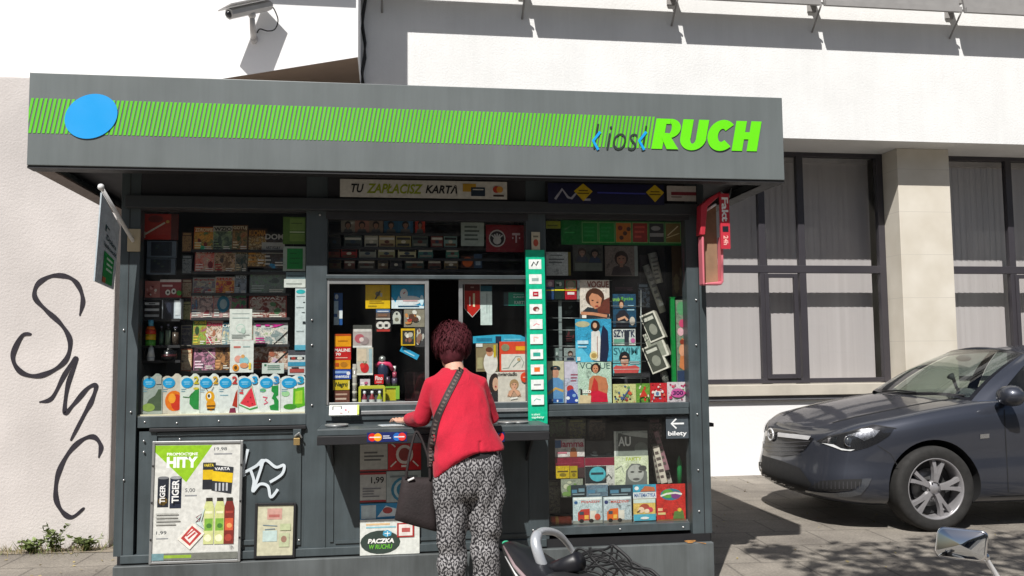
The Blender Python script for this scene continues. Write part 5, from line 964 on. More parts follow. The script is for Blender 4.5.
rm((613, 294, 636, 327), '#1f4a66', [('t', 'uroda', .0, .78, .30, .9, '#8ac44a', .02), ('t', 'życie', .34, .78, .88, .92, '#6ab84a', .02), ('p', [(.1, 0), (.12, .35), (.28, .50), (.5, .52), (.68, .36), (.68, 0)], '#20222c'), ('e', .36, .7, .12, .13, '#3a241a'), ('e', .36, .66, .08, .1, '#d0a080'), ('l', [(.2, .22), (.5, .3), (.62, .2)], .1, '#d0a080'), ('r', .6, .5, .92, .54, '#9ac0d0'), ('r', .64, .62, .9, .66, '#9ac0d0'), ('e', .82, .18, .12, .13, '#c8c0b4')], 'teal magazine with green title and a woman with folded arms in the right window')
rm((613, 329, 635.5, 345.5), '#ccd0cc', [('t', 'SZYSTK', .03, .5, .98, .95, '#26304a', .03), ('r', .03, .1, .5, .4, '#6aa08a'), ('r', .5, .05, .7, .9, '#2a2e3a'), ('e', .88, .3, .1, .14, '#c86aa0')], 'low white magazine with a bold dark title under the teal one')
rm((613, 346, 640.5, 376), '#6fc0c8', [('t', 'SWIM', .02, .70, .9, .95, '#35707c', .02), ('e', .42, .60, .20, .22, '#1c1c22'), ('e', .42, .48, .14, .2, '#d0a088'), ('r', .26, .56, .58, .62, '#15151a'), ('e', .42, .38, .05, .02, '#a03a3a'), ('p', [(.0, .28), (.1, .36), (.4, .32), (.8, .36), (.95, .28), (.9, .1), (.05, .1)], '#c4504c'), ('r', 0, 0, 1, .1, '#2c2c2a'), ('r', .0, .22, 1, .235, '#e0d0cc'), ('r', .6, .4, .95, .5, '#b8d8dc')], 'turquoise magazine with a figure in dark goggles in the right window')
rm((547, 361, 564, 403), '#96b0b4', [('r', 0, .55, 1, 1, '#c8c4a4'), ('e', .5, .82, .3, .07, '#26343c'), ('e', .5, .72, .2, .13, '#c8947a'), ('r', .25, .79, .78, .83, '#26343c'), ('p', [(.05, .0), (.05, .5), (.3, .6), (.7, .6), (.95, .5), (.95, 0)], '#5f92c0'), ('l', [(.05, .22), (.5, .35), (.95, .28)], .14, '#c8a45c'), ('r', .1, .02, .9, .1, '#2c5aa0'), ('e', .3, .07, .05, .03, '#f0f0f0'), ('e', .6, .05, .05, .03, '#f0f0f0')], 'magazine with a man in a dark cap and blue shirt, beside the turquoise strip')
rm((564.5, 361.5, 580, 403), '#b9bccc', [('r', 0, .6, 1, 1, '#c9c4d4')]+lines(.4, .5, .95, .72, 3, '#9a5a6a')+[('e', .35, .35, .22, .08, '#b83a34'), ('p', [(.1, 0), (.15, .28), (.5, .34), (.8, .2), (.95, 0)], '#2c4aa0'), ('e', .2, .12, .12, .04, '#e8ecf0'), ('e', .6, .18, .12, .04, '#8ab0d8'), ('e', .75, .06, .1, .03, '#e8ecf0')], 'lilac magazine with a red and blue motif left of the red dress cover', Y=YT+.008)
rm((554, 348, 562, 361), '#7c8c88', blobs(4, ['#b8c4c0', '#4a5a58'], r=(.1, .2)), 'tiny grey card behind the cap magazine', cat='card', name='card', Y=YT+.06)
rm((564, 348, 578, 361.5), '#8f9a98', face(.45, .55, .3, skin='#b8a094'), 'tiny grey portrait card behind the lilac magazine', cat='card', name='card', Y=YT+.06)
BT = [((613, 384, 636, 403), '#c9c98a', 'pale yellow dotted', ['#2c2c2a', '#4a6a8a', '#c85a3a', '#6a9a5a']), ((636.3, 383.5, 650, 403), '#6a9a3a', 'green', ['#c83a28', '#d8c84a', '#2c4a24', '#e8e0c8']), ((650.3, 383, 667, 403), '#c42830', 'bright red', ['#e8d8d0', '#8a9ac0', '#7a1a20', '#d86a50']), ((667.3, 382, 687.5, 403), '#d6ccd0', 'pink spotted', ['#c0306a', '#d8506a', '#5a9a5a', '#a02858'])]
for q, c, nm, cl in BT:
    ex = [('e', .5, .48, .34, .22, '#c85a9a'), ('t', '300', .26, .38, .76, .58, '#3c1c50', .03)] if 'pink' in nm else ([('l', [(.35, .15), (.5, .4), (.7, .75)], .05, '#4a5a8a'), ('l', [(.35, .3), (.6, .2)], .04, '#4a5a8a')] if 'yellow' in nm else [('r', .2, .35, .6, .6, '#dcd8d4'), ('e', .4, .47, .1, .1, '#5a7aa0')] if 'red' in nm else [('p', [(.2, .3), (.5, .75), (.8, .35)], '#c83a28')])
    rm(q, c, blobs(18, cl, .02, .02, .98, .98, (.04, .09))+ex, nm + ' puzzle booklet at the bottom of the right window', cat='booklet', name='booklet', Y=YT-.01)
# wire rack
WR = M('rack_wire', (.22, .24, .24), .35, metal=.6)
base = at(590, 403, YT+.03); t = empty('wire_rack', 'thin grey wire magazine rack with a flat upright inside the right window', 'rack', base)
for y_ in (280, 301, 318, 330, 346, 357, 370):
    m = MB(); a = at(547, y_, YT+.012); c = at(612, y_+.3, YT+.012); m.tube([a-base, c-base], .0022, WR, 5); m.build('wire', t)
for y_ in (306, 322, 343, 361, 378):
    m = MB(); a = at(611, y_, YT-.012); c = at(646, y_+.3, YT-.012); m.tube([a-base, c-base, c-base+Vector((0, .08, 0))], .0022, WR, 5); m.build('wire', t)
m = MB(); a = at(560, 300, YT+.03); c = at(560, 361, YT+.03); m.box(a.x-.010-base.x, a.x+.010-base.x, 0, .01, c.z-base.z, a.z-base.z, M('rack_post', (.30, .36, .36), .4, metal=.4)); m.build('upright', t)
m = MB(); a = at(641, 290, YT-.01); c = at(641, 385, YT-.01); m.tube([a-base, c-base], .003, WR, 6); m.build('upright', t)
# leaning bundles of newspapers
NW = INK('#d6d3c6'); 
for i, (q, tl, cv, lab) in enumerate((((650, 311, 665, 340), -22, '#3a4038', 'uppermost thick white bundle leaning in the right window'), ((652, 330, 669, 358), -20, '#8f9284', 'middle white bundle leaning in the right window'), ((652, 343, 669, 371), -22, '#4a4d44', 'lowest thick white bundle leaning in the right window'))):
    X, Z, w, h = rect(*q, YT+.03); m = MB(); m.box(-w/2, w/2, 0, .09, 0, h, NW); 
    for k in range(9): m.box(w/2+.0002, w/2+.002, .004+.01*k, .011+.01*k, .002, h-.002, INK('#b8b5a8'))
    graphics(m, w, h, [('r', .06, .06, .9, .94, cv), ('r', .15, .74, .8, .86, '#c8c8bc'), ('e', .5, .4, .25, .2, '#8a8c80')], y=-.001)
    tag(m.build('newspaper_bundle', None, (X, YT+.03, Z), (0, R(tl), R(-28))), lab, 'newspapers')
for i, (q, tl, lab) in enumerate((((655, 222+30, 664, 283), -12, 'grey rolled newspaper leaning at the shaded upper right'), ((660, 262, 667, 312), -20, 'long pale newspaper edge leaning near the top of the green post'), ((664, 371, 671, 384), -15, 'pale paper wedge low beside the green post'))):
    X, Z, w, h = rect(*q, YT+.05); m = MB(); m.loft([[(w*.5*math.cos(k*.785), .02+.02*math.sin(k*.785), z_) for k in range(8)] for z_ in (0, h)], INK('#9a9a90')); graphics(m, w, h, lines(-.0+.1, .1, .9, .9, 6, '#5a5c58'), y=-.003)
    tag(m.build('newspaper', None, (X, YT+.05, Z), (0, R(tl), 0)), lab, 'newspaper')
X, Z, w, h = rect(671.5, 298, 675.5, 382, YT); m = MB(); m.box(-w/2, w/2, 0, .02, 0, h, INK('#12803a')); m.box(-w/2-.004, w/2+.004, -.002, .024, h, h+.006, INK('#0e6a30'))
tag(m.build('green_post', None, (X, YT, Z)), 'thin green upright post inside the right window', 'post')
rm((676.5, 300, 687, 384), '#7a8a74', [('e', .5, .9, .4, .08, '#5a9a6a'), ('e', .6, .72, .36, .05, '#c84a70'), ('e', .4, .62, .3, .05, '#e0b0b8'), ('p', [(.2, .2), (.5, .55), (.95, .5), (.8, .15)], '#c87a4a'), ('e', .5, .4, .3, .07, '#d89a78'), ('r', 0, 0, 1, .16, '#2c3c5a'), ('e', .5, .5, .2, .03, '#8a3a28')], 'narrow tall picture of flowers and faces at the right edge of the right window', cat='poster', name='poster')
# darker covers deeper inside the right window
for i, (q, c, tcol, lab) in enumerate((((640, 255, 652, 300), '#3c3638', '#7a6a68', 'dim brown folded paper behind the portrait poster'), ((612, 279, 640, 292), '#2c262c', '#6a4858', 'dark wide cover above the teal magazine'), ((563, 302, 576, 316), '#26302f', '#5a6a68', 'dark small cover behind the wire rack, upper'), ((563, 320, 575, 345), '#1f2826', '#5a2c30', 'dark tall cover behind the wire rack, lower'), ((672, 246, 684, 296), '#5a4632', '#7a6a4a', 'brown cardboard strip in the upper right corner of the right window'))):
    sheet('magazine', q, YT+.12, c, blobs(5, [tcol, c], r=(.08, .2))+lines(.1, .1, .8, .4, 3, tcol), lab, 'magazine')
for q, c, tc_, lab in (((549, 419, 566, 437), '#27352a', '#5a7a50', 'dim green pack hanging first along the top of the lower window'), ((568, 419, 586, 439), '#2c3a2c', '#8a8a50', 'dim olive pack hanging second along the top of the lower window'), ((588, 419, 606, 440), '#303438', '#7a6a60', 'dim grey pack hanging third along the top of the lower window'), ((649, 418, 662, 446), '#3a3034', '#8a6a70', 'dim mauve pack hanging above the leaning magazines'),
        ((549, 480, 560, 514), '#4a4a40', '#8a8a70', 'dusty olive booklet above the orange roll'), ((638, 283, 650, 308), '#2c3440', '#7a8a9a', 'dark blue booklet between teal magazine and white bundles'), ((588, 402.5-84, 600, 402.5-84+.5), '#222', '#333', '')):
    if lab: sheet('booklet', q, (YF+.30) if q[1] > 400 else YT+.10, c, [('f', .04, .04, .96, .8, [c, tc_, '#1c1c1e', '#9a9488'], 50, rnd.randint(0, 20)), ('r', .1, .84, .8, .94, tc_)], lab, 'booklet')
# lower right window
YU = YF + .16
rm((555, 439, 584.5, 457), '#d2ccc8', [('t', 'Mamma', .02, .55, .98, .92, '#b0244a', .03), ('r', .0, .52, .2, .95, '#2c5a8c'), ('e', .62, .38, .1, .16, '#a0603c'), ('r', .5, .0, .74, .3, '#a0603c'), ('r', .05, .2, .4, .3, '#c87a88')], 'white magazine with a crimson title, top left of the lower window', Y=YU)
rm((586, 441, 613.5, 457), '#2c3032', blobs(10, ['#4a5254', '#6a7272', '#22262a'], .02, .05, .98, .95, (.06, .15)), 'dark grey patterned magazine between the crimson titled and the grey ones', Y=YU+.02)
rm((614, 431, 647.5, 456), '#9fa8a2', [('r', .0, 0, .06, 1, '#d0d4ce'), ('r', .12, 0, 1, .92, '#4c524e'), ('p', [(.2, .9), (.6, .98), (1, .9), (1, .7), (.5, .8)], '#b8beb8'), ('t', 'AU', .12, .4, .50, .78, '#e4e6e2', .03), ('e', .8, .3, .2, .25, '#6a726c'), ('r', .12, 0, 1, .2, '#7c847c')], 'grey magazine lettered AU in the lower window', Y=YU)
rm((555, 457.5, 584.5, 478), '#7c1f34', [('r', 0, .0, 1, .5, '#3c2c2c'), ('l', [(.1, .7), (.9, .75)], .012, '#a04a5a')], 'dark red cover, left of two in the lower window', Y=YU-.012)
rm((585, 457.5, 614.5, 486), '#c2c2bc', [('r', 0, .72, 1, 1, '#7c1f34'), ('r', 0, .1, .72, .7, '#20282c'), ('e', .42, .42, .28, .26, '#4aa8b4'), ('r', .2, .4, .62, .48, '#1f3a44'), ('l', [(.6, .2), (.8, .4), (.9, .25)], .05, '#5a5c58')], 'dark red and black cover with a turquoise disc in the lower window', Y=YU-.012)
rm((614.5, 456, 648.5, 485), '#cfd8b8', [('t', 'FAKTY', .34, .84, .8, .96, '#a8b82c', .02), ('p', [(.3, 0), (.34, .5), (.5, .74), (.75, .72), (.95, .45), (.95, 0)], '#6a6e6a'), ('e', .62, .40, .24, .30, '#a8aaa4'), ('e', .52, .45, .06, .03, '#3a3c3a'), ('e', .75, .45, .06, .03, '#3a3c3a'), ('e', .63, .2, .1, .04, '#5a5a58'), ('l', [(.02, .55), (.2, .68), (.26, .45)], .02, '#8a928a'), ('e', .82, .58, .12, .09, '#4a4c4a')], 'pale green magazine with a grey portrait in the lower window', Y=YU-.012)
for q, c, l in (((556, 466, 569.5, 478.5), '#c0a416', 'left'), ((570, 466, 577.5, 478.5), '#a89418', 'right')):
    rm(q, c, [('r', .1, .5, .9, .62, '#5c4a14'), ('e', .5, .3, .25, .14, '#7c6a18')], 'small yellow booklet, %s of the pair in the lower window' % l, cat='booklet', name='booklet', Y=YU-.03)
rm((561, 479, 583, 497), '#8a9280', blobs(9, ['#6a8a4a', '#b8bca0', '#5a5a4a'], .02, .02, .98, .98, (.08, .16)), 'faded green leaflet under the yellow booklets', cat='leaflet', name='leaflet', Y=YU-.03)
for i, (a, c, col, l) in enumerate(((571, 586, '#26343a', 'dark'), (586.5, 608, '#5f7484', 'blue grey'), (609, 633, '#20323c', 'navy'))):
    rm((a, 485, c, 496.5), col, [('r', .05, .3, .4, .6, '#4a7a94'), ('r', .5, .4, .9, .7, '#6a8a98')]+lines(.1, .1, .9, .3, 1, '#8a9aa0'), l + ' wide book top showing behind the vehicle books', cat='book', name='book', Y=YU-.05)
def truck(x, y, c):
    return [('p', [(x, y), (x, y+.30), (x+.12, y+.42), (x+.40, y+.44), (x+.40, y)], c), ('r', x+.42, y+.02, x+.62, y+.36, '#d8d2c4'), ('r', x+.05, y+.22, x+.2, y+.34, '#3c4a54'), ('e', x+.12, y-.01, .08, .07, '#26221f'), ('e', x+.45, y-.01, .08, .07, '#26221f'), ('r', x+.22, y+.05, x+.36, y+.2, '#e8b04a')]
rm((573, 497, 602.5, 523.5), '#b9cacc', [('r', .03, .9, .97, .98, '#e8ece8'), ('t', 'POJAZDY', .28, .76, .92, .86, '#c83a28', .02), ('e', .1, .8, .06, .06, '#2c5a8c'), ('r', 0, 0, 1, .12, '#8a8c84')]+truck(.16, .12, '#b8392c')+[('e', .82, .25, .1, .12, '#c4503a')], 'picture book with red vehicles at the bottom of the lower window', cat='book', name='book', Y=YU-.07)
rm((603.5, 496.5, 631.5, 523), '#b6c4c8', [('r', .03, .9, .97, .98, '#dfe8ea'), ('t', 'MASZYNY', .26, .76, .92, .86, '#c8482c', .02), ('e', .1, .8, .07, .07, '#2c3a6c'), ('r', 0, 0, 1, .12, '#77736a')]+truck(.12, .13, '#d8641c'), 'picture book with an orange lorry at the bottom of the lower window', cat='book', name='book', Y=YU-.07)
rm((633, 484.5, 656.5, 498.5), '#3a9ab8', [('t', 'MATEMATYKA', .05, .1, .95, .4, '#20406a', .02), ('r', 0, .0, 1, .46, '#d4dcdc'), ('t', 'MATEMATYKA', .05, .1, .95, .38, '#2c5a9a', .02), ('p', [(.3, .5), (.5, .9), (.9, .8), (.95, .5)], '#b8643c'), ('e', .15, .75, .09, .14, '#e6e6e2')], 'blue and white arithmetic book behind the childrens book', cat='book', name='book', Y=YU-.055)
rm((633.5, 499, 655.5, 520.5), '#d8b860', [('r', 0, 0, 1, .3, '#4aa8c0'), ('r', 0, .82, 1, 1, '#c8d8d0'), ('e', .5, .62, .22, .16, '#a84a34'), ('e', .75, .5, .14, .12, '#c83a54'), ('e', .35, .5, .14, .14, '#e8c8a8'), ('e', .6, .44, .12, .1, '#e8d0b0'), ('e', .5, .12, .2, .06, '#e8e8e4'), ('l', [(.15, .4), (.3, .48)], .05, '#5a3a28')], 'yellow and blue childrens book beside the red book', cat='book', name='book', Y=YU-.07)
rm((656.5, 484, 685.5, 521), '#c32a22', [('e', .5, .72, .36, .16, '#2c7a8c'), ('e', .4, .74, .2, .12, '#5a9a3c'), ('e', .66, .7, .16, .1, '#7a3a7c'), ('l', [(.14, .68), (.35, .74), (.65, .76), (.88, .72)], .06, '#e2e0d4'), ('r', .04, .28, .2, .36, '#e8b88c'), ('r', .04, .18, .3, .24, '#d8c080'), ('p', [(.55, .06), (.6, .26), (.9, .28), (.95, .06)], '#5a7a3a'), ('e', .78, .3, .07, .05, '#d8b03a'), ('r', 0, 0, 1, .05, '#7a5a3a')], 'large red book with an oval coloured emblem at the right of the lower window', cat='book', name='book', Y=YU-.06)
p = at(550.5, 521, YU-.07); q = at(572, 521, YU-.07); m = MB(); L = q.x-p.x; m.tube([(0, 0, 0), (L*.95, 0, 0)], [.026, .026], INK('#cc4a1c'), 14); m.tube([(L*.2, 0, 0), (L*.35, 0, 0)], .0265, INK('#e0a040'), 14)
tag(m.build('orange_tube', None, (p.x, p.y, p.z)), 'orange roll lying at the lower left of the lower window', 'roll')
for i, (q, tl, c) in enumerate((((661, 445, 667, 483), 12, '#c4bcae'), ((664.5, 430, 669, 470), 15, '#8f6a72'), ((657, 448, 662, 483), 8, '#8a867c'), ((668, 455, 672, 483), 14, '#a8a49a'))):
    X, Z, w, h = rect(*q, YU-.02+.02*i); m = MB(); m.box(-w/2, w/2, 0, .14, 0, h, INK(c)); graphics(m, w, h, lines(.1, .1, .9, .9, 5, '#5a504c'))
    tag(m.build('magazine', None, (X, YU-.02+.02*i, Z), (0, R(-tl), R(-12))), ['cream magazine standing on edge at the right of the lower window', 'mauve magazine leaning highest at the right of the lower window', 'grey magazine leaning nearest the grey portrait cover', 'light grey magazine leaning nearest the ticket sticker'][i], 'magazine')
X, Z, w, h = rect(677, 455, 682, 488, YU); m = MB(); m.lathe([(.001, 0), (w*.5, 0), (w*.5, h*.8), (.001, h)], INK('#1a7a40'), 12); tag(m.build('green_bottle', None, (X, YU, Z)), 'slim green bottle below the ticket sticker', 'bottle')
X, Z, w, h = rect(549, 412, 690, 416, YU+.1)
for nm, ya, yb, Yd, lab in (('shelf', 403.5, 405.5, YT+.10, 'inner shelf board under the covers of the right window'), ('shelf', 524.5, 527, YU+.1, 'inner floor shelf of the lower right window')):
    a = at(545, (ya+yb)/2, YF+.1); c = at(690, (ya+yb)/2, YF+.1); m = MB(); m.box(a.x, c.x, YF+.075, YF+.5, a.z-.02, a.z, M('shelf_board', (.16, .17, .17), .6)); kpart(m, nm)
m = MB(); a = at(327, 405, YF+.1); c = at(528, 405, YF+.1); m.box(a.x, c.x, YF+.08, YF+.75, a.z-.03, a.z-.0, M('hatch_desk', (.10, .10, .11), .5)); kpart(m, 'desk')
m = MB(); a = at(138, 414, YF+.1); c = at(306, 414, YF+.1); m.box(a.x, c.x, YF+.06, YF+.45, a.z-.03, a.z-.004, M('hatch_desk', (.10, .10, .11), .5)); kpart(m, 'shelf')
# dark partitions so that each window looks into its own dim bay
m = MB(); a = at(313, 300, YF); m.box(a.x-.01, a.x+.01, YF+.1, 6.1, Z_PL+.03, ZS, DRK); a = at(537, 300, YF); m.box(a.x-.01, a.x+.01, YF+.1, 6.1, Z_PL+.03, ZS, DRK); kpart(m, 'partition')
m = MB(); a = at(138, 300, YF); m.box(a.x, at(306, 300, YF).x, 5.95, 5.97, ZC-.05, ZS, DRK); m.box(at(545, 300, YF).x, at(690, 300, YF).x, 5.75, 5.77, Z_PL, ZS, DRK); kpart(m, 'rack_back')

# ================================================================== WOMAN AT THE COUNTER
wp = at(468, 480, 4.68); WX, WY = wp.x, 4.68
woman = empty('person', 'woman with dark red hair, crimson top and patterned trousers leaning on the counter', 'person', (WX, WY, 0))
def ell(cx, cy, cz, rx, ry, n=20, tx=0.0, ty=0.0, p=2.0):
    out = []
    for k in range(n):
        a = 2*math.pi*k/n; c, s = math.cos(a), math.sin(a)
        x = rx*math.copysign(abs(c)**(2/p), c); y = ry*math.copysign(abs(s)**(2/p), s)
        out.append((cx+x, cy+y, cz + tx*x + ty*y))
    return out
def remesh(mb, name, vox, it=4, f=.6):
    return evaluated(mb, [('REMESH', dict(mode='VOXEL', voxel_size=vox)), ('SMOOTH', dict(iterations=it, factor=f))], name)
SKM = None
def skin_mat():
    m, t_, b_ = nodes('skin'); N, L = t_.nodes, t_.links
    n = N.new('ShaderNodeTexNoise'); n.inputs['Scale'].default_value = 18; cr = N.new('ShaderNodeValToRGB'); cr.color_ramp.elements[0].color = (.50, .27, .19, 1); cr.color_ramp.elements[1].color = (.62, .37, .27, 1)
    L.new(n.outputs[0], cr.inputs[0]); L.new(cr.outputs[0], b_.inputs['Base Color']); b_.inputs['Roughness'].default_value = .5; b_.inputs['Subsurface Weight'].default_value = .1; b_.inputs['Subsurface Radius'].default_value = (.02, .008, .004)
    return m
SKM = skin_mat()
HX, HY, HZ = -.067, .235, 1.478          # head centre
b = MB()
# head with face (turned to the hatch, tipped down)
HT = T_((HX, HY, HZ), rx=R(-20))
b.loft([ell(0, -.005+.0*z, z, rx, ry, 20) for z, rx, ry in ((-.115, .035, .045), (-.095, .05, .065), (-.06, .062, .08), (-.02, .070, .09), (.03, .074, .095), (.07, .066, .085), (.10, .045, .06), (.113, .02, .03))], T=HT)
b.loft([ell(0, .09, z, rx, ry, 10) for z, rx, ry in ((-.035, .014, .016), (-.025, .016, .026), (-.005, .010, .016), (.02, .008, .008))], T=HT)   # nose
b.sphere((0, .078, -.062), (.024, .012, .010), T=HT)                                                    # lips
b.sphere((0, .068, -.095), (.024, .02, .018), T=HT)
for sx in (-1, 1): b.loft([[(sx*(.070+.012*math.sin(q)), -.012+.02*math.cos(a), -.008+.032*math.sin(a)) for a in [k*.628 for k in range(10)]] for q in (0, 1.2)], T=HT)
b.tube([(-.055, .12, 1.33), (-.06, .165, 1.39), (HX, HY-.02, HZ-.06)], [.06, .05, .052], n=16)
# bust and arms under the clothes
b.tube([(0, .0, .98), (-.02, .06, 1.15), (-.045, .125, 1.30)], [.07, .08, .055], n=16)
SHL, ELL_, WRL = Vector((-.172, .125, 1.28)), Vector((-.236, .165, 1.10)), Vector((-.305, .34, 1.082))
SHR, ELR, WRR = Vector((.072, .13, 1.28)), Vector((.140, .19, 1.10)), Vector((.09, .37, 1.085))
def arm(sh_, el, wr): b.tube([(-.05, .11, 1.27), sh_, el, wr], [.035, .034, .030, .024], n=12)
arm(SHL, ELL_, WRL); arm(SHR, ELR, WRR)
def hand(wr, d, side, z0):
    "palm and five bent fingers lying on the counter"
    d = Vector(d).normalized(); s = Vector((-d.y, d.x, 0))*side; u = Vector((0, 0, 1))
    P = lambda a, c, e: wr + d*a + s*c + u*e
    b.loft([[P(x, w*math.cos(k*.785), .0+e+t*math.sin(k*.785)) for k in range(8)] for x, w, t, e in ((-.01, .024, .019, 0), (.03, .034, .015, -.002), (.07, .040, .013, -.004), (.088, .038, .011, -.006))])
    for i, (c, L, r) in enumerate(((.030, .064, .0085), (.010, .072, .009), (-.011, .067, .0085), (-.031, .053, .0075))):
        b.tube([P(.07, c, -.004), P(.088+L*.38, c*1.12, .008), P(.088+L*.72, c*1.16, -.002), P(.088+L, c*1.16, -.014)], [r, r, r*.9, r*.75], n=8)
    b.tube([P(.01, .026, -.004), P(.035, .052, 0), P(.062, .064, -.004), P(.088, .062, -.012)], [.012, .011, .0095, .008], n=8)
hand(WRL+Vector((0, 0, -.006)), (-.45, .8, 0), -1, 0); hand(WRR+Vector((0, 0, -.006)), (-.5, .8, 0), 1, 0)
# legs inside the trousers, ankles showing
for sx in (-1, 1):
    lx = .093 if sx > 0 else -.093
    b.tube([(sx*.05, 0, .95), (lx, 0, .86), (lx, .012, .50), (lx+.004*sx, -.005, .28), (lx+.004*sx, .0, .09), (lx+.004*sx, .015, .045)], [.09, .085, .05, .045, .032, .036], n=14)
    b.loft([[(lx+.004*sx+w*math.cos(k*.628), y, max(.018, .035*hh+.02)+.5*hh*.06*math.sin(k*.628)+.0) for k in range(10)] for y, w, hh in ((-.05, .026, .8), (0, .034, 1.2), (.07, .038, .8), (.13, .036, .5), (.165, .02, .3))])
me = remesh(b, 'body', .0055, 3, .5); body = from_mesh('body', me, SKM, woman)
for sx in (-1, 1):
    m = MB(); m.sphere((sx*.030, .083, .012), (.012, .008, .008), INK('#e8e4de')); m.sphere((sx*.030, .0895, .011), (.005, .003, .005), INK('#3a2618')); o = m.build('eye', woman); o.matrix_local = HT.copy()
m = MB(); m.tube([(-.022, .089, -.062), (0, .093, -.061), (.022, .089, -.062)], [.003, .006, .003], INK('#a04846')); o = m.build('lips', woman); o.matrix_local = HT.copy()
# trousers
def trouser_mat():
    m, t_, b_ = nodes('damask_trousers'); N, L = t_.nodes, t_.links
    tc = N.new('ShaderNodeTexCoord'); sp = N.new('ShaderNodeSeparateXYZ'); L.new(tc.outputs['Object'], sp.inputs[0])
    def mth(op, a, b=None, c=None):
        n = N.new('ShaderNodeMath'); n.operation = op
        for i, v in enumerate((a, b, c)):
            if v is None: continue
            if isinstance(v, (int, float)): n.inputs[i].default_value = v
            else: L.new(v, n.inputs[i])
        return n.outputs[0]
    ang = mth('ARCTAN2', sp.outputs['X'], mth('ADD', sp.outputs['Y'], .6))
    wob = N.new('ShaderNodeTexNoise'); wob.inputs['Scale'].default_value = 9; L.new(tc.outputs['Object'], wob.inputs['Vector'])
    u = mth('ADD', mth('MULTIPLY', sp.outputs['X'], 1/.064), mth('MULTIPLY', wob.outputs[0], .35))
    v = mth('ADD', mth('MULTIPLY', sp.outputs['Z'], 1/.088), mth('MULTIPLY', wob.outputs[0], .3))
    uf = mth('PINGPONG', u, .5); vf = mth('FRACT', v)
    # two half-drop families of mirrored scrolls
    def fam(du, dv):
        uu = mth('PINGPONG', mth('ADD', u, du), .5); vv = mth('FRACT', mth('ADD', v, dv))
        r = mth('SQRT', mth('ADD', mth('POWER', mth('MULTIPLY', uu, 1.25), 2), mth('POWER', mth('SUBTRACT', vv, .5), 2)))
        th = mth('ARCTAN2', mth('SUBTRACT', vv, .5), mth('ADD', uu, .02))
        pet = mth('SINE', mth('ADD', mth('MULTIPLY', th, 7), mth('MULTIPLY', r, 16)))
        ring = mth('SINE', mth('MULTIPLY', r, 30))
        s = mth('ADD', mth('MULTIPLY', pet, .62), mth('MULTIPLY', ring, .5))
        edge = mth('SUBTRACT', .52, r)
        return s, edge
    s1, e1 = fam(0, 0); s2, e2 = fam(.5, .5)
    pick = mth('GREATER_THAN', e1, e2)
    s = mth('ADD', mth('MULTIPLY', pick, s1), mth('MULTIPLY', mth('SUBTRACT', 1, pick), s2))
    band = mth('ABSOLUTE', mth('SUBTRACT', e1, e2))
    dark = mth('LESS_THAN', band, .05)
    fine = N.new('ShaderNodeTexVoronoi'); fine.inputs['Scale'].default_value = 120; L.new(tc.outputs['Object'], fine.inputs['Vector'])
    tot = mth('SUBTRACT', mth('ADD', s, mth('MULTIPLY', fine.outputs['Distance'], .9)), mth('MULTIPLY', dark, 1.6))
    cr = N.new('ShaderNodeValToRGB'); cr.color_ramp.elements[0].position = .28; cr.color_ramp.elements[1].position = .62
    cr.color_ramp.elements[0].color = (.018, .017, .02, 1); cr.color_ramp.elements[1].color = (.33, .32, .325, 1)
    L.new(tot, cr.inputs[0]); L.new(cr.outputs[0], b_.inputs['Base Color']); b_.inputs['Roughness'].default_value = .8
    return m
b = MB()
b.loft([ell(.003, -.0, z, rx, ry, 28, p=2.3) for z, rx, ry in ((.70, .165, .10), (.74, .180, .122), (.80, .188, .136), (.86, .186, .140), (.91, .178, .128), (.955, .165, .112), (.985, .155, .105))])
for sx in (-1, 1):
    rr = ((.80, .093, .096, .118), (.72, .094, .097, .110), (.62, .092, .087, .096), (.50, .089, .079, .088), (.38, .088, .074, .083), (.26, .088, .071, .080), (.16, .088, .070, .078), (.10, .086, .052, .060), (.085, .086, .046, .052))
    b.loft([ell(sx*c+.003, .0+.01*(.8-z), z, rx, ry, 24) for z, c, rx, ry in rr])
me = remesh(b, 'trousers', .009, 6, .6)
for v in me.vertices:      # soft folds: diagonal pulls on the seat, loose wrinkles down the legs
    c = v.co; k = .006*math.sin(34*c.z + 16*abs(c.x-.02) + 3*noise.noise((c.x*6, c.y*6, c.z*5)))*max(0, min(1, (.78-c.z)*4))
    k += .006*noise.noise((c.x*9, c.y*9, c.z*7))
    if c.x > .02: k += .009*math.sin(60*c.x - 22*c.z)*max(0, 1-abs(c.z-.70)*5)
    n = Vector((c.x-(.093 if c.x > 0 else -.093)*(1 if c.z < .75 else .4), c.y, 0)); n.normalize() if n.length > 0 else None
    v.co = c + n*k
trousers = from_mesh('trousers', me, trouser_mat(), woman)
# under-top
UT = M('black_knit', (.012, .012, .014), .85)
b = MB(); b.loft([ell(.0, .0, z, rx, ry, 28, p=2.3) for z, rx, ry in ((.895, .176, .132), (.93, .170, .126), (.985, .158, .112), (1.02, .150, .105))]); me = remesh(b, 'undershirt', .009, 3); from_mesh('undershirt', me, UT, woman)
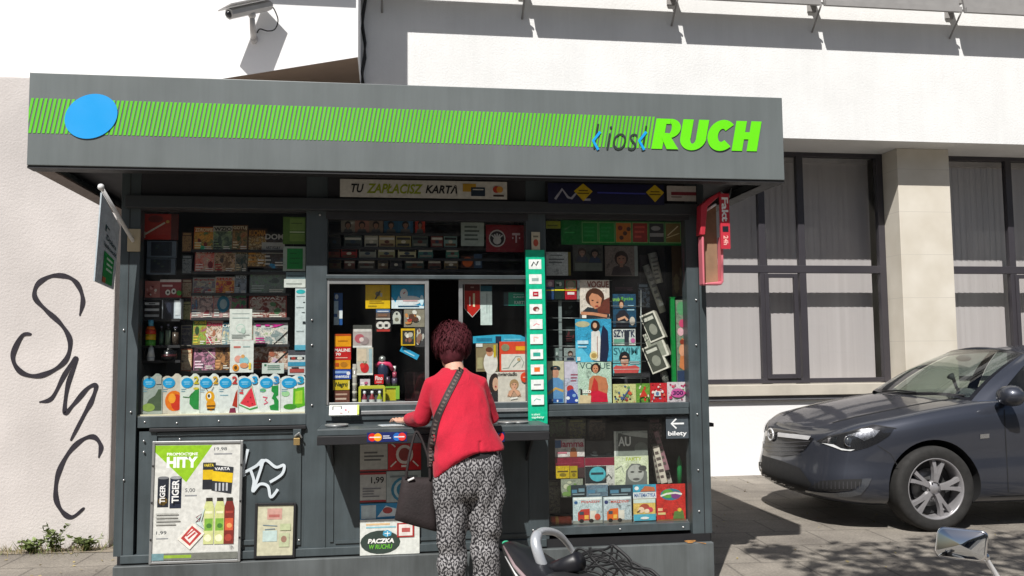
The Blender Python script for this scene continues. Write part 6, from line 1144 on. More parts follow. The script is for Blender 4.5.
# crimson top
def top_mat():
    m, t_, b_ = nodes('crimson_knit'); N, L = t_.nodes, t_.links
    tc = N.new('ShaderNodeTexCoord'); n = N.new('ShaderNodeTexNoise'); n.inputs['Scale'].default_value = 220; n.inputs['Detail'].default_value = 3; L.new(tc.outputs['Object'], n.inputs['Vector'])
    n2 = N.new('ShaderNodeTexNoise'); n2.inputs['Scale'].default_value = 7; L.new(tc.outputs['Object'], n2.inputs['Vector'])
    mx = N.new('ShaderNodeMath'); mx.operation = 'ADD'; L.new(n.outputs[0], mx.inputs[0]); L.new(n2.outputs[0], mx.inputs[1])
    cr = N.new('ShaderNodeValToRGB'); cr.color_ramp.elements[0].position = .35*2*.5; cr.color_ramp.elements[1].position = .75
    mr = N.new('ShaderNodeMath'); mr.operation = 'MULTIPLY'; mr.inputs[1].default_value = .5; L.new(mx.outputs[0], mr.inputs[0]); L.new(mr.outputs[0], cr.inputs[0])
    cr.color_ramp.elements[0].color = (.40, .006, .026, 1); cr.color_ramp.elements[1].color = (.58, .007, .034, 1)
    L.new(cr.outputs[0], b_.inputs['Base Color']); b_.inputs['Roughness'].default_value = .9; b_.inputs['Sheen Weight'].default_value = .06
    bp = N.new('ShaderNodeBump'); bp.inputs['Distance'].default_value = .002; L.new(n.outputs[0], bp.inputs['Height'])
    mp = N.new('ShaderNodeMapping'); mp.inputs['Scale'].default_value = (1.2, 1.2, .55); mp.inputs['Rotation'].default_value = (0, .5, 0); L.new(tc.outputs['Object'], mp.inputs[0])
    n3 = N.new('ShaderNodeTexNoise'); n3.inputs['Scale'].default_value = 13; n3.inputs['Detail'].default_value = 2; n3.inputs['Distortion'].default_value = .6; L.new(mp.outputs[0], n3.inputs['Vector'])
    b2 = N.new('ShaderNodeBump'); b2.inputs['Distance'].default_value = .012; b2.inputs['Strength'].default_value = .8; L.new(n3.outputs[0], b2.inputs['Height']); L.new(bp.outputs[0], b2.inputs['Normal']); L.new(b2.outputs[0], b_.inputs['Normal'])
    return m
b = MB()
rings = []
for z, cx, cy, rx, ry in ((.905, .004, -.002, .189, .148), (.93, .004, 0, .187, .145), (.98, .0, .008, .180, .138), (1.05, -.012, .03, .165, .126), (1.12, -.024, .052, .157, .118), (1.19, -.034, .078, .154, .112), (1.25, -.042, .10, .152, .105), (1.295, -.05, .115, .140, .096), (1.33, -.055, .125, .118, .082), (1.355, -.058, .135, .080, .066), (1.375, -.060, .145, .060, .056)):
    rings.append(ell(cx, cy, z, rx, ry, 32, p=2.2))
def hem(p):          # the hem rises to the middle back and hangs low at the left
    x, y, z = p
    if z > 1.0: return p
    f = (1.0-z)/.095
    tgt = .935 + .02*max(0, x*5) - (.11 if x < -.05 else 0)*min(1, (-x-.05)/.12) - .02*abs(x)*3
    if x < -.05: tgt = .93-.13*min(1, (-x-.05)/.12)
    return (x, y, 1.0-(1.0-tgt)*f)
rings = [[hem(p) for p in r] for r in rings]
b.loft(rings)
for sh_, el, wr, s in ((SHL, ELL_, WRL, -1), (SHR, ELR, WRR, 1)):
    b.tube([Vector((-.05, .115, 1.285)), Vector((-.05, .12, 1.29)).lerp(sh_, .75), sh_, sh_.lerp(el, .35), sh_.lerp(el, .7), el+Vector((s*.002, -.012, .0)), el.lerp(wr, .35), el.lerp(wr, .75), wr.lerp(el, .05)], [.066, .062, .058, .053, .050, .049, .046, .040, .035], n=18)
me = remesh(b, 'top', .0085, 7, .6)
for v in me.vertices:
    c = v.co; k = .012*noise.noise((c.x*8, c.y*8, c.z*6)) + .0075*math.sin(26*c.z - 30*c.x + 4*noise.noise((c.x*5, 0, c.z*5)))*max(0, min(1, (1.2-c.z)*5))
    # centre back seam dips the hem into a small notch
    if abs(c.x-.055) < .012 and c.z < 1.0 and c.y < 0: k -= .008*(1-abs(c.x-.055)/.012)
    n = Vector((c.x+.03, c.y-.06, 0)); n.normalize()
    v.co = c + n*k
topo = from_mesh('top', me, top_mat(), woman)
# hair: cap plus many short curved locks
HM = M('dark_red_hair', (.070, .015, .020), .7, var=.45, scale=30, spec=.12)
def hairp(th, ph, r=1.0): return Vector((math.sin(th)*math.cos(ph)*.096*r, -.022+math.sin(th)*math.sin(ph)*.112*r, .012+math.cos(th)*.118*r))
b = MB(); b.sphere((0, -.022, .014), (.089, .104, .111), n=28, m=18); b.sphere((0, -.055, -.055), (.068, .060, .070), n=20, m=12)
me = evaluated(b, [('REMESH', dict(mode='VOXEL', voxel_size=.008)), ('SMOOTH', dict(iterations=3, factor=.5))], 'hair_cap')
for v in me.vertices:
    if v.co.y > .055 and v.co.z < .065: v.co.y = .055 - (v.co.y-.055)*.2
    v.co *= 1 + .09*noise.noise(v.co*17)
hm = MB(); hm.add([v.co.copy() for v in me.vertices], [tuple(p.vertices) for p in me.polygons], HM, True)
hr = random.Random(3)
for i in range(1700):
    th = math.acos(hr.uniform(-.62, 1)); ph = hr.uniform(0, 2*math.pi)
    if math.sin(ph) > .45 and math.cos(th) < .55: continue
    p0 = hairp(th, ph, .93+.05*hr.random()); nrm = Vector((p0.x, p0.y+.022, p0.z-.012)).normalized()
    if p0.z < -.03: p0.x *= .80; p0.y = p0.y*.85
    dn = (Vector((hr.uniform(-.5, .5), hr.uniform(-.4, .4), -1))); dn = (dn - nrm*dn.dot(nrm)).normalized()
    sd = nrm.cross(dn).normalized(); Ln = hr.uniform(.03, .06); w = hr.uniform(.0028, .0055); cu = hr.uniform(-.35, .35)
    pts = []
    for k in range(4):
        t = k/3; c = p0 + dn*Ln*t + sd*cu*Ln*t*t + nrm*(.010*math.sin(t*3.0)+.003)*hr.uniform(.6, 1.4)
        pts.append((c-sd*w*(1-t*.8), c+sd*w*(1-t*.8)+nrm*.0008))
    vs = [q for pr in pts for q in pr]
    hm.add(vs, [(2*k, 2*k+1, 2*k+3, 2*k+2) for k in range(3)], HM, True)
o = hm.build('hair', woman, fix=False); o.matrix_local = HT @ T_((0, 0, .008), sc=1.03)
# shoes
SHM = M('black_shoe', (.02, .02, .022), .45)
for sx in (-1, 1):
    lx = (.093+.004)*sx; m = MB()
    m.loft([[(lx+w*math.cos(k*.628), y, .004+hh*.5+hh*.5*math.sin(k*.628)) for k in range(10)] for y, w, hh in ((-.075, .02, .05), (-.06, .033, .065), (0, .038, .06), (.07, .045, .055), (.14, .043, .045), (.185, .025, .03))], SHM); m.build('shoe', woman)

# handbag on the forearm with long strap across the back
bp_ = at(416, 500, 4.74)
bag = empty('handbag', 'dark brown suede tote bag hanging from the womans left arm', 'bag', (bp_.x, 4.74, at(416, 531, 4.74).z))
SU = M('brown_suede', (.017, .0105, .011), .8, var=.35, scale=9, bump=.002, bscale=80); 
def bl_(px_, py_): p = at(px_, py_, 4.74); return p.x-bp_.x, p.z-bag.location.z
tl, tr, brr, bll = bl_(402, 477), bl_(433, 478), bl_(437.5, 531), bl_(394.5, 519)
def bring(t, d):
    l = (tl[0]+(bll[0]-tl[0])*t, tl[1]+(bll[1]-tl[1])*t); r = (tr[0]+(brr[0]-tr[0])*t, tr[1]+(brr[1]-tr[1])*t); out = []
    for k in range(24):
        a = 2*math.pi*k/24; c, s = math.cos(a), math.sin(a); f = .5+.5*math.copysign(abs(c)**.5, c); x = l[0]+(r[0]-l[0])*f; z = l[1]+(r[1]-l[1])*f
        y = d*math.copysign(abs(s)**.7, s) + .006*noise.noise((x*14, t*5, s))
        out.append((x, y, z - .008*math.sin(math.pi*f)*(1-t)))
    return out
m = MB(); m.loft([bring(t, d) for t, d in ((-.01, .012), (.0, .022), (.12, .032), (.3, .042), (.55, .052), (.8, .058), (.95, .056), (1.0, .040), (1.01, .02))], SU); m.build('bag_body', bag)
m = MB()
for yy in (-.02, .025):
    a, c = bl_(406, 479), bl_(430, 480); top_ = bl_(417, 436)
    m.tube(curve2([(a[0], yy, a[1]), (a[0]+.012, yy, a[1]+.09), (top_[0]-.02, yy*.5+.02, top_[1]-.02), (top_[0], yy*.3+.03, top_[1]+.02), (top_[0]+.03, yy*.5+.02, top_[1]-.03), (c[0]-.006, yy, c[1]+.10), (c[0], yy, c[1])], 6), .0065, SU, 7)
m.build('handle', bag)
m = MB(); a, c = bl_(406, 480), bl_(414, 477); m.tube([(a[0]+.01, -.03, a[1]), (c[0], -.035, c[1]+.0)], .006, WHP, 6); m.build('buckle', bag)
STM = M('strap_web', (.022, .014, .014), .7); STL = M('strap_pattern', (.10, .075, .065), .7)
# strap over the back, laid on the top by casting rays at it
tm = topo.data; bvh = BVHTree.FromPolygons([v.co.copy() for v in tm.vertices], [tuple(p.vertices) for p in tm.polygons])
path = curve2([(463, 368.5), (456, 380), (446, 398), (438, 416), (433, 436), (431, 452), (431, 468)], 10); L_, Rr_, C_ = [], [], []
for i, (px_, py_) in enumerate(path):
    pw = at(px_, py_, WY-.02); x, z = pw.x-WX, pw.z
    a = path[max(0, i-1)]; c = path[min(len(path)-1, i+1)]; dx, dz = c[0]-a[0], -(c[1]-a[1]); l = math.hypot(dx, dz); nx, nz = -dz/l*.017, dx/l*.017
    row = []
    for s in (-1, 0, 1):
        h = bvh.ray_cast(Vector((x+nx*s, -1, z+nz*s)), Vector((0, 1, 0)))
        if h[0] is None or (L_ and abs(h[0].y-L_[-1].y) > .07): h = (Vector((0, L_[-1].y+.006 if L_ else .06, 0)),)
        row.append(Vector((x+nx*s, (h[0].y if h[0] else (row[-1].y if row else -.1))-.006, z+nz*s)))
    L_.append(row[0]); Rr_.append(row[2]); C_.append(row[1])
off = Vector((WX, WY, 0))-bag.location
m = MB(); n = len(path)
m.grid([[p+off for p in r] for r in zip(L_, C_, Rr_)], STM)
m.grid([[p+off+Vector((0, .003, 0)) for p in r] for r in zip(L_, C_, Rr_)], STM)
for i in range(0, n-1, 2):
    a, c = L_[i].lerp(Rr_[i], .25), L_[i].lerp(Rr_[i], .75); d, e = L_[i+1].lerp(Rr_[i+1], .7), L_[i+1].lerp(Rr_[i+1], .3)
    m.add([p+off+Vector((0, -.0025, 0)) for p in (a, c, d, e)], [(0, 1, 2, 3)], STL)
end = C_[-1]+off; m.tube([end, (tr[0]-.0, -.01, tr[1]+.08), (tr[0], 0, tr[1])], .010, STM, 6)
m.build('shoulder_strap', bag, fix=False)
p = at(392, 421.5, 5.02); m = MB(); m.box(-.07, .06, -.045, .05, 0, .003, INK('#d2d6d4')); m.box(-.06, .05, -.03, .04, .0035, .005, INK('#b9c4cc'))
tag(m.build('paper_slip', None, (p.x, 5.06, ZC+.002), (0, 0, R(14))), 'pale paper slip lying on the counter by the womans left hand', 'paper')
# ================================================================== PARKED CAR
CX_, CY_ = 3.46, 7.50
car = empty('parked_car', 'dark blue grey saloon car parked facing left in front of the white wall', 'car', (CX_, CY_, 0))
def car_paint():
    m, t_, b_ = nodes('slate_metallic_paint'); N, L = t_.nodes, t_.links
    tc = N.new('ShaderNodeTexCoord'); n = N.new('ShaderNodeTexNoise'); n.inputs['Scale'].default_value = 2.5; n.inputs['Detail'].default_value = 8; L.new(tc.outputs['Object'], n.inputs['Vector'])
    cr = N.new('ShaderNodeValToRGB'); cr.color_ramp.elements[0].color = (.040, .046, .064, 1); cr.color_ramp.elements[1].color = (.055, .060, .078, 1); L.new(n.outputs[0], cr.inputs[0]); L.new(cr.outputs[0], b_.inputs['Base Color'])
    b_.inputs['Metallic'].default_value = .55; b_.inputs['Roughness'].default_value = .42; b_.inputs['Coat Weight'].default_value = 1; b_.inputs['Coat Roughness'].default_value = .03
    mr = N.new('ShaderNodeMapRange'); mr.inputs['To Min'].default_value = .02; mr.inputs['To Max'].default_value = .14; L.new(n.outputs[0], mr.inputs[0]); L.new(mr.outputs[0], b_.inputs['Coat Roughness'])
    return m
PAINT = car_paint()
def interp(tab, x):
    if x <= tab[0][0]: return tab[0][1]
    for (a, b_), (c, d) in zip(tab[:-1], tab[1:]):
        if x <= c:
            i = [q[0] for q in tab].index(a); t = (x-a)/(c-a)
            s1 = (d-b_)/(c-a); s0 = (b_-tab[i-1][1])/(a-tab[i-1][0]) if i else s1; s2 = (tab[i+2][1]-d)/(tab[i+2][0]-c) if i+2 < len(tab) else s1
            m0 = (s0+s1)/2 if s0*s1 > 0 else 0; m1 = (s1+s2)/2 if s1*s2 > 0 else 0; h = c-a
            return (2*t**3-3*t*t+1)*b_+(t**3-2*t*t+t)*h*m0+(3*t*t-2*t**3)*d+(t**3-t*t)*h*m1
    return tab[-1][1]
OUT = curve2([(0, 0), (.012, .30), (.05, .52), (.14, .70), (.32, .825), (.60, .895), (.97, .925), (1.6, .928), (2.4, .93), (3.3, .93), (3.9, .915), (4.35, .87), (4.65, .76), (4.79, .55), (4.83, .28), (4.835, 0)], 9)
ZSH = [(0, .765), (.05, .775), (.14, .80), (.32, .845), (.6, .89), (.97, .955), (1.4, 1.01), (2.2, 1.04), (3.2, 1.07), (4.2, 1.09), (4.7, 1.06), (4.84, .98)]
ZCC = [(0, .77), (.1, .80), (.3, .865), (.6, .955), (1.0, 1.03), (1.4, 1.075), (2.2, 1.09), (4.0, 1.09), (4.6, 1.08), (4.84, 1.0)]
INS_S = [(0, .09), (.06, .03), (.16, .004), (.34, 0), (.50, .010), (.62, .004), (.78, .004), (.88, .016), (.95, .038), (1.0, .078)]
INS_F = [(0, .15), (.08, .06), (.20, .005), (.34, 0), (.48, .020), (.60, .035), (.75, .050), (.88, .065), (.95, .085), (1.0, .12)]
TS = [0, .03, .06, .11, .16, .22, .28, .34, .42, .50, .56, .62, .70, .78, .84, .88, .92, .95, .98, 1.0]
half = []
for i, (x, y) in enumerate(OUT):
    a = OUT[max(0, i-1)]; c = OUT[min(len(OUT)-1, i+1)]; dx, dy = c[0]-a[0], c[1]-a[1]; l = math.hypot(dx, dy); nx, ny = dy/l, -dx/l    # inward
    if i == 0: nx, ny = 1, 0
    if i == len(OUT)-1: nx, ny = -1, 0
    f = min(1, abs(nx)*1.3); zb_ = .205 if x < 4 else .25; zs = interp(ZSH, x); col = []
    for t_ in TS:
        ins = interp(INS_S, t_)*(1-f)+interp(INS_F, t_)*f
        col.append(Vector((x+nx*ins, max(0, y+ny*ins), zb_+(zs-zb_)*t_)))
    e = col[-1]; xl = .17 + (x)*(4.835-.34)/4.835
    xl = e.x*.35+xl*.65 if x < 1 else xl
    for k in range(1, 11):
        r = k/10; zc_ = interp(ZCC, xl)
        # raised crease running back from the headlight
        cre = .010*math.exp(-((r-.22)/.07)**2)*(1 if x < 1.6 else 0)
        col.append(Vector((e.x+(xl-e.x)*r, e.y*(1-r), e.z+(zc_-e.z)*math.sin(r*math.pi/2)+cre)))
    half.append(col)
b = MB(); nc = len(half[0])
b.grid([[Vector((p.x, -p.y, p.z)) for p in c] for c in half], PAINT); b.grid([list(c) for c in half], PAINT)
me = b.mesh('body', fix=False); bm = bmesh.new(); bm.from_mesh(me); bmesh.ops.remove_doubles(bm, verts=bm.verts, dist=.0008); 
edges = [e for e in bm.edges if e.is_boundary]; bmesh.ops.holes_fill(bm, edges=edges, sides=0); bmesh.ops.recalc_face_normals(bm, faces=bm.faces); bm.to_mesh(me); bm.free()
WXs = (.90, 3.64); WR_ = .34
cut = MB()
for wx in WXs:
    for sy in (-1, 1):
        ring = lambda y: [(wx+.385*math.cos(k*math.pi/24), y, .345+.385*math.sin(k*math.pi/24)) for k in range(48)]
        cut.loft([ring(sy*.60), ring(sy*1.1)])
cm = bpy.data.objects.new('cut', cut.mesh('cut')); COL.objects.link(cm)
bo = bpy.data.objects.new('b', me); COL.objects.link(bo); md = bo.modifiers.new('b', 'BOOLEAN'); md.object = cm; md.operation = 'DIFFERENCE'; md.solver = 'EXACT'
bpy.context.view_layer.update(); me2 = bpy.data.meshes.new_from_object(bo.evaluated_get(bpy.context.evaluated_depsgraph_get())); bpy.data.objects.remove(bo); bpy.data.objects.remove(cm)
ARCH = M('arch_black', (.015, .015, .016), .8)
me2.materials.clear(); me2.materials.append(PAINT); me2.materials.append(ARCH)
for p in me2.polygons:
    p.use_smooth = True
    c = p.center
    if any(math.hypot(c.x-wx, c.z-.345) < .3855 and abs(c.y) > .59 for wx in WXs): p.material_index = 1
    else: p.material_index = 0
    if c.z < .21 or any(math.hypot(c.x-wx, c.z-.345) < .388 for wx in WXs): p.use_smooth = False
me2.set_sharp_from_angle(angle=R(38)) if hasattr(me2, 'set_sharp_from_angle') else None
body = bpy.data.objects.new('body', me2); link(body, car)
cbvh = BVHTree.FromPolygons([v.co.copy() for v in me.vertices], [tuple(p.vertices) for p in me.polygons])
CO = Vector((CX_, CY_, 0)); CAMO = Vector((0, 0, CAM_H))
def hit(px_, py_, off=.004, bv=None):
    d = ray(px_, py_).normalized(); h = (bv or cbvh).ray_cast(CAMO-CO, d)
    if h[0] is None: return None
    n = h[1] if h[1].dot(d) < 0 else -h[1]; return h[0]+n*off
def patch(name, poly, mat, off=.004, step=3.0, mirror=True, parent=car, bv=None, lip=.0):
    bm = bmesh.new(); vs = [bm.verts.new((p[0], p[1], 0)) for p in poly]; bm.faces.new(vs)
    x0, x1 = min(p[0] for p in poly), max(p[0] for p in poly); y0, y1 = min(p[1] for p in poly), max(p[1] for p in poly)
    x = x0+step
    while x < x1: bmesh.ops.bisect_plane(bm, geom=bm.verts[:]+bm.edges[:]+bm.faces[:], plane_co=(x, 0, 0), plane_no=(1, 0, 0)); x += step
    y = y0+step
    while y < y1: bmesh.ops.bisect_plane(bm, geom=bm.verts[:]+bm.edges[:]+bm.faces[:], plane_co=(0, y, 0), plane_no=(0, 1, 0)); y += step
    bad = []
    for v in bm.verts:
        h = hit(v.co.x, v.co.y, off, bv)
        if h is None: bad.append(v)
        else: v.co = h
    bmesh.ops.delete(bm, geom=bad, context='VERTS')
    me = bpy.data.meshes.new(name); bm.to_mesh(me); bm.free()
    for p in me.polygons: p.use_smooth = True
    me.materials.append(mat); o = bpy.data.objects.new(name, me); link(o, parent)
    if mirror:
        m2 = me.copy(); 
        for v in m2.vertices: v.co.y = -v.co.y
        o2 = bpy.data.objects.new(name, m2); link(o2, parent)
    return o
GBL = M('gloss_black', (.012, .012, .014), .18, spec=.6); CHR = M('chrome', (.75, .75, .76), .10, metal=1.0, var=.02, rvar=.02); MBK = M('matt_black', (.014, .014, .015), .7)
BRT = M('bright_trim', (.72, .72, .73), .22, metal=.35)
SATIN = M('satin_silver', (.5, .5, .5), .3, metal=.85)
grl = patch('grille', [(761, 431), (768, 429.5), (776, 429.5), (795, 432.5), (814, 438.5), (806, 448.6), (797, 454.7), (783, 457), (771, 455), (762, 447), (760, 438)], GBL, .004, mirror=False)
for y0 in (441, 445.2, 449.4, 453.4):
    dxx = (y0-441)*.75
    patch('grille_bar', [(762+dxx*.6, y0), (782, y0+1.4), (811-dxx, y0), (811-dxx, y0+1.1), (782, y0+2.5), (762+dxx*.6, y0+1.1)], SATIN if False else M('grille_bar', (.10, .10, .11), .3, metal=.6), .009, mirror=False, parent=grl)
patch('chrome_bar', [(779, 432.8), (812, 436.8), (809.5, 440.2), (779, 437.0)], BRT, .013, mirror=False, parent=grl)
patch('chrome_bar', [(761, 429.6), (768.5, 431.4), (768.5, 436.4), (760.6, 434.6)], BRT, .013, mirror=False, parent=grl)
ctr = hit(773.5, 435, .014)
em = MB(); ex = MB()
d_ = (CAMO-CO-ctr); 
EM_T = Matrix.Translation(ctr+Vector((-.012, 0, 0))) @ Matrix.Rotation(R(-90), 4, 'Y')
em.tube([EM_T @ Vector((.052*math.cos(k*.2618), .052*math.sin(k*.2618), 0)) for k in range(24)], .0095, BRT, 8, closed=True)
em.tube([EM_T @ Vector(p) for p in ((0, -.062, 0), (.012, -.01, .004), (-.012, .01, .004), (0, .062, 0))], [.004, .009, .009, .004], CHR, 6); em.build('emblem', grl)
patch('bumper_insert', [(756.3, 453), (765, 456), (782, 461), (800, 468), (812, 484), (806, 491), (788, 489), (768, 482), (757, 474)], MBK, .004, mirror=False)
patch('air_intake', [(811, 486.5), (821, 480.8), (842, 479.5), (862, 479), (861, 484), (852, 489.5), (835, 491), (818, 490)], MBK, .004)
patch('intake_trim', [(862.5, 478.2), (871.5, 478.6), (868, 486), (861, 494), (850, 496.5), (830, 496), (806, 491.5), (806, 489.8), (820, 491.8), (836, 492.6), (852, 491), (861, 486.5)], M('trim_paint', (.10, .11, .13), .25, metal=.6, coat=1), .008)
for x_ in range(815, 860, 4):
    patch('intake_bar', [(x_, 481.5), (x_+1, 481.4), (x_+1, 488.6), (x_, 488.8)], M('grille_bar', (.10, .10, .11), .3), .008, mirror=False)
HL = [(819, 443), (825, 438), (837, 435.4), (850, 433), (862, 428.8), (873, 426), (884, 427.2), (894, 429.2), (889, 436), (879, 442.5), (868, 447.5), (855, 450.8), (844, 450), (834, 446.4), (826, 444.8)]
hl = patch('headlight', HL, M('lamp_black', (.03, .03, .033), .2, metal=.4), .003)
patch('reflector', [(822, 441.5), (828, 438.2), (838, 437), (836, 443.5), (828, 443)], CHR, .0065, 2, False, hl)
patch('running_light', [(822, 443), (834, 444.5), (841, 448.2), (848, 449.6), (855, 449.4), (851, 451), (842, 450.2), (834, 447.2)], M('lamp_white', (.8, .8, .8), .2), .008, 2, False, hl)
patch('reflector', [(846, 435.5), (858, 432.4), (869, 429), (880, 430.5), (874, 437), (864, 441), (856, 436.5)], M('lamp_chrome', (.5, .5, .52), .25, metal=1, var=.5, scale=60), .0065, 2, False, hl)
c0 = hit(849.5, 441, .004); lm = MB(); LT = Matrix.Translation(c0) @ (CAMO-CO-c0).to_track_quat('Z', 'Y').to_matrix().to_4x4() @ Matrix.Rotation(R(22), 4, 'Y')
lm.lathe([(.044, -.01), (.046, .004), (.041, .006), (.036, 0)], CHR, 28, T=LT); lm.sphere((0, 0, -.012), (.036, .036, .022), M('lens_dark', (.05, .055, .065), .05), 20, 10, T=LT); lm.build('projector', hl)
patch('lamp_cover', HL, GLASS('lamp_glass', (.93, .94, .95), 1.0, 1.5, .01), .016, 3, True)
patch('washer_line', [(817, 441), (827, 436.6), (850, 431.4), (873, 424.6), (896, 428), (896.5, 428.8), (873, 425.5), (850, 432.4), (827, 437.8), (818, 442)], MBK, .0045, 2)
# hood and door seams
def seam(pts, w=.8, mirror=True, name='panel_seam', mat=None, off=.0022):
    for q in stroke(pts, w): pass
    polys = stroke(pts, w); L = [q[0] for q in polys]+[polys[-1][1]]; R_ = [q[3] for q in polys]+[polys[-1][2]]
    return patch(name, L+R_[::-1], mat or MBK, off, 4, mirror)
def C3(x, y, z): # project a car-local point into the photo frame to lay seams along true body lines
    p = CAM_R.inverted() @ (Vector((x, y, z))+CO-CAMO); return (512+FPX*p.x/-p.z, 288-FPX*p.y/-p.z)
seam([C3(1.52, -.93, z) for z in (.96, .85, .7, .55, .40, .30)], .9)
seam([C3(x, -.93, .265) for x in (1.36, 1.8, 2.4, 3.2)], .8)
seam([C3(2.62, -.94, z) for z in (1.0, .8, .6, .4, .30)], .9)
hs = [half[i][22] for i in range(30, 62, 3)]
seam([C3(p.x, -p.y, p.z) for p in hs], .8)
# panel edge between bumper and wing
seam([C3(.44, -.862, .69), C3(.54, -.885, .62), C3(.59, -.90, .52)], .7)
p = hit(984, 436, .003); m = MB()
bd = patch('wing_badge', [(980, 434.3), (989, 433.6), (989, 438), (980, 438.7)], SATIN, .004, 3)
# greenhouse
QB = [(1.14, 0), (1.18, .30), (1.27, .58), (1.42, .775), (1.85, .80), (2.55, .81), (3.3, .80), (3.95, .72), (4.22, .48), (4.28, 0)]
QT = [(1.96, 0), (1.97, .24), (2.00, .42), (2.07, .545), (2.28, .58), (2.65, .595), (3.2, .585), (3.55, .52), (3.70, .36), (3.74, 0)]
ZT_ = [1.455, 1.45, 1.435, 1.405, 1.425, 1.445, 1.425, 1.39, 1.375, 1.375]
NQ = 6
bC = curve2([(x, y, interp(ZCC if i in (0, 1, 2, 8, 9) else ZSH, x)-.004) for i, (x, y) in enumerate(QB)], NQ)
tC = curve2([(x, y, z) for (x, y), z in zip(QT, ZT_)], NQ)
def gh(i, v, out=0.0, sy=-1):
    i = min(max(i, 0), len(bC)-1.0001); k = int(i); f = i-k
    B0 = Vector(bC[k]).lerp(Vector(bC[k+1]), f); T0 = Vector(tC[k]).lerp(Vector(tC[k+1]), f)
    p = B0.lerp(T0, v); bul = .035*math.sin(v*math.pi); cx = 2.5
    n = Vector((B0.x-T0.x if i < 18 or i > 42 else 0, max(.0, B0.y-T0.y)+.001, .35)); n.normalize()
    p = p + n*(bul+out); return Vector((p.x, sy*p.y, p.z))
def ghp(name, i0, i1, v0, v1, mat, out, ni=8, nv=8, sides=(-1, 1), par=car):
    for sy in sides:
        m = MB(); m.grid([[gh(i0+(i1-i0)*a/ni, v0+(v1-v0)*c/nv, out, sy) for c in range(nv+1)] for a in range(ni+1)], mat); m.build(name, par, fix=False)
CG = GLASS('car_glass', (.80, .88, .84), 1.0, 1.52, .02); CGD = GLASS('car_side_glass', (.35, .40, .38), 1.0, 1.52, .02)
m = MB(); P_ = [[gh(i, v/10, 0, 1) for v in range(11)] for i in [16.6-k*16.6/10 for k in range(10)]] + [[gh(i, v/10, 0, -1) for v in range(11)] for i in [k*16.6/10 for k in range(11)]]; m.grid(P_, CG); m.build('windscreen', car, fix=False)
m = MB(); P_ = [[gh(i, v/10, 0, 1) for v in range(11)] for i in [45+k*.9 for k in range(10)]] + [[gh(54-k*.9, v/10, 0, -1) for v in range(11)] for k in range(11)]; m.grid(P_, CGD); m.build('rear_window', car, fix=False)
ghp('side_window', 20, 29, .03, .93, CGD, -.004); ghp('side_window', 30, 39, .03, .93, CGD, -.004)
ghp('pillar', 16.6, 20, 0, 1, PAINT, .004, 6, 10); ghp('pillar', 29, 30, 0, 1, GBL, .002, 3, 10); ghp('pillar', 39, 45, 0, 1, PAINT, .004, 8, 10)
ghp('roof_rail', 19, 42, .93, 1, PAINT, .003, 16, 3); ghp('window_trim', 17.5, 42, -.01, .03, CHR, .006, 20, 2); ghp('window_trim', 18.6, 40, .90, .93, CHR, .006, 20, 2)
ghp('glass_border', 0, 16.6, 0, .05, GBL, .001, 10, 2); ghp('glass_border', 15.7, 16.6, .05, 1, GBL, .001, 2, 10); ghp('glass_border', 0, 16.6, .95, 1, GBL, .001, 10, 2)
m = MB()
rows = []
for i in range(len(tC)):
    e = gh(i, 1, .003, 1); rows.append([Vector((e.x+( (2.7-e.x)*.0), e.y*(1-abs(k)/8*1.0) if False else e.y*(1-k/8), e.z+.045*math.sin(k/8*math.pi/2)*min(1, (i)/14 if i < 14 else 1)*min(1, (54-i)/12))) for k in range(9)])
m.grid(rows, PAINT); m.grid([[Vector((p.x, -p.y, p.z)) for p in r] for r in rows], PAINT); m.build('roof', car, fix=False)
# inside
INT = M('car_interior', (.035, .035, .038), .8); INL = M('beige_lining', (.30, .27, .22), .9)
m = MB(); m.loft([[(1.15, y, 1.0) for y in (-.7, .7)]+[(1.15, y, .8) for y in (.7, -.7)], [(1.55, y, 1.02) for y in (-.74, .74)]+[(1.6, y, .7) for y in (.74, -.74)], [(1.80, y, .92) for y in (-.74, .74)]+[(1.78, y, .65) for y in (.74, -.74)]], INT, smooth=False); m.build('dashboard', car, bevel=.02)
m = MB(); m.tube([(1.86+.05*math.sin(k*.3), -.36+.18*math.cos(k*.3), .96+.17*math.sin(k*.3)) for k in range(21)], .014, INT, 8, closed=True); m.tube([(1.86, -.36, .96), (1.7, -.36, .88)], .03, INT, 8); m.tube([(1.86, -.53, .96), (1.86, -.19, .96)], .014, INT, 6); m.build('steering_wheel', car)
for sx, sy in ((2.35, -.37), (2.35, .37)):
    m = MB(); m.loft([ell(sx-.15, sy, .42, .25, .24, 16, p=4), ell(sx-.15, sy, .56, .26, .25, 16, p=4)], INT); m.loft([ell(sx+.12+.12*k, sy, .56+.46*k, .07, .23-.03*k, 16, p=4) for k in (0, .3, .7, 1)], INT); m.loft([ell(sx+.28, sy, z, .045, .12, 14, p=3) for z in (1.07, 1.12, 1.24)], INT); m.build('seat', car)
m = MB(); m.loft([ell(3.2, 0, .45, .25, .65, 20, p=5), ell(3.2, 0, .58, .25, .65, 20, p=5)], INT); m.loft([ell(3.5+.15*k, 0, .58+.45*k, .07, .62, 20, p=5) for k in (0, 1)], INT); m.build('seat', car)
m = MB(); hp_ = gh(6.0, .42, -.03, -1); m.tube([hp_, hp_+Vector((.03, 0, -.03)), hp_+Vector((.09, .05, -.11)), hp_+Vector((.12, .07, -.13))], [.035, .015, .013, .016], INT, 10); m.build('phone_holder', car)
m = MB(); m.sphere((1.80+.04, -.0, 1.37), (.02, .11, .03), INT); m.build('rear_view_mirror', car)
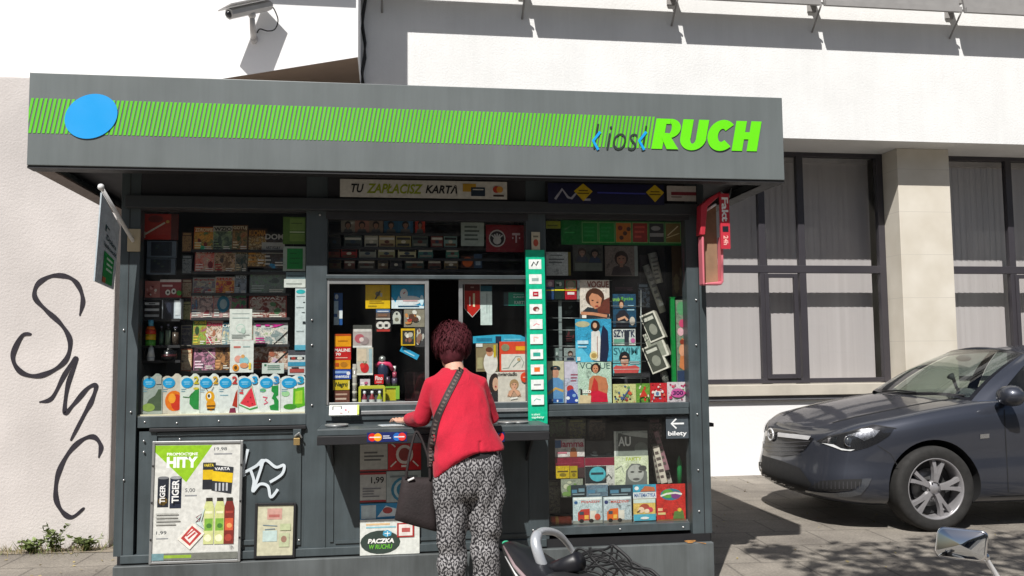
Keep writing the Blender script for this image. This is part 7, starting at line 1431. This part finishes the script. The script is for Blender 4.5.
# wipers
m = MB(); a, c = gh(2.0, .02, .02, -1), gh(15, .06, .018, -1); m.tube([a, a.lerp(c, .5)+Vector((0, 0, .012)), c], .007, MBK, 6); a, c = gh(5, .02, .02, 1), gh(5, .05, .018, -1); m.tube([a, a.lerp(c, .5)+Vector((0, 0, .012)), c], .007, MBK, 6); m.build('wiper', car)
# door mirrors
for sy in (-1, 1):
    m = MB(); c = Vector((1.53, -1.02, 1.075)) if sy < 0 else Vector((1.70, .98, .985))
    m.loft([[(c.x-.075+dx_+.02*math.cos(a)*0, c.y+sy*0+rx*math.cos(a), c.z+rz*math.sin(a)) for a in [k*.3927 for k in range(16)]] for dx_, rx, rz in ((-.03, .03, .025), (-.02, .07, .055), (.02, .105, .078), (.07, .115, .086), (.10, .112, .084))], PAINT); m.tube([(1.58, sy*.83, 1.03), (1.56, sy*.93, 1.03)], [.03, .022], MBK, 10)
    dm = m.build('door_mirror', car); m = MB(); m.lathe([(.001, 0), (.1, 0)], CHR, 24, T=Matrix.Translation((c.x+.028, c.y, c.z)) @ Matrix.Rotation(R(90), 4, 'Y')@Matrix.Diagonal((.75, 1, 1, 1))); m.build('mirror_glass', dm, fix=False)
# wheels
TYR = M('tyre_rubber', (.022, .021, .02), .85, var=.3, scale=20); RIM = M('rim_alloy', (.36, .35, .36), .33, metal=.45, var=.15, scale=9); RDK = M('rim_dark', (.03, .03, .032), .6)
def wheel(par, name='wheel'):
    o = bpy.data.objects.new(name, None); link(o, par)      # axle along local Y, outer face at -Y
    def L_(prof, mat, nm, seg=56):
        m = MB(); m.lathe(prof, mat, seg, T=Matrix.Rotation(R(90), 4, 'X')); return m.build(nm, o)
    L_([(.235, -.10), (.27, -.112), (.305, -.112), (.330, -.10), (.338, -.075), (.340, 0), (.338, .075), (.330, .10), (.305, .112), (.27, .112), (.235, .10)], TYR, 'tyre')
    m = MB(); RT = Matrix.Rotation(R(90), 4, 'X')
    m.lathe([(.225, -.095), (.222, .06), (.232, .098), (.240, .106), (.247, .100), (.247, .092)], RIM, 56, T=RT)
    m.lathe([(.001, -.02), (.215, -.02)], RDK, 40, T=RT)
    m.lathe([(.001, .084), (.028, .084), (.034, .078), (.060, .074), (.062, .05)], RIM, 30, T=RT)
    for k in range(5):
        a0 = 2*math.pi*k/5 + .12
        for da in (-.17, .17):
            def P(r, a, w, z): return [RT @ Vector((r*math.cos(a)-w*math.sin(a), r*math.sin(a)+w*math.cos(a), z)), RT @ Vector((r*math.cos(a)+w*math.sin(a), r*math.sin(a)-w*math.cos(a), z))]
            secs = []
            for r, f, w in ((.050, .30, .016), (.12, .75, .014), (.17, 1.0, .013), (.229, 1.25, .017)):
                a = a0+da*f*.9; z = .076+.014*math.sin(r*12)
                t1 = P(r, a, w, z); t0 = P(r, a, w*1.25, z-.035); secs.append([t0[0], t1[0], t1[1], t0[1]])
            m.loft(secs, RIM, smooth=False)
        a = a0+.63; c = RT @ Vector((.047*math.cos(a), .047*math.sin(a), .080)); m.sphere(c, .008, RDK, 8, 6)
    m.build('rim', o)
    m = MB(); m.lathe([(.06, 0), (.15, 0), (.15, -.015), (.06, -.015)], M('brake_disc', (.25, .25, .25), .4, metal=.8), 40, T=RT); m.build('brake_disc', o)
    return o
for wx in WXs:
    o = wheel(car); o.location = (wx, -.815, WR_); o2 = wheel(car); o2.location = (wx, .815, WR_); o2.rotation_euler = (0, 0, math.pi)

# ================================================================== SCOOTER IN THE FOREGROUND
tp = at(509, 560, 3.02)
A0 = Vector((tp.x, 3.02, 0)); dirs = Vector((.48, -.877, 0)); ang = math.atan2(dirs.y, dirs.x)
sc = empty('motor_scooter', 'dark motor scooter with silver grab rail and chrome mirror in the near foreground', 'scooter', A0, ang)
SP = M('scooter_black_paint', (.010, .010, .013), .42, spec=.4); SPR = M('scooter_line', (.30, .22, .23), .3); SV = M('silver_rail', (.50, .52, .55), .30, metal=.4, var=.08)
INV = (Matrix.Translation(A0) @ Matrix.Rotation(ang, 4, 'Z')).inverted()
m = MB()      # tail and side panels
secs = []
for x, zc_, w, h_ in ((-.02, .79, .015, .015), (.02, .775, .03, .035), (.12, .74, .065, .06), (.30, .66, .10, .09), (.50, .58, .12, .14), (.75, .53, .13, .18), (.95, .58, .12, .22), (1.02, .56, .08, .2)):
    secs.append([(x, w*math.copysign(abs(math.cos(a))**.7, math.cos(a)), zc_+h_*math.copysign(abs(math.sin(a))**.8, math.sin(a))) for a in [k*2*math.pi/24 for k in range(24)]])
m.loft(secs, SP); m.build('body', sc)
m = MB()
for s in (-1, 1):
    m.tube([(-.0, s*.022, .795), (.12, s*.064, .755), (.30, s*.100, .705), (.52, s*.122, .66)], [.003, .007, .007, .003], SPR, 6)
    m.tube([(.02, s*.03, .765), (.15, s*.075, .725), (.32, s*.103, .68)], [.002, .004, .002], WHP, 6)
m.build('reflector_line', sc)
m = MB(); m.sphere((-.018, 0, .80), (.010, .014, .008), M('tail_lens_green', (.05, .4, .22), .2)); m.build('tail_lamp', sc)
m = MB(); secs = []
for x, zc_, w, h_ in ((.24, .74, .05, .015), (.30, .735, .08, .03), (.45, .715, .11, .04), (.62, .695, .13, .045), (.72, .68, .135, .045), (.88, .67, .13, .04), (1.0, .66, .08, .02)):
    secs.append([(x, w*math.copysign(abs(math.cos(a))**.7, math.cos(a)), zc_+h_*math.copysign(abs(math.sin(a))**.8, math.sin(a))) for a in [k*2*math.pi/20 for k in range(20)]])
m.loft(secs, M('seat_vinyl', (.02, .02, .022), .45, bump=.001)); m.build('seat', sc)
rp = [INV @ at(a, c, Y_) for a, c, Y_ in ((553, 590, 2.86), (546, 574, 2.84), (539, 556, 2.84), (535.5, 541, 2.86), (539.5, 532.5, 2.90), (548, 531, 2.95), (558, 534, 3.0), (567, 543, 3.04), (574, 554, 3.06), (580, 568, 3.06))]
cp = curve2([tuple(p) for p in rp], 5); m = MB(); n = len(cp)
m.tube(cp, [(.0175 if i < n*.4 else .016-.007*(i/n)) for i in range(n)], SV, 12); m.build('grab_rail', sc)
m = MB(); m.tube([(.20, 0, .74), (.34, .02, .80)], [.025, .03], SP, 12); m.build('rail_mount', sc)
def swheel(x, r=.235):
    o = bpy.data.objects.new('wheel', None); link(o, sc); o.location = (x, 0, r); RT = Matrix.Rotation(R(90), 4, 'X')
    m = MB(); m.lathe([(r-.065, -.05), (r-.03, -.06), (r, 0), (r-.03, .06), (r-.065, .05)], TYR, 40, T=RT); m.build('tyre', o)
    m = MB(); m.lathe([(r-.06, -.045), (r-.075, 0), (r-.06, .045)], SV, 40, T=RT)
    for k in range(5): a = k*1.2566; m.tube([RT@Vector((.02*math.cos(a), .02*math.sin(a), 0)), RT@Vector(((r-.07)*math.cos(a), (r-.07)*math.sin(a), 0))], .016, SV, 8)
    m.build('rim', o)
swheel(.30); swheel(1.50)
m = MB(); m.box(.85, 1.25, -.13, .13, .26, .32, SP); m.loft([[(1.20+.10*t+.04, -.17, .30+.5*t), (1.20+.10*t, 0, .30+.52*t), (1.20+.10*t+.04, .17, .30+.5*t), (1.28+.08*t, .12, .30+.5*t), (1.30+.08*t, 0, .30+.5*t), (1.28+.08*t, -.12, .30+.5*t)] for t in (0, .3, .6, .85, 1)], SP); m.build('leg_shield', sc, bevel=.01)
m = MB(); m.tube([(1.48, .07, .24), (1.34, .05, .60), (1.27, 0, .76)], .025, SV); m.tube([(1.48, -.07, .24), (1.34, -.05, .60), (1.27, 0, .76)], .025, SV); m.build('fork', sc)
m = MB(); m.loft([[(1.50+.27*math.cos(a), y, .235+.27*math.sin(a)) for a in [R(20+14*k) for k in range(10)]]+[(1.50+.255*math.cos(a), y, .235+.255*math.sin(a)) for a in [R(146-14*k) for k in range(10)]] for y in (-.06, .06)], SP); m.build('mudguard', sc)
m = MB(); m.tube([(1.18, -.33, .80), (1.24, -.15, .80), (1.26, 0, .79), (1.24, .15, .80), (1.18, .33, .80)], .013, SV); m.tube([(1.165, -.34, .80), (1.21, -.22, .80)], .019, MBK); m.tube([(1.165, .34, .80), (1.21, .22, .80)], .019, MBK); m.sphere((1.30, 0, .77), (.08, .11, .07), SP); m.build('handlebar', sc)
# mirror
mc = at(961.5, 544, 1.98); ml = INV @ mc
stalk_b = INV @ at(1003, 586, 1.97)
mo = bpy.data.objects.new('mirror', None); link(mo, sc)
nrm = (INV.to_3x3() @ Vector((-.70, -.70, .095))).normalized()
Qm = nrm.to_track_quat('Z', 'Y').to_matrix().to_4x4(); TM = Matrix.Translation(ml) @ Qm
upw = Qm.to_3x3().inverted() @ Vector((0, 0, 1)); ra = math.atan2(upw.y, upw.x)-math.pi/2; TM = TM @ Matrix.Rotation(ra, 4, 'Z')
def rrect(w, h, r, sk=0.0, n=6):
    o = []
    for cx, cy, a0 in ((w/2-r, h/2-r, 0), (-w/2+r, h/2-r, 90), (-w/2+r, -h/2+r, 180), (w/2-r, -h/2+r, 270)):
        for k in range(n+1): a = R(a0+90*k/n); y = cy+r*math.sin(a); o.append((cx+r*math.cos(a)+sk*y, y))
    return o
m = MB(); m.loft([[(x*s, y*s, z) for x, y in rrect(.112, .073, .016, .12)] for s, z in ((.3, -.034), (.75, -.028), (.95, -.015), (1.0, 0), (1.0, .006), (.93, .007))], CHR, T=TM); m.build('mirror_housing', mo)
m = MB(); rr2 = rrect(.102, .064, .012, .12); m.grid([[(x*s, y*s, .0072+.010*(1-s*s)) for x, y in rr2+rr2[:1]] for s in (1, .85, .7, .55, .4, .2, .02)], M('mirror_glass', (.62, .64, .66), .01, metal=1, var=0.0, rvar=0.0), T=TM); m.build('mirror_glass', mo, fix=False)
e0 = INV @ at(985, 557, 1.99); m = MB(); m.sphere(e0, .011, CHR, 12, 8); m.tube([TM @ Vector((.040, -.024, -.02)), e0, stalk_b, INV @ at(1024, 612, 2.0), Vector((1.22, .2, .80))], .0062, BRT, 8); m.build('stalk', mo)
# elastic cargo net on the seat
nt_ = MB(); CORD = M('black_elastic_cord', (.012, .012, .013), .6)
def cord(pts, Ys, r=.0042): nt_.tube(curve2([tuple(at(a, c, Y_)) for (a, c), Y_ in zip(pts, Ys)], 6), r, CORD, 7)
Yn = lambda x: 2.92-(x-560)*.0022
def cd(pts, r=.0042, dy=0): cord(pts, [Yn(p[0])+dy for p in pts], r)
cd([(560, 570), (572, 556), (578, 549), (586, 551), (592, 559), (600, 566)]); cd([(566, 564), (590, 552), (606, 549), (614, 545.5), (626, 556), (633, 566)]); cd([(590, 547), (591, 556), (596, 562)], .005)
cd([(612, 546), (611, 556), (606, 562), (590, 557)]); cd([(592, 556), (603, 560), (618, 562), (634, 567)]); cd([(614, 546), (624, 554), (630, 560), (634, 567), (646, 569), (652, 571), (660, 578)], .0055)
cd([(634, 567), (626, 566), (618, 570), (612, 578)]); cd([(598, 556), (612, 563), (622, 571), (626, 580)]); cd([(575, 562), (592, 566), (610, 564), (622, 560), (628, 562)]); cd([(600, 566), (606, 574), (612, 580)]); cd([(625, 559), (620, 564), (624, 569), (632, 568), (628, 562)], .004)
cd([(570, 566), (584, 553), (598, 550), (610, 556), (617, 570)]); cd([(562, 577), (577, 563), (594, 556), (612, 561), (624, 575)]); cd([(569, 560), (580, 570), (597, 566), (616, 574)]); cd([(583, 575), (595, 561), (609, 555), (622, 566), (638, 577)]); cd([(630, 561), (640, 566), (652, 574), (664, 580)]); cd([(600, 578), (612, 568), (627, 570), (645, 578)]); cd([(586, 551), (600, 555), (616, 553), (628, 565), (640, 572)], .0035); cd([(576, 558), (590, 561), (604, 569), (618, 574)], .0035); cd([(604, 549), (600, 560), (590, 572)], .0035); cd([(618, 549), (617, 562), (628, 574)], .0035); cd([(560, 572), (580, 570), (598, 573), (606, 580)]); cd([(640, 568), (648, 576), (655, 582)], .005); cd([(578, 549), (570, 560), (568, 575)], .004, .08); cd([(566, 564), (560, 575), (555, 585)], .004)
tag(nt_.build('cargo_net', fix=False), 'tangled black elastic cargo net lying over the scooter seat', 'net')

# ================================================================== CCTV CAMERA ON THE WHITE BLOCK
cb = at(254, 38, YK-.02)
cc_ = empty('security_camera', 'white security camera on a short bracket high on the white block', 'camera', (cb.x, YK-.02, cb.z))
l2 = lambda px_, py_, Y_: at(px_, py_, Y_)-Vector((cb.x, YK-.02, cb.z))
SCM = M('camera_housing', (.42, .41, .40), .4, var=.08)
m = MB(); m.sphere((0, -.0, -.01), (.035, .03, .05), SCM); m.tube([(0, -.02, 0), l2(253, 30, YK-.16), l2(252, 16, YK-.22)], [.03, .028, .022], SCM, 10); m.sphere(l2(252, 15, YK-.22), .036, SCM, 12, 8); m.build('bracket', cc_)
ca, cd_ = l2(270, 5, YK-.10), l2(229, 14, YK-.36); ax = (cd_-ca).normalized(); rt = ax.cross(Vector((0, 0, 1))).normalized(); u_ = rt.cross(ax)
m = MB(); m.loft([[ca+ax*t+rt*(w*math.cos(k*.785+.39))+u_*(h_*math.sin(k*.785+.39)) for k in range(8)] for t, w, h_ in ((0, .05, .04), (.02, .062, .05), ((cd_-ca).length, .062, .05))], SCM, smooth=False); m.build('housing', cc_)
m = MB(); L2 = (cd_-ca).length; m.add([ca+ax*t+rt*s*.115+u_*h_ for t in (-.0, L2+.02) for s in (-1, 1) for h_ in (.058, .068)], [(0, 1, 3, 2), (4, 6, 7, 5), (0, 4, 5, 1), (2, 3, 7, 6), (0, 2, 6, 4), (1, 5, 7, 3)], SCM); m.build('sun_hood', cc_)
m = MB(); m.sphere(cd_, .035, GBL, 12, 8); m.build('lens', cc_)
m = MB(); m.tube(curve2([tuple(ca), tuple(l2(274, 9, YK-.1)), tuple(l2(278, 20, YK-.09)), tuple(l2(275, 29, YK-.06)), tuple(l2(268, 31, YK-.04)), tuple(l2(260, 29, YK-.02)), tuple(l2(257, 33, YK))], 6), .006, MBK, 6); m.build('cable', cc_)

# ================================================================== PLANTS, STREET BEHIND
LEAF = M('weed_leaf', (.17, .22, .07), .6, var=.5, scale=30); DRY = M('dry_grass', (.32, .26, .12), .8, var=.3, scale=30)
def leafquad(mb, p, d, w, l, mat, nrm=None):
    d = d.normalized(); s = d.cross(nrm or Vector((rnd.uniform(-1, 1), rnd.uniform(-1, 1), 1))).normalized()*w
    mb.add([p, p+d*l*.5+s, p+d*l, p+d*l*.5-s], [(0, 1, 2, 3)], mat)
for (px0, hgt, spread, lab) in ((56, .21, .15, 'broad leaved green weed tuft at the foot of the graffiti wall'), (34, .10, .13, 'low sparse weed at the far left foot of the wall'), (88, .12, .13, 'small grassy weed nearest the kiosk at the wall foot')):
    b0 = at(px0, 548, YL-.06); t = empty('weed', lab, 'weed', (b0.x, YL-.07, 0), group='weeds at the wall foot')
    ms, mf = MB(), MB()
    for k in range(16):
        a = rnd.uniform(0, 6.28); tip = Vector((math.cos(a)*spread*rnd.uniform(.3, 1), -abs(math.sin(a))*spread*.8, hgt*rnd.uniform(.4, 1))); base = Vector((rnd.uniform(-.03, .03), rnd.uniform(-.02, .02), 0)); mid = base.lerp(tip, .5)+Vector((0, 0, hgt*.15))
        ms.tube([base, mid, tip], [.003, .002, .001], LEAF, 4)
        for j in range(9): f = (j+1)/9; p = base.lerp(mid, min(1, f*2)) if f < .5 else mid.lerp(tip, f*2-1); leafquad(mf, p, Vector((rnd.uniform(-1, 1), rnd.uniform(-1, .3), rnd.uniform(-.1, .8))), rnd.uniform(.007, .016), rnd.uniform(.03, .06), LEAF)
    ms.build('stem', t, fix=False); mf.build('leaves', t, fix=False)
gr = MB()
for k in range(1500):
    x = rnd.uniform(-4.6, xc+.45); y = YL-.02-abs(rnd.gauss(0, .10)) if x < xc else YL-rnd.uniform(-.3, .1); h_ = rnd.uniform(.01, .11)*(1.5 if rnd.random() < .15 else .8)
    d = Vector((rnd.uniform(-.7, .7), rnd.uniform(-.7, .3), 1)); leafquad(gr, Vector((x, y, 0)), d, .0025, h_, DRY if rnd.random() < .6 else LEAF)
go = gr.build('grass', fix=False); struct(go, 'stuff'); go['label'] = 'dry thin grass along the foot of the beige wall'; go['category'] = 'grass'
dm_ = M('sandy_dirt', (.26, .22, .17), .95, var=.35, scale=14, bump=.004, bscale=50)
m = MB(); pts = [(-12+.5*k, YL-.10-.10*noise.noise((k*.9, 1, 1))-.04*(k % 3), .004) for k in range(25) if -12+.5*k < -1.6]; m.add(pts+[(pts[-1][0], YL+.4, .004), (-12, YL+.4, .004)], [tuple(range(len(pts)+2))], dm_); o = m.build('dirt_strip', fix=False); struct(o)
lit = MB(); 
for k in range(60):
    x, y = rnd.uniform(-3.6, -1.2), rnd.uniform(5.4, 7.2); leafquad(lit, Vector((x, y, .006)), Vector((rnd.uniform(-1, 1), rnd.uniform(-1, 1), .1)), .008, .03, DRY)
for k in range(140):
    x, y = rnd.uniform(2.2, 7), rnd.uniform(4.2, 9.8); leafquad(lit, Vector((x, y, .006)), Vector((rnd.uniform(-1, 1), rnd.uniform(-1, 1), .1)), rnd.uniform(.004, .01), rnd.uniform(.015, .035), DRY)
o = lit.build('leaf_litter', fix=False); struct(o, 'stuff')
# street tree overhead whose crown dapples the pavement before the car
BARK = M('bark', (.12, .10, .08), .9, var=.3, bump=.01); FOL = M('foliage', (.055, .10, .025), .6, var=.4, scale=4)
tr = random.Random(11)
def tree(loc, clumps, label, H=6.0, nleaf=260, trunk_to=None, r0=.16):
    t = empty('street_tree', label, 'tree', loc, group='street trees')
    m = MB(); c0 = Vector(trunk_to) if trunk_to else Vector((0, 0, H*.6)); m.tube([(0, 0, 0), (0, 0, H*.25), c0*.6+Vector((0, 0, H*.1)), c0], [r0, r0*.85, r0*.6, r0*.4], BARK, 12)
    for c, r in clumps: cv = Vector(c); s = Vector((0, 0, H*.28)).lerp(c0, tr.uniform(.4, 1)); m.tube([s, s.lerp(cv, .5)+Vector((0, 0, .15)), cv], [r0*.35, r0*.2, r0*.06], BARK, 6)
    m.build('trunk', t)
    m = MB()
    for c, r in clumps:
        for k in range(nleaf):
            d = Vector((tr.gauss(0, 1), tr.gauss(0, 1), tr.gauss(0, .8))).normalized()*r*tr.random()**.45; p = Vector(c)+d
            leafquad(m, p, Vector((tr.uniform(-1, 1), tr.uniform(-1, 1), tr.uniform(-1, .5))), tr.uniform(.03, .055), tr.uniform(.09, .15), FOL, Vector((tr.uniform(-1, 1), tr.uniform(-1, 1), tr.uniform(-1, 1))))
    m.build('crown', t, fix=False); return t
def shadow_src(x, y, h): return (x + SUN_TO.x/SUN_TO.z*h, y + SUN_TO.y/SUN_TO.z*h, h)
TL = Vector((4.6, -1.2, 0)); cl = []
for (x, y) in ((2.9, 5.2), (3.5, 5.0), (4.2, 4.9), (4.9, 5.1), (3.1, 5.7), (3.9, 5.8), (5.6, 4.9), (5.9, 5.4), (4.5, 5.8), (3.5, 6.1), (2.8, 6.2), (6.6, 5.2), (3.3, 5.4), (4.4, 5.4), (5.2, 5.7), (4.2, 6.2), (3.7, 5.4), (6.1, 5.9), (3.0, 4.5), (5.0, 6.2)):
    h_ = tr.uniform(5.2, 6.8); p = Vector(shadow_src(x, y, h_))-TL; cl.append((tuple(p), tr.uniform(.22, .42)))
tree(TL, cl, 'street tree behind the photographer whose branches dapple the pavement', 6.5, 110, trunk_to=(-1.2, 1.4, 5.4))
for i, (x, y, s, lab) in enumerate(((-9, -12, 1.0, 'leafy tree across the road on the left'), (2, -13.5, 1.25, 'large leafy tree across the road in the middle'), (12, -12.5, .95, 'leafy tree across the road on the right'))):
    cl = [((tr.gauss(0, 1.3)*s, tr.gauss(0, 1.1)*s, (5.2+tr.gauss(0, 1.1))*s), tr.uniform(.8, 1.3)*s) for k in range(13)]
    tree((x, y, 0), cl, lab, 6.5*s, 230)
ob = empty('apartment_building', 'grey rendered apartment building across the road behind the photographer', 'building', (0, -24, 0))
m = MB(); m.box(-30, 30, -6, 0, 0, 14, M('grey_render', (.36, .33, .30), .9)); m.build('wall', ob)
wm = M('far_window', (.04, .05, .06), .15)
for r in range(4):
    m = MB()
    for c in range(16): m.box(-27+3.5*c, -25.6+3.5*c, -.02, .03, 1.2+3.2*r, 2.9+3.2*r, wm)
    w_ = m.build('window', ob)
    if True: w_['kind'] = 'stuff'
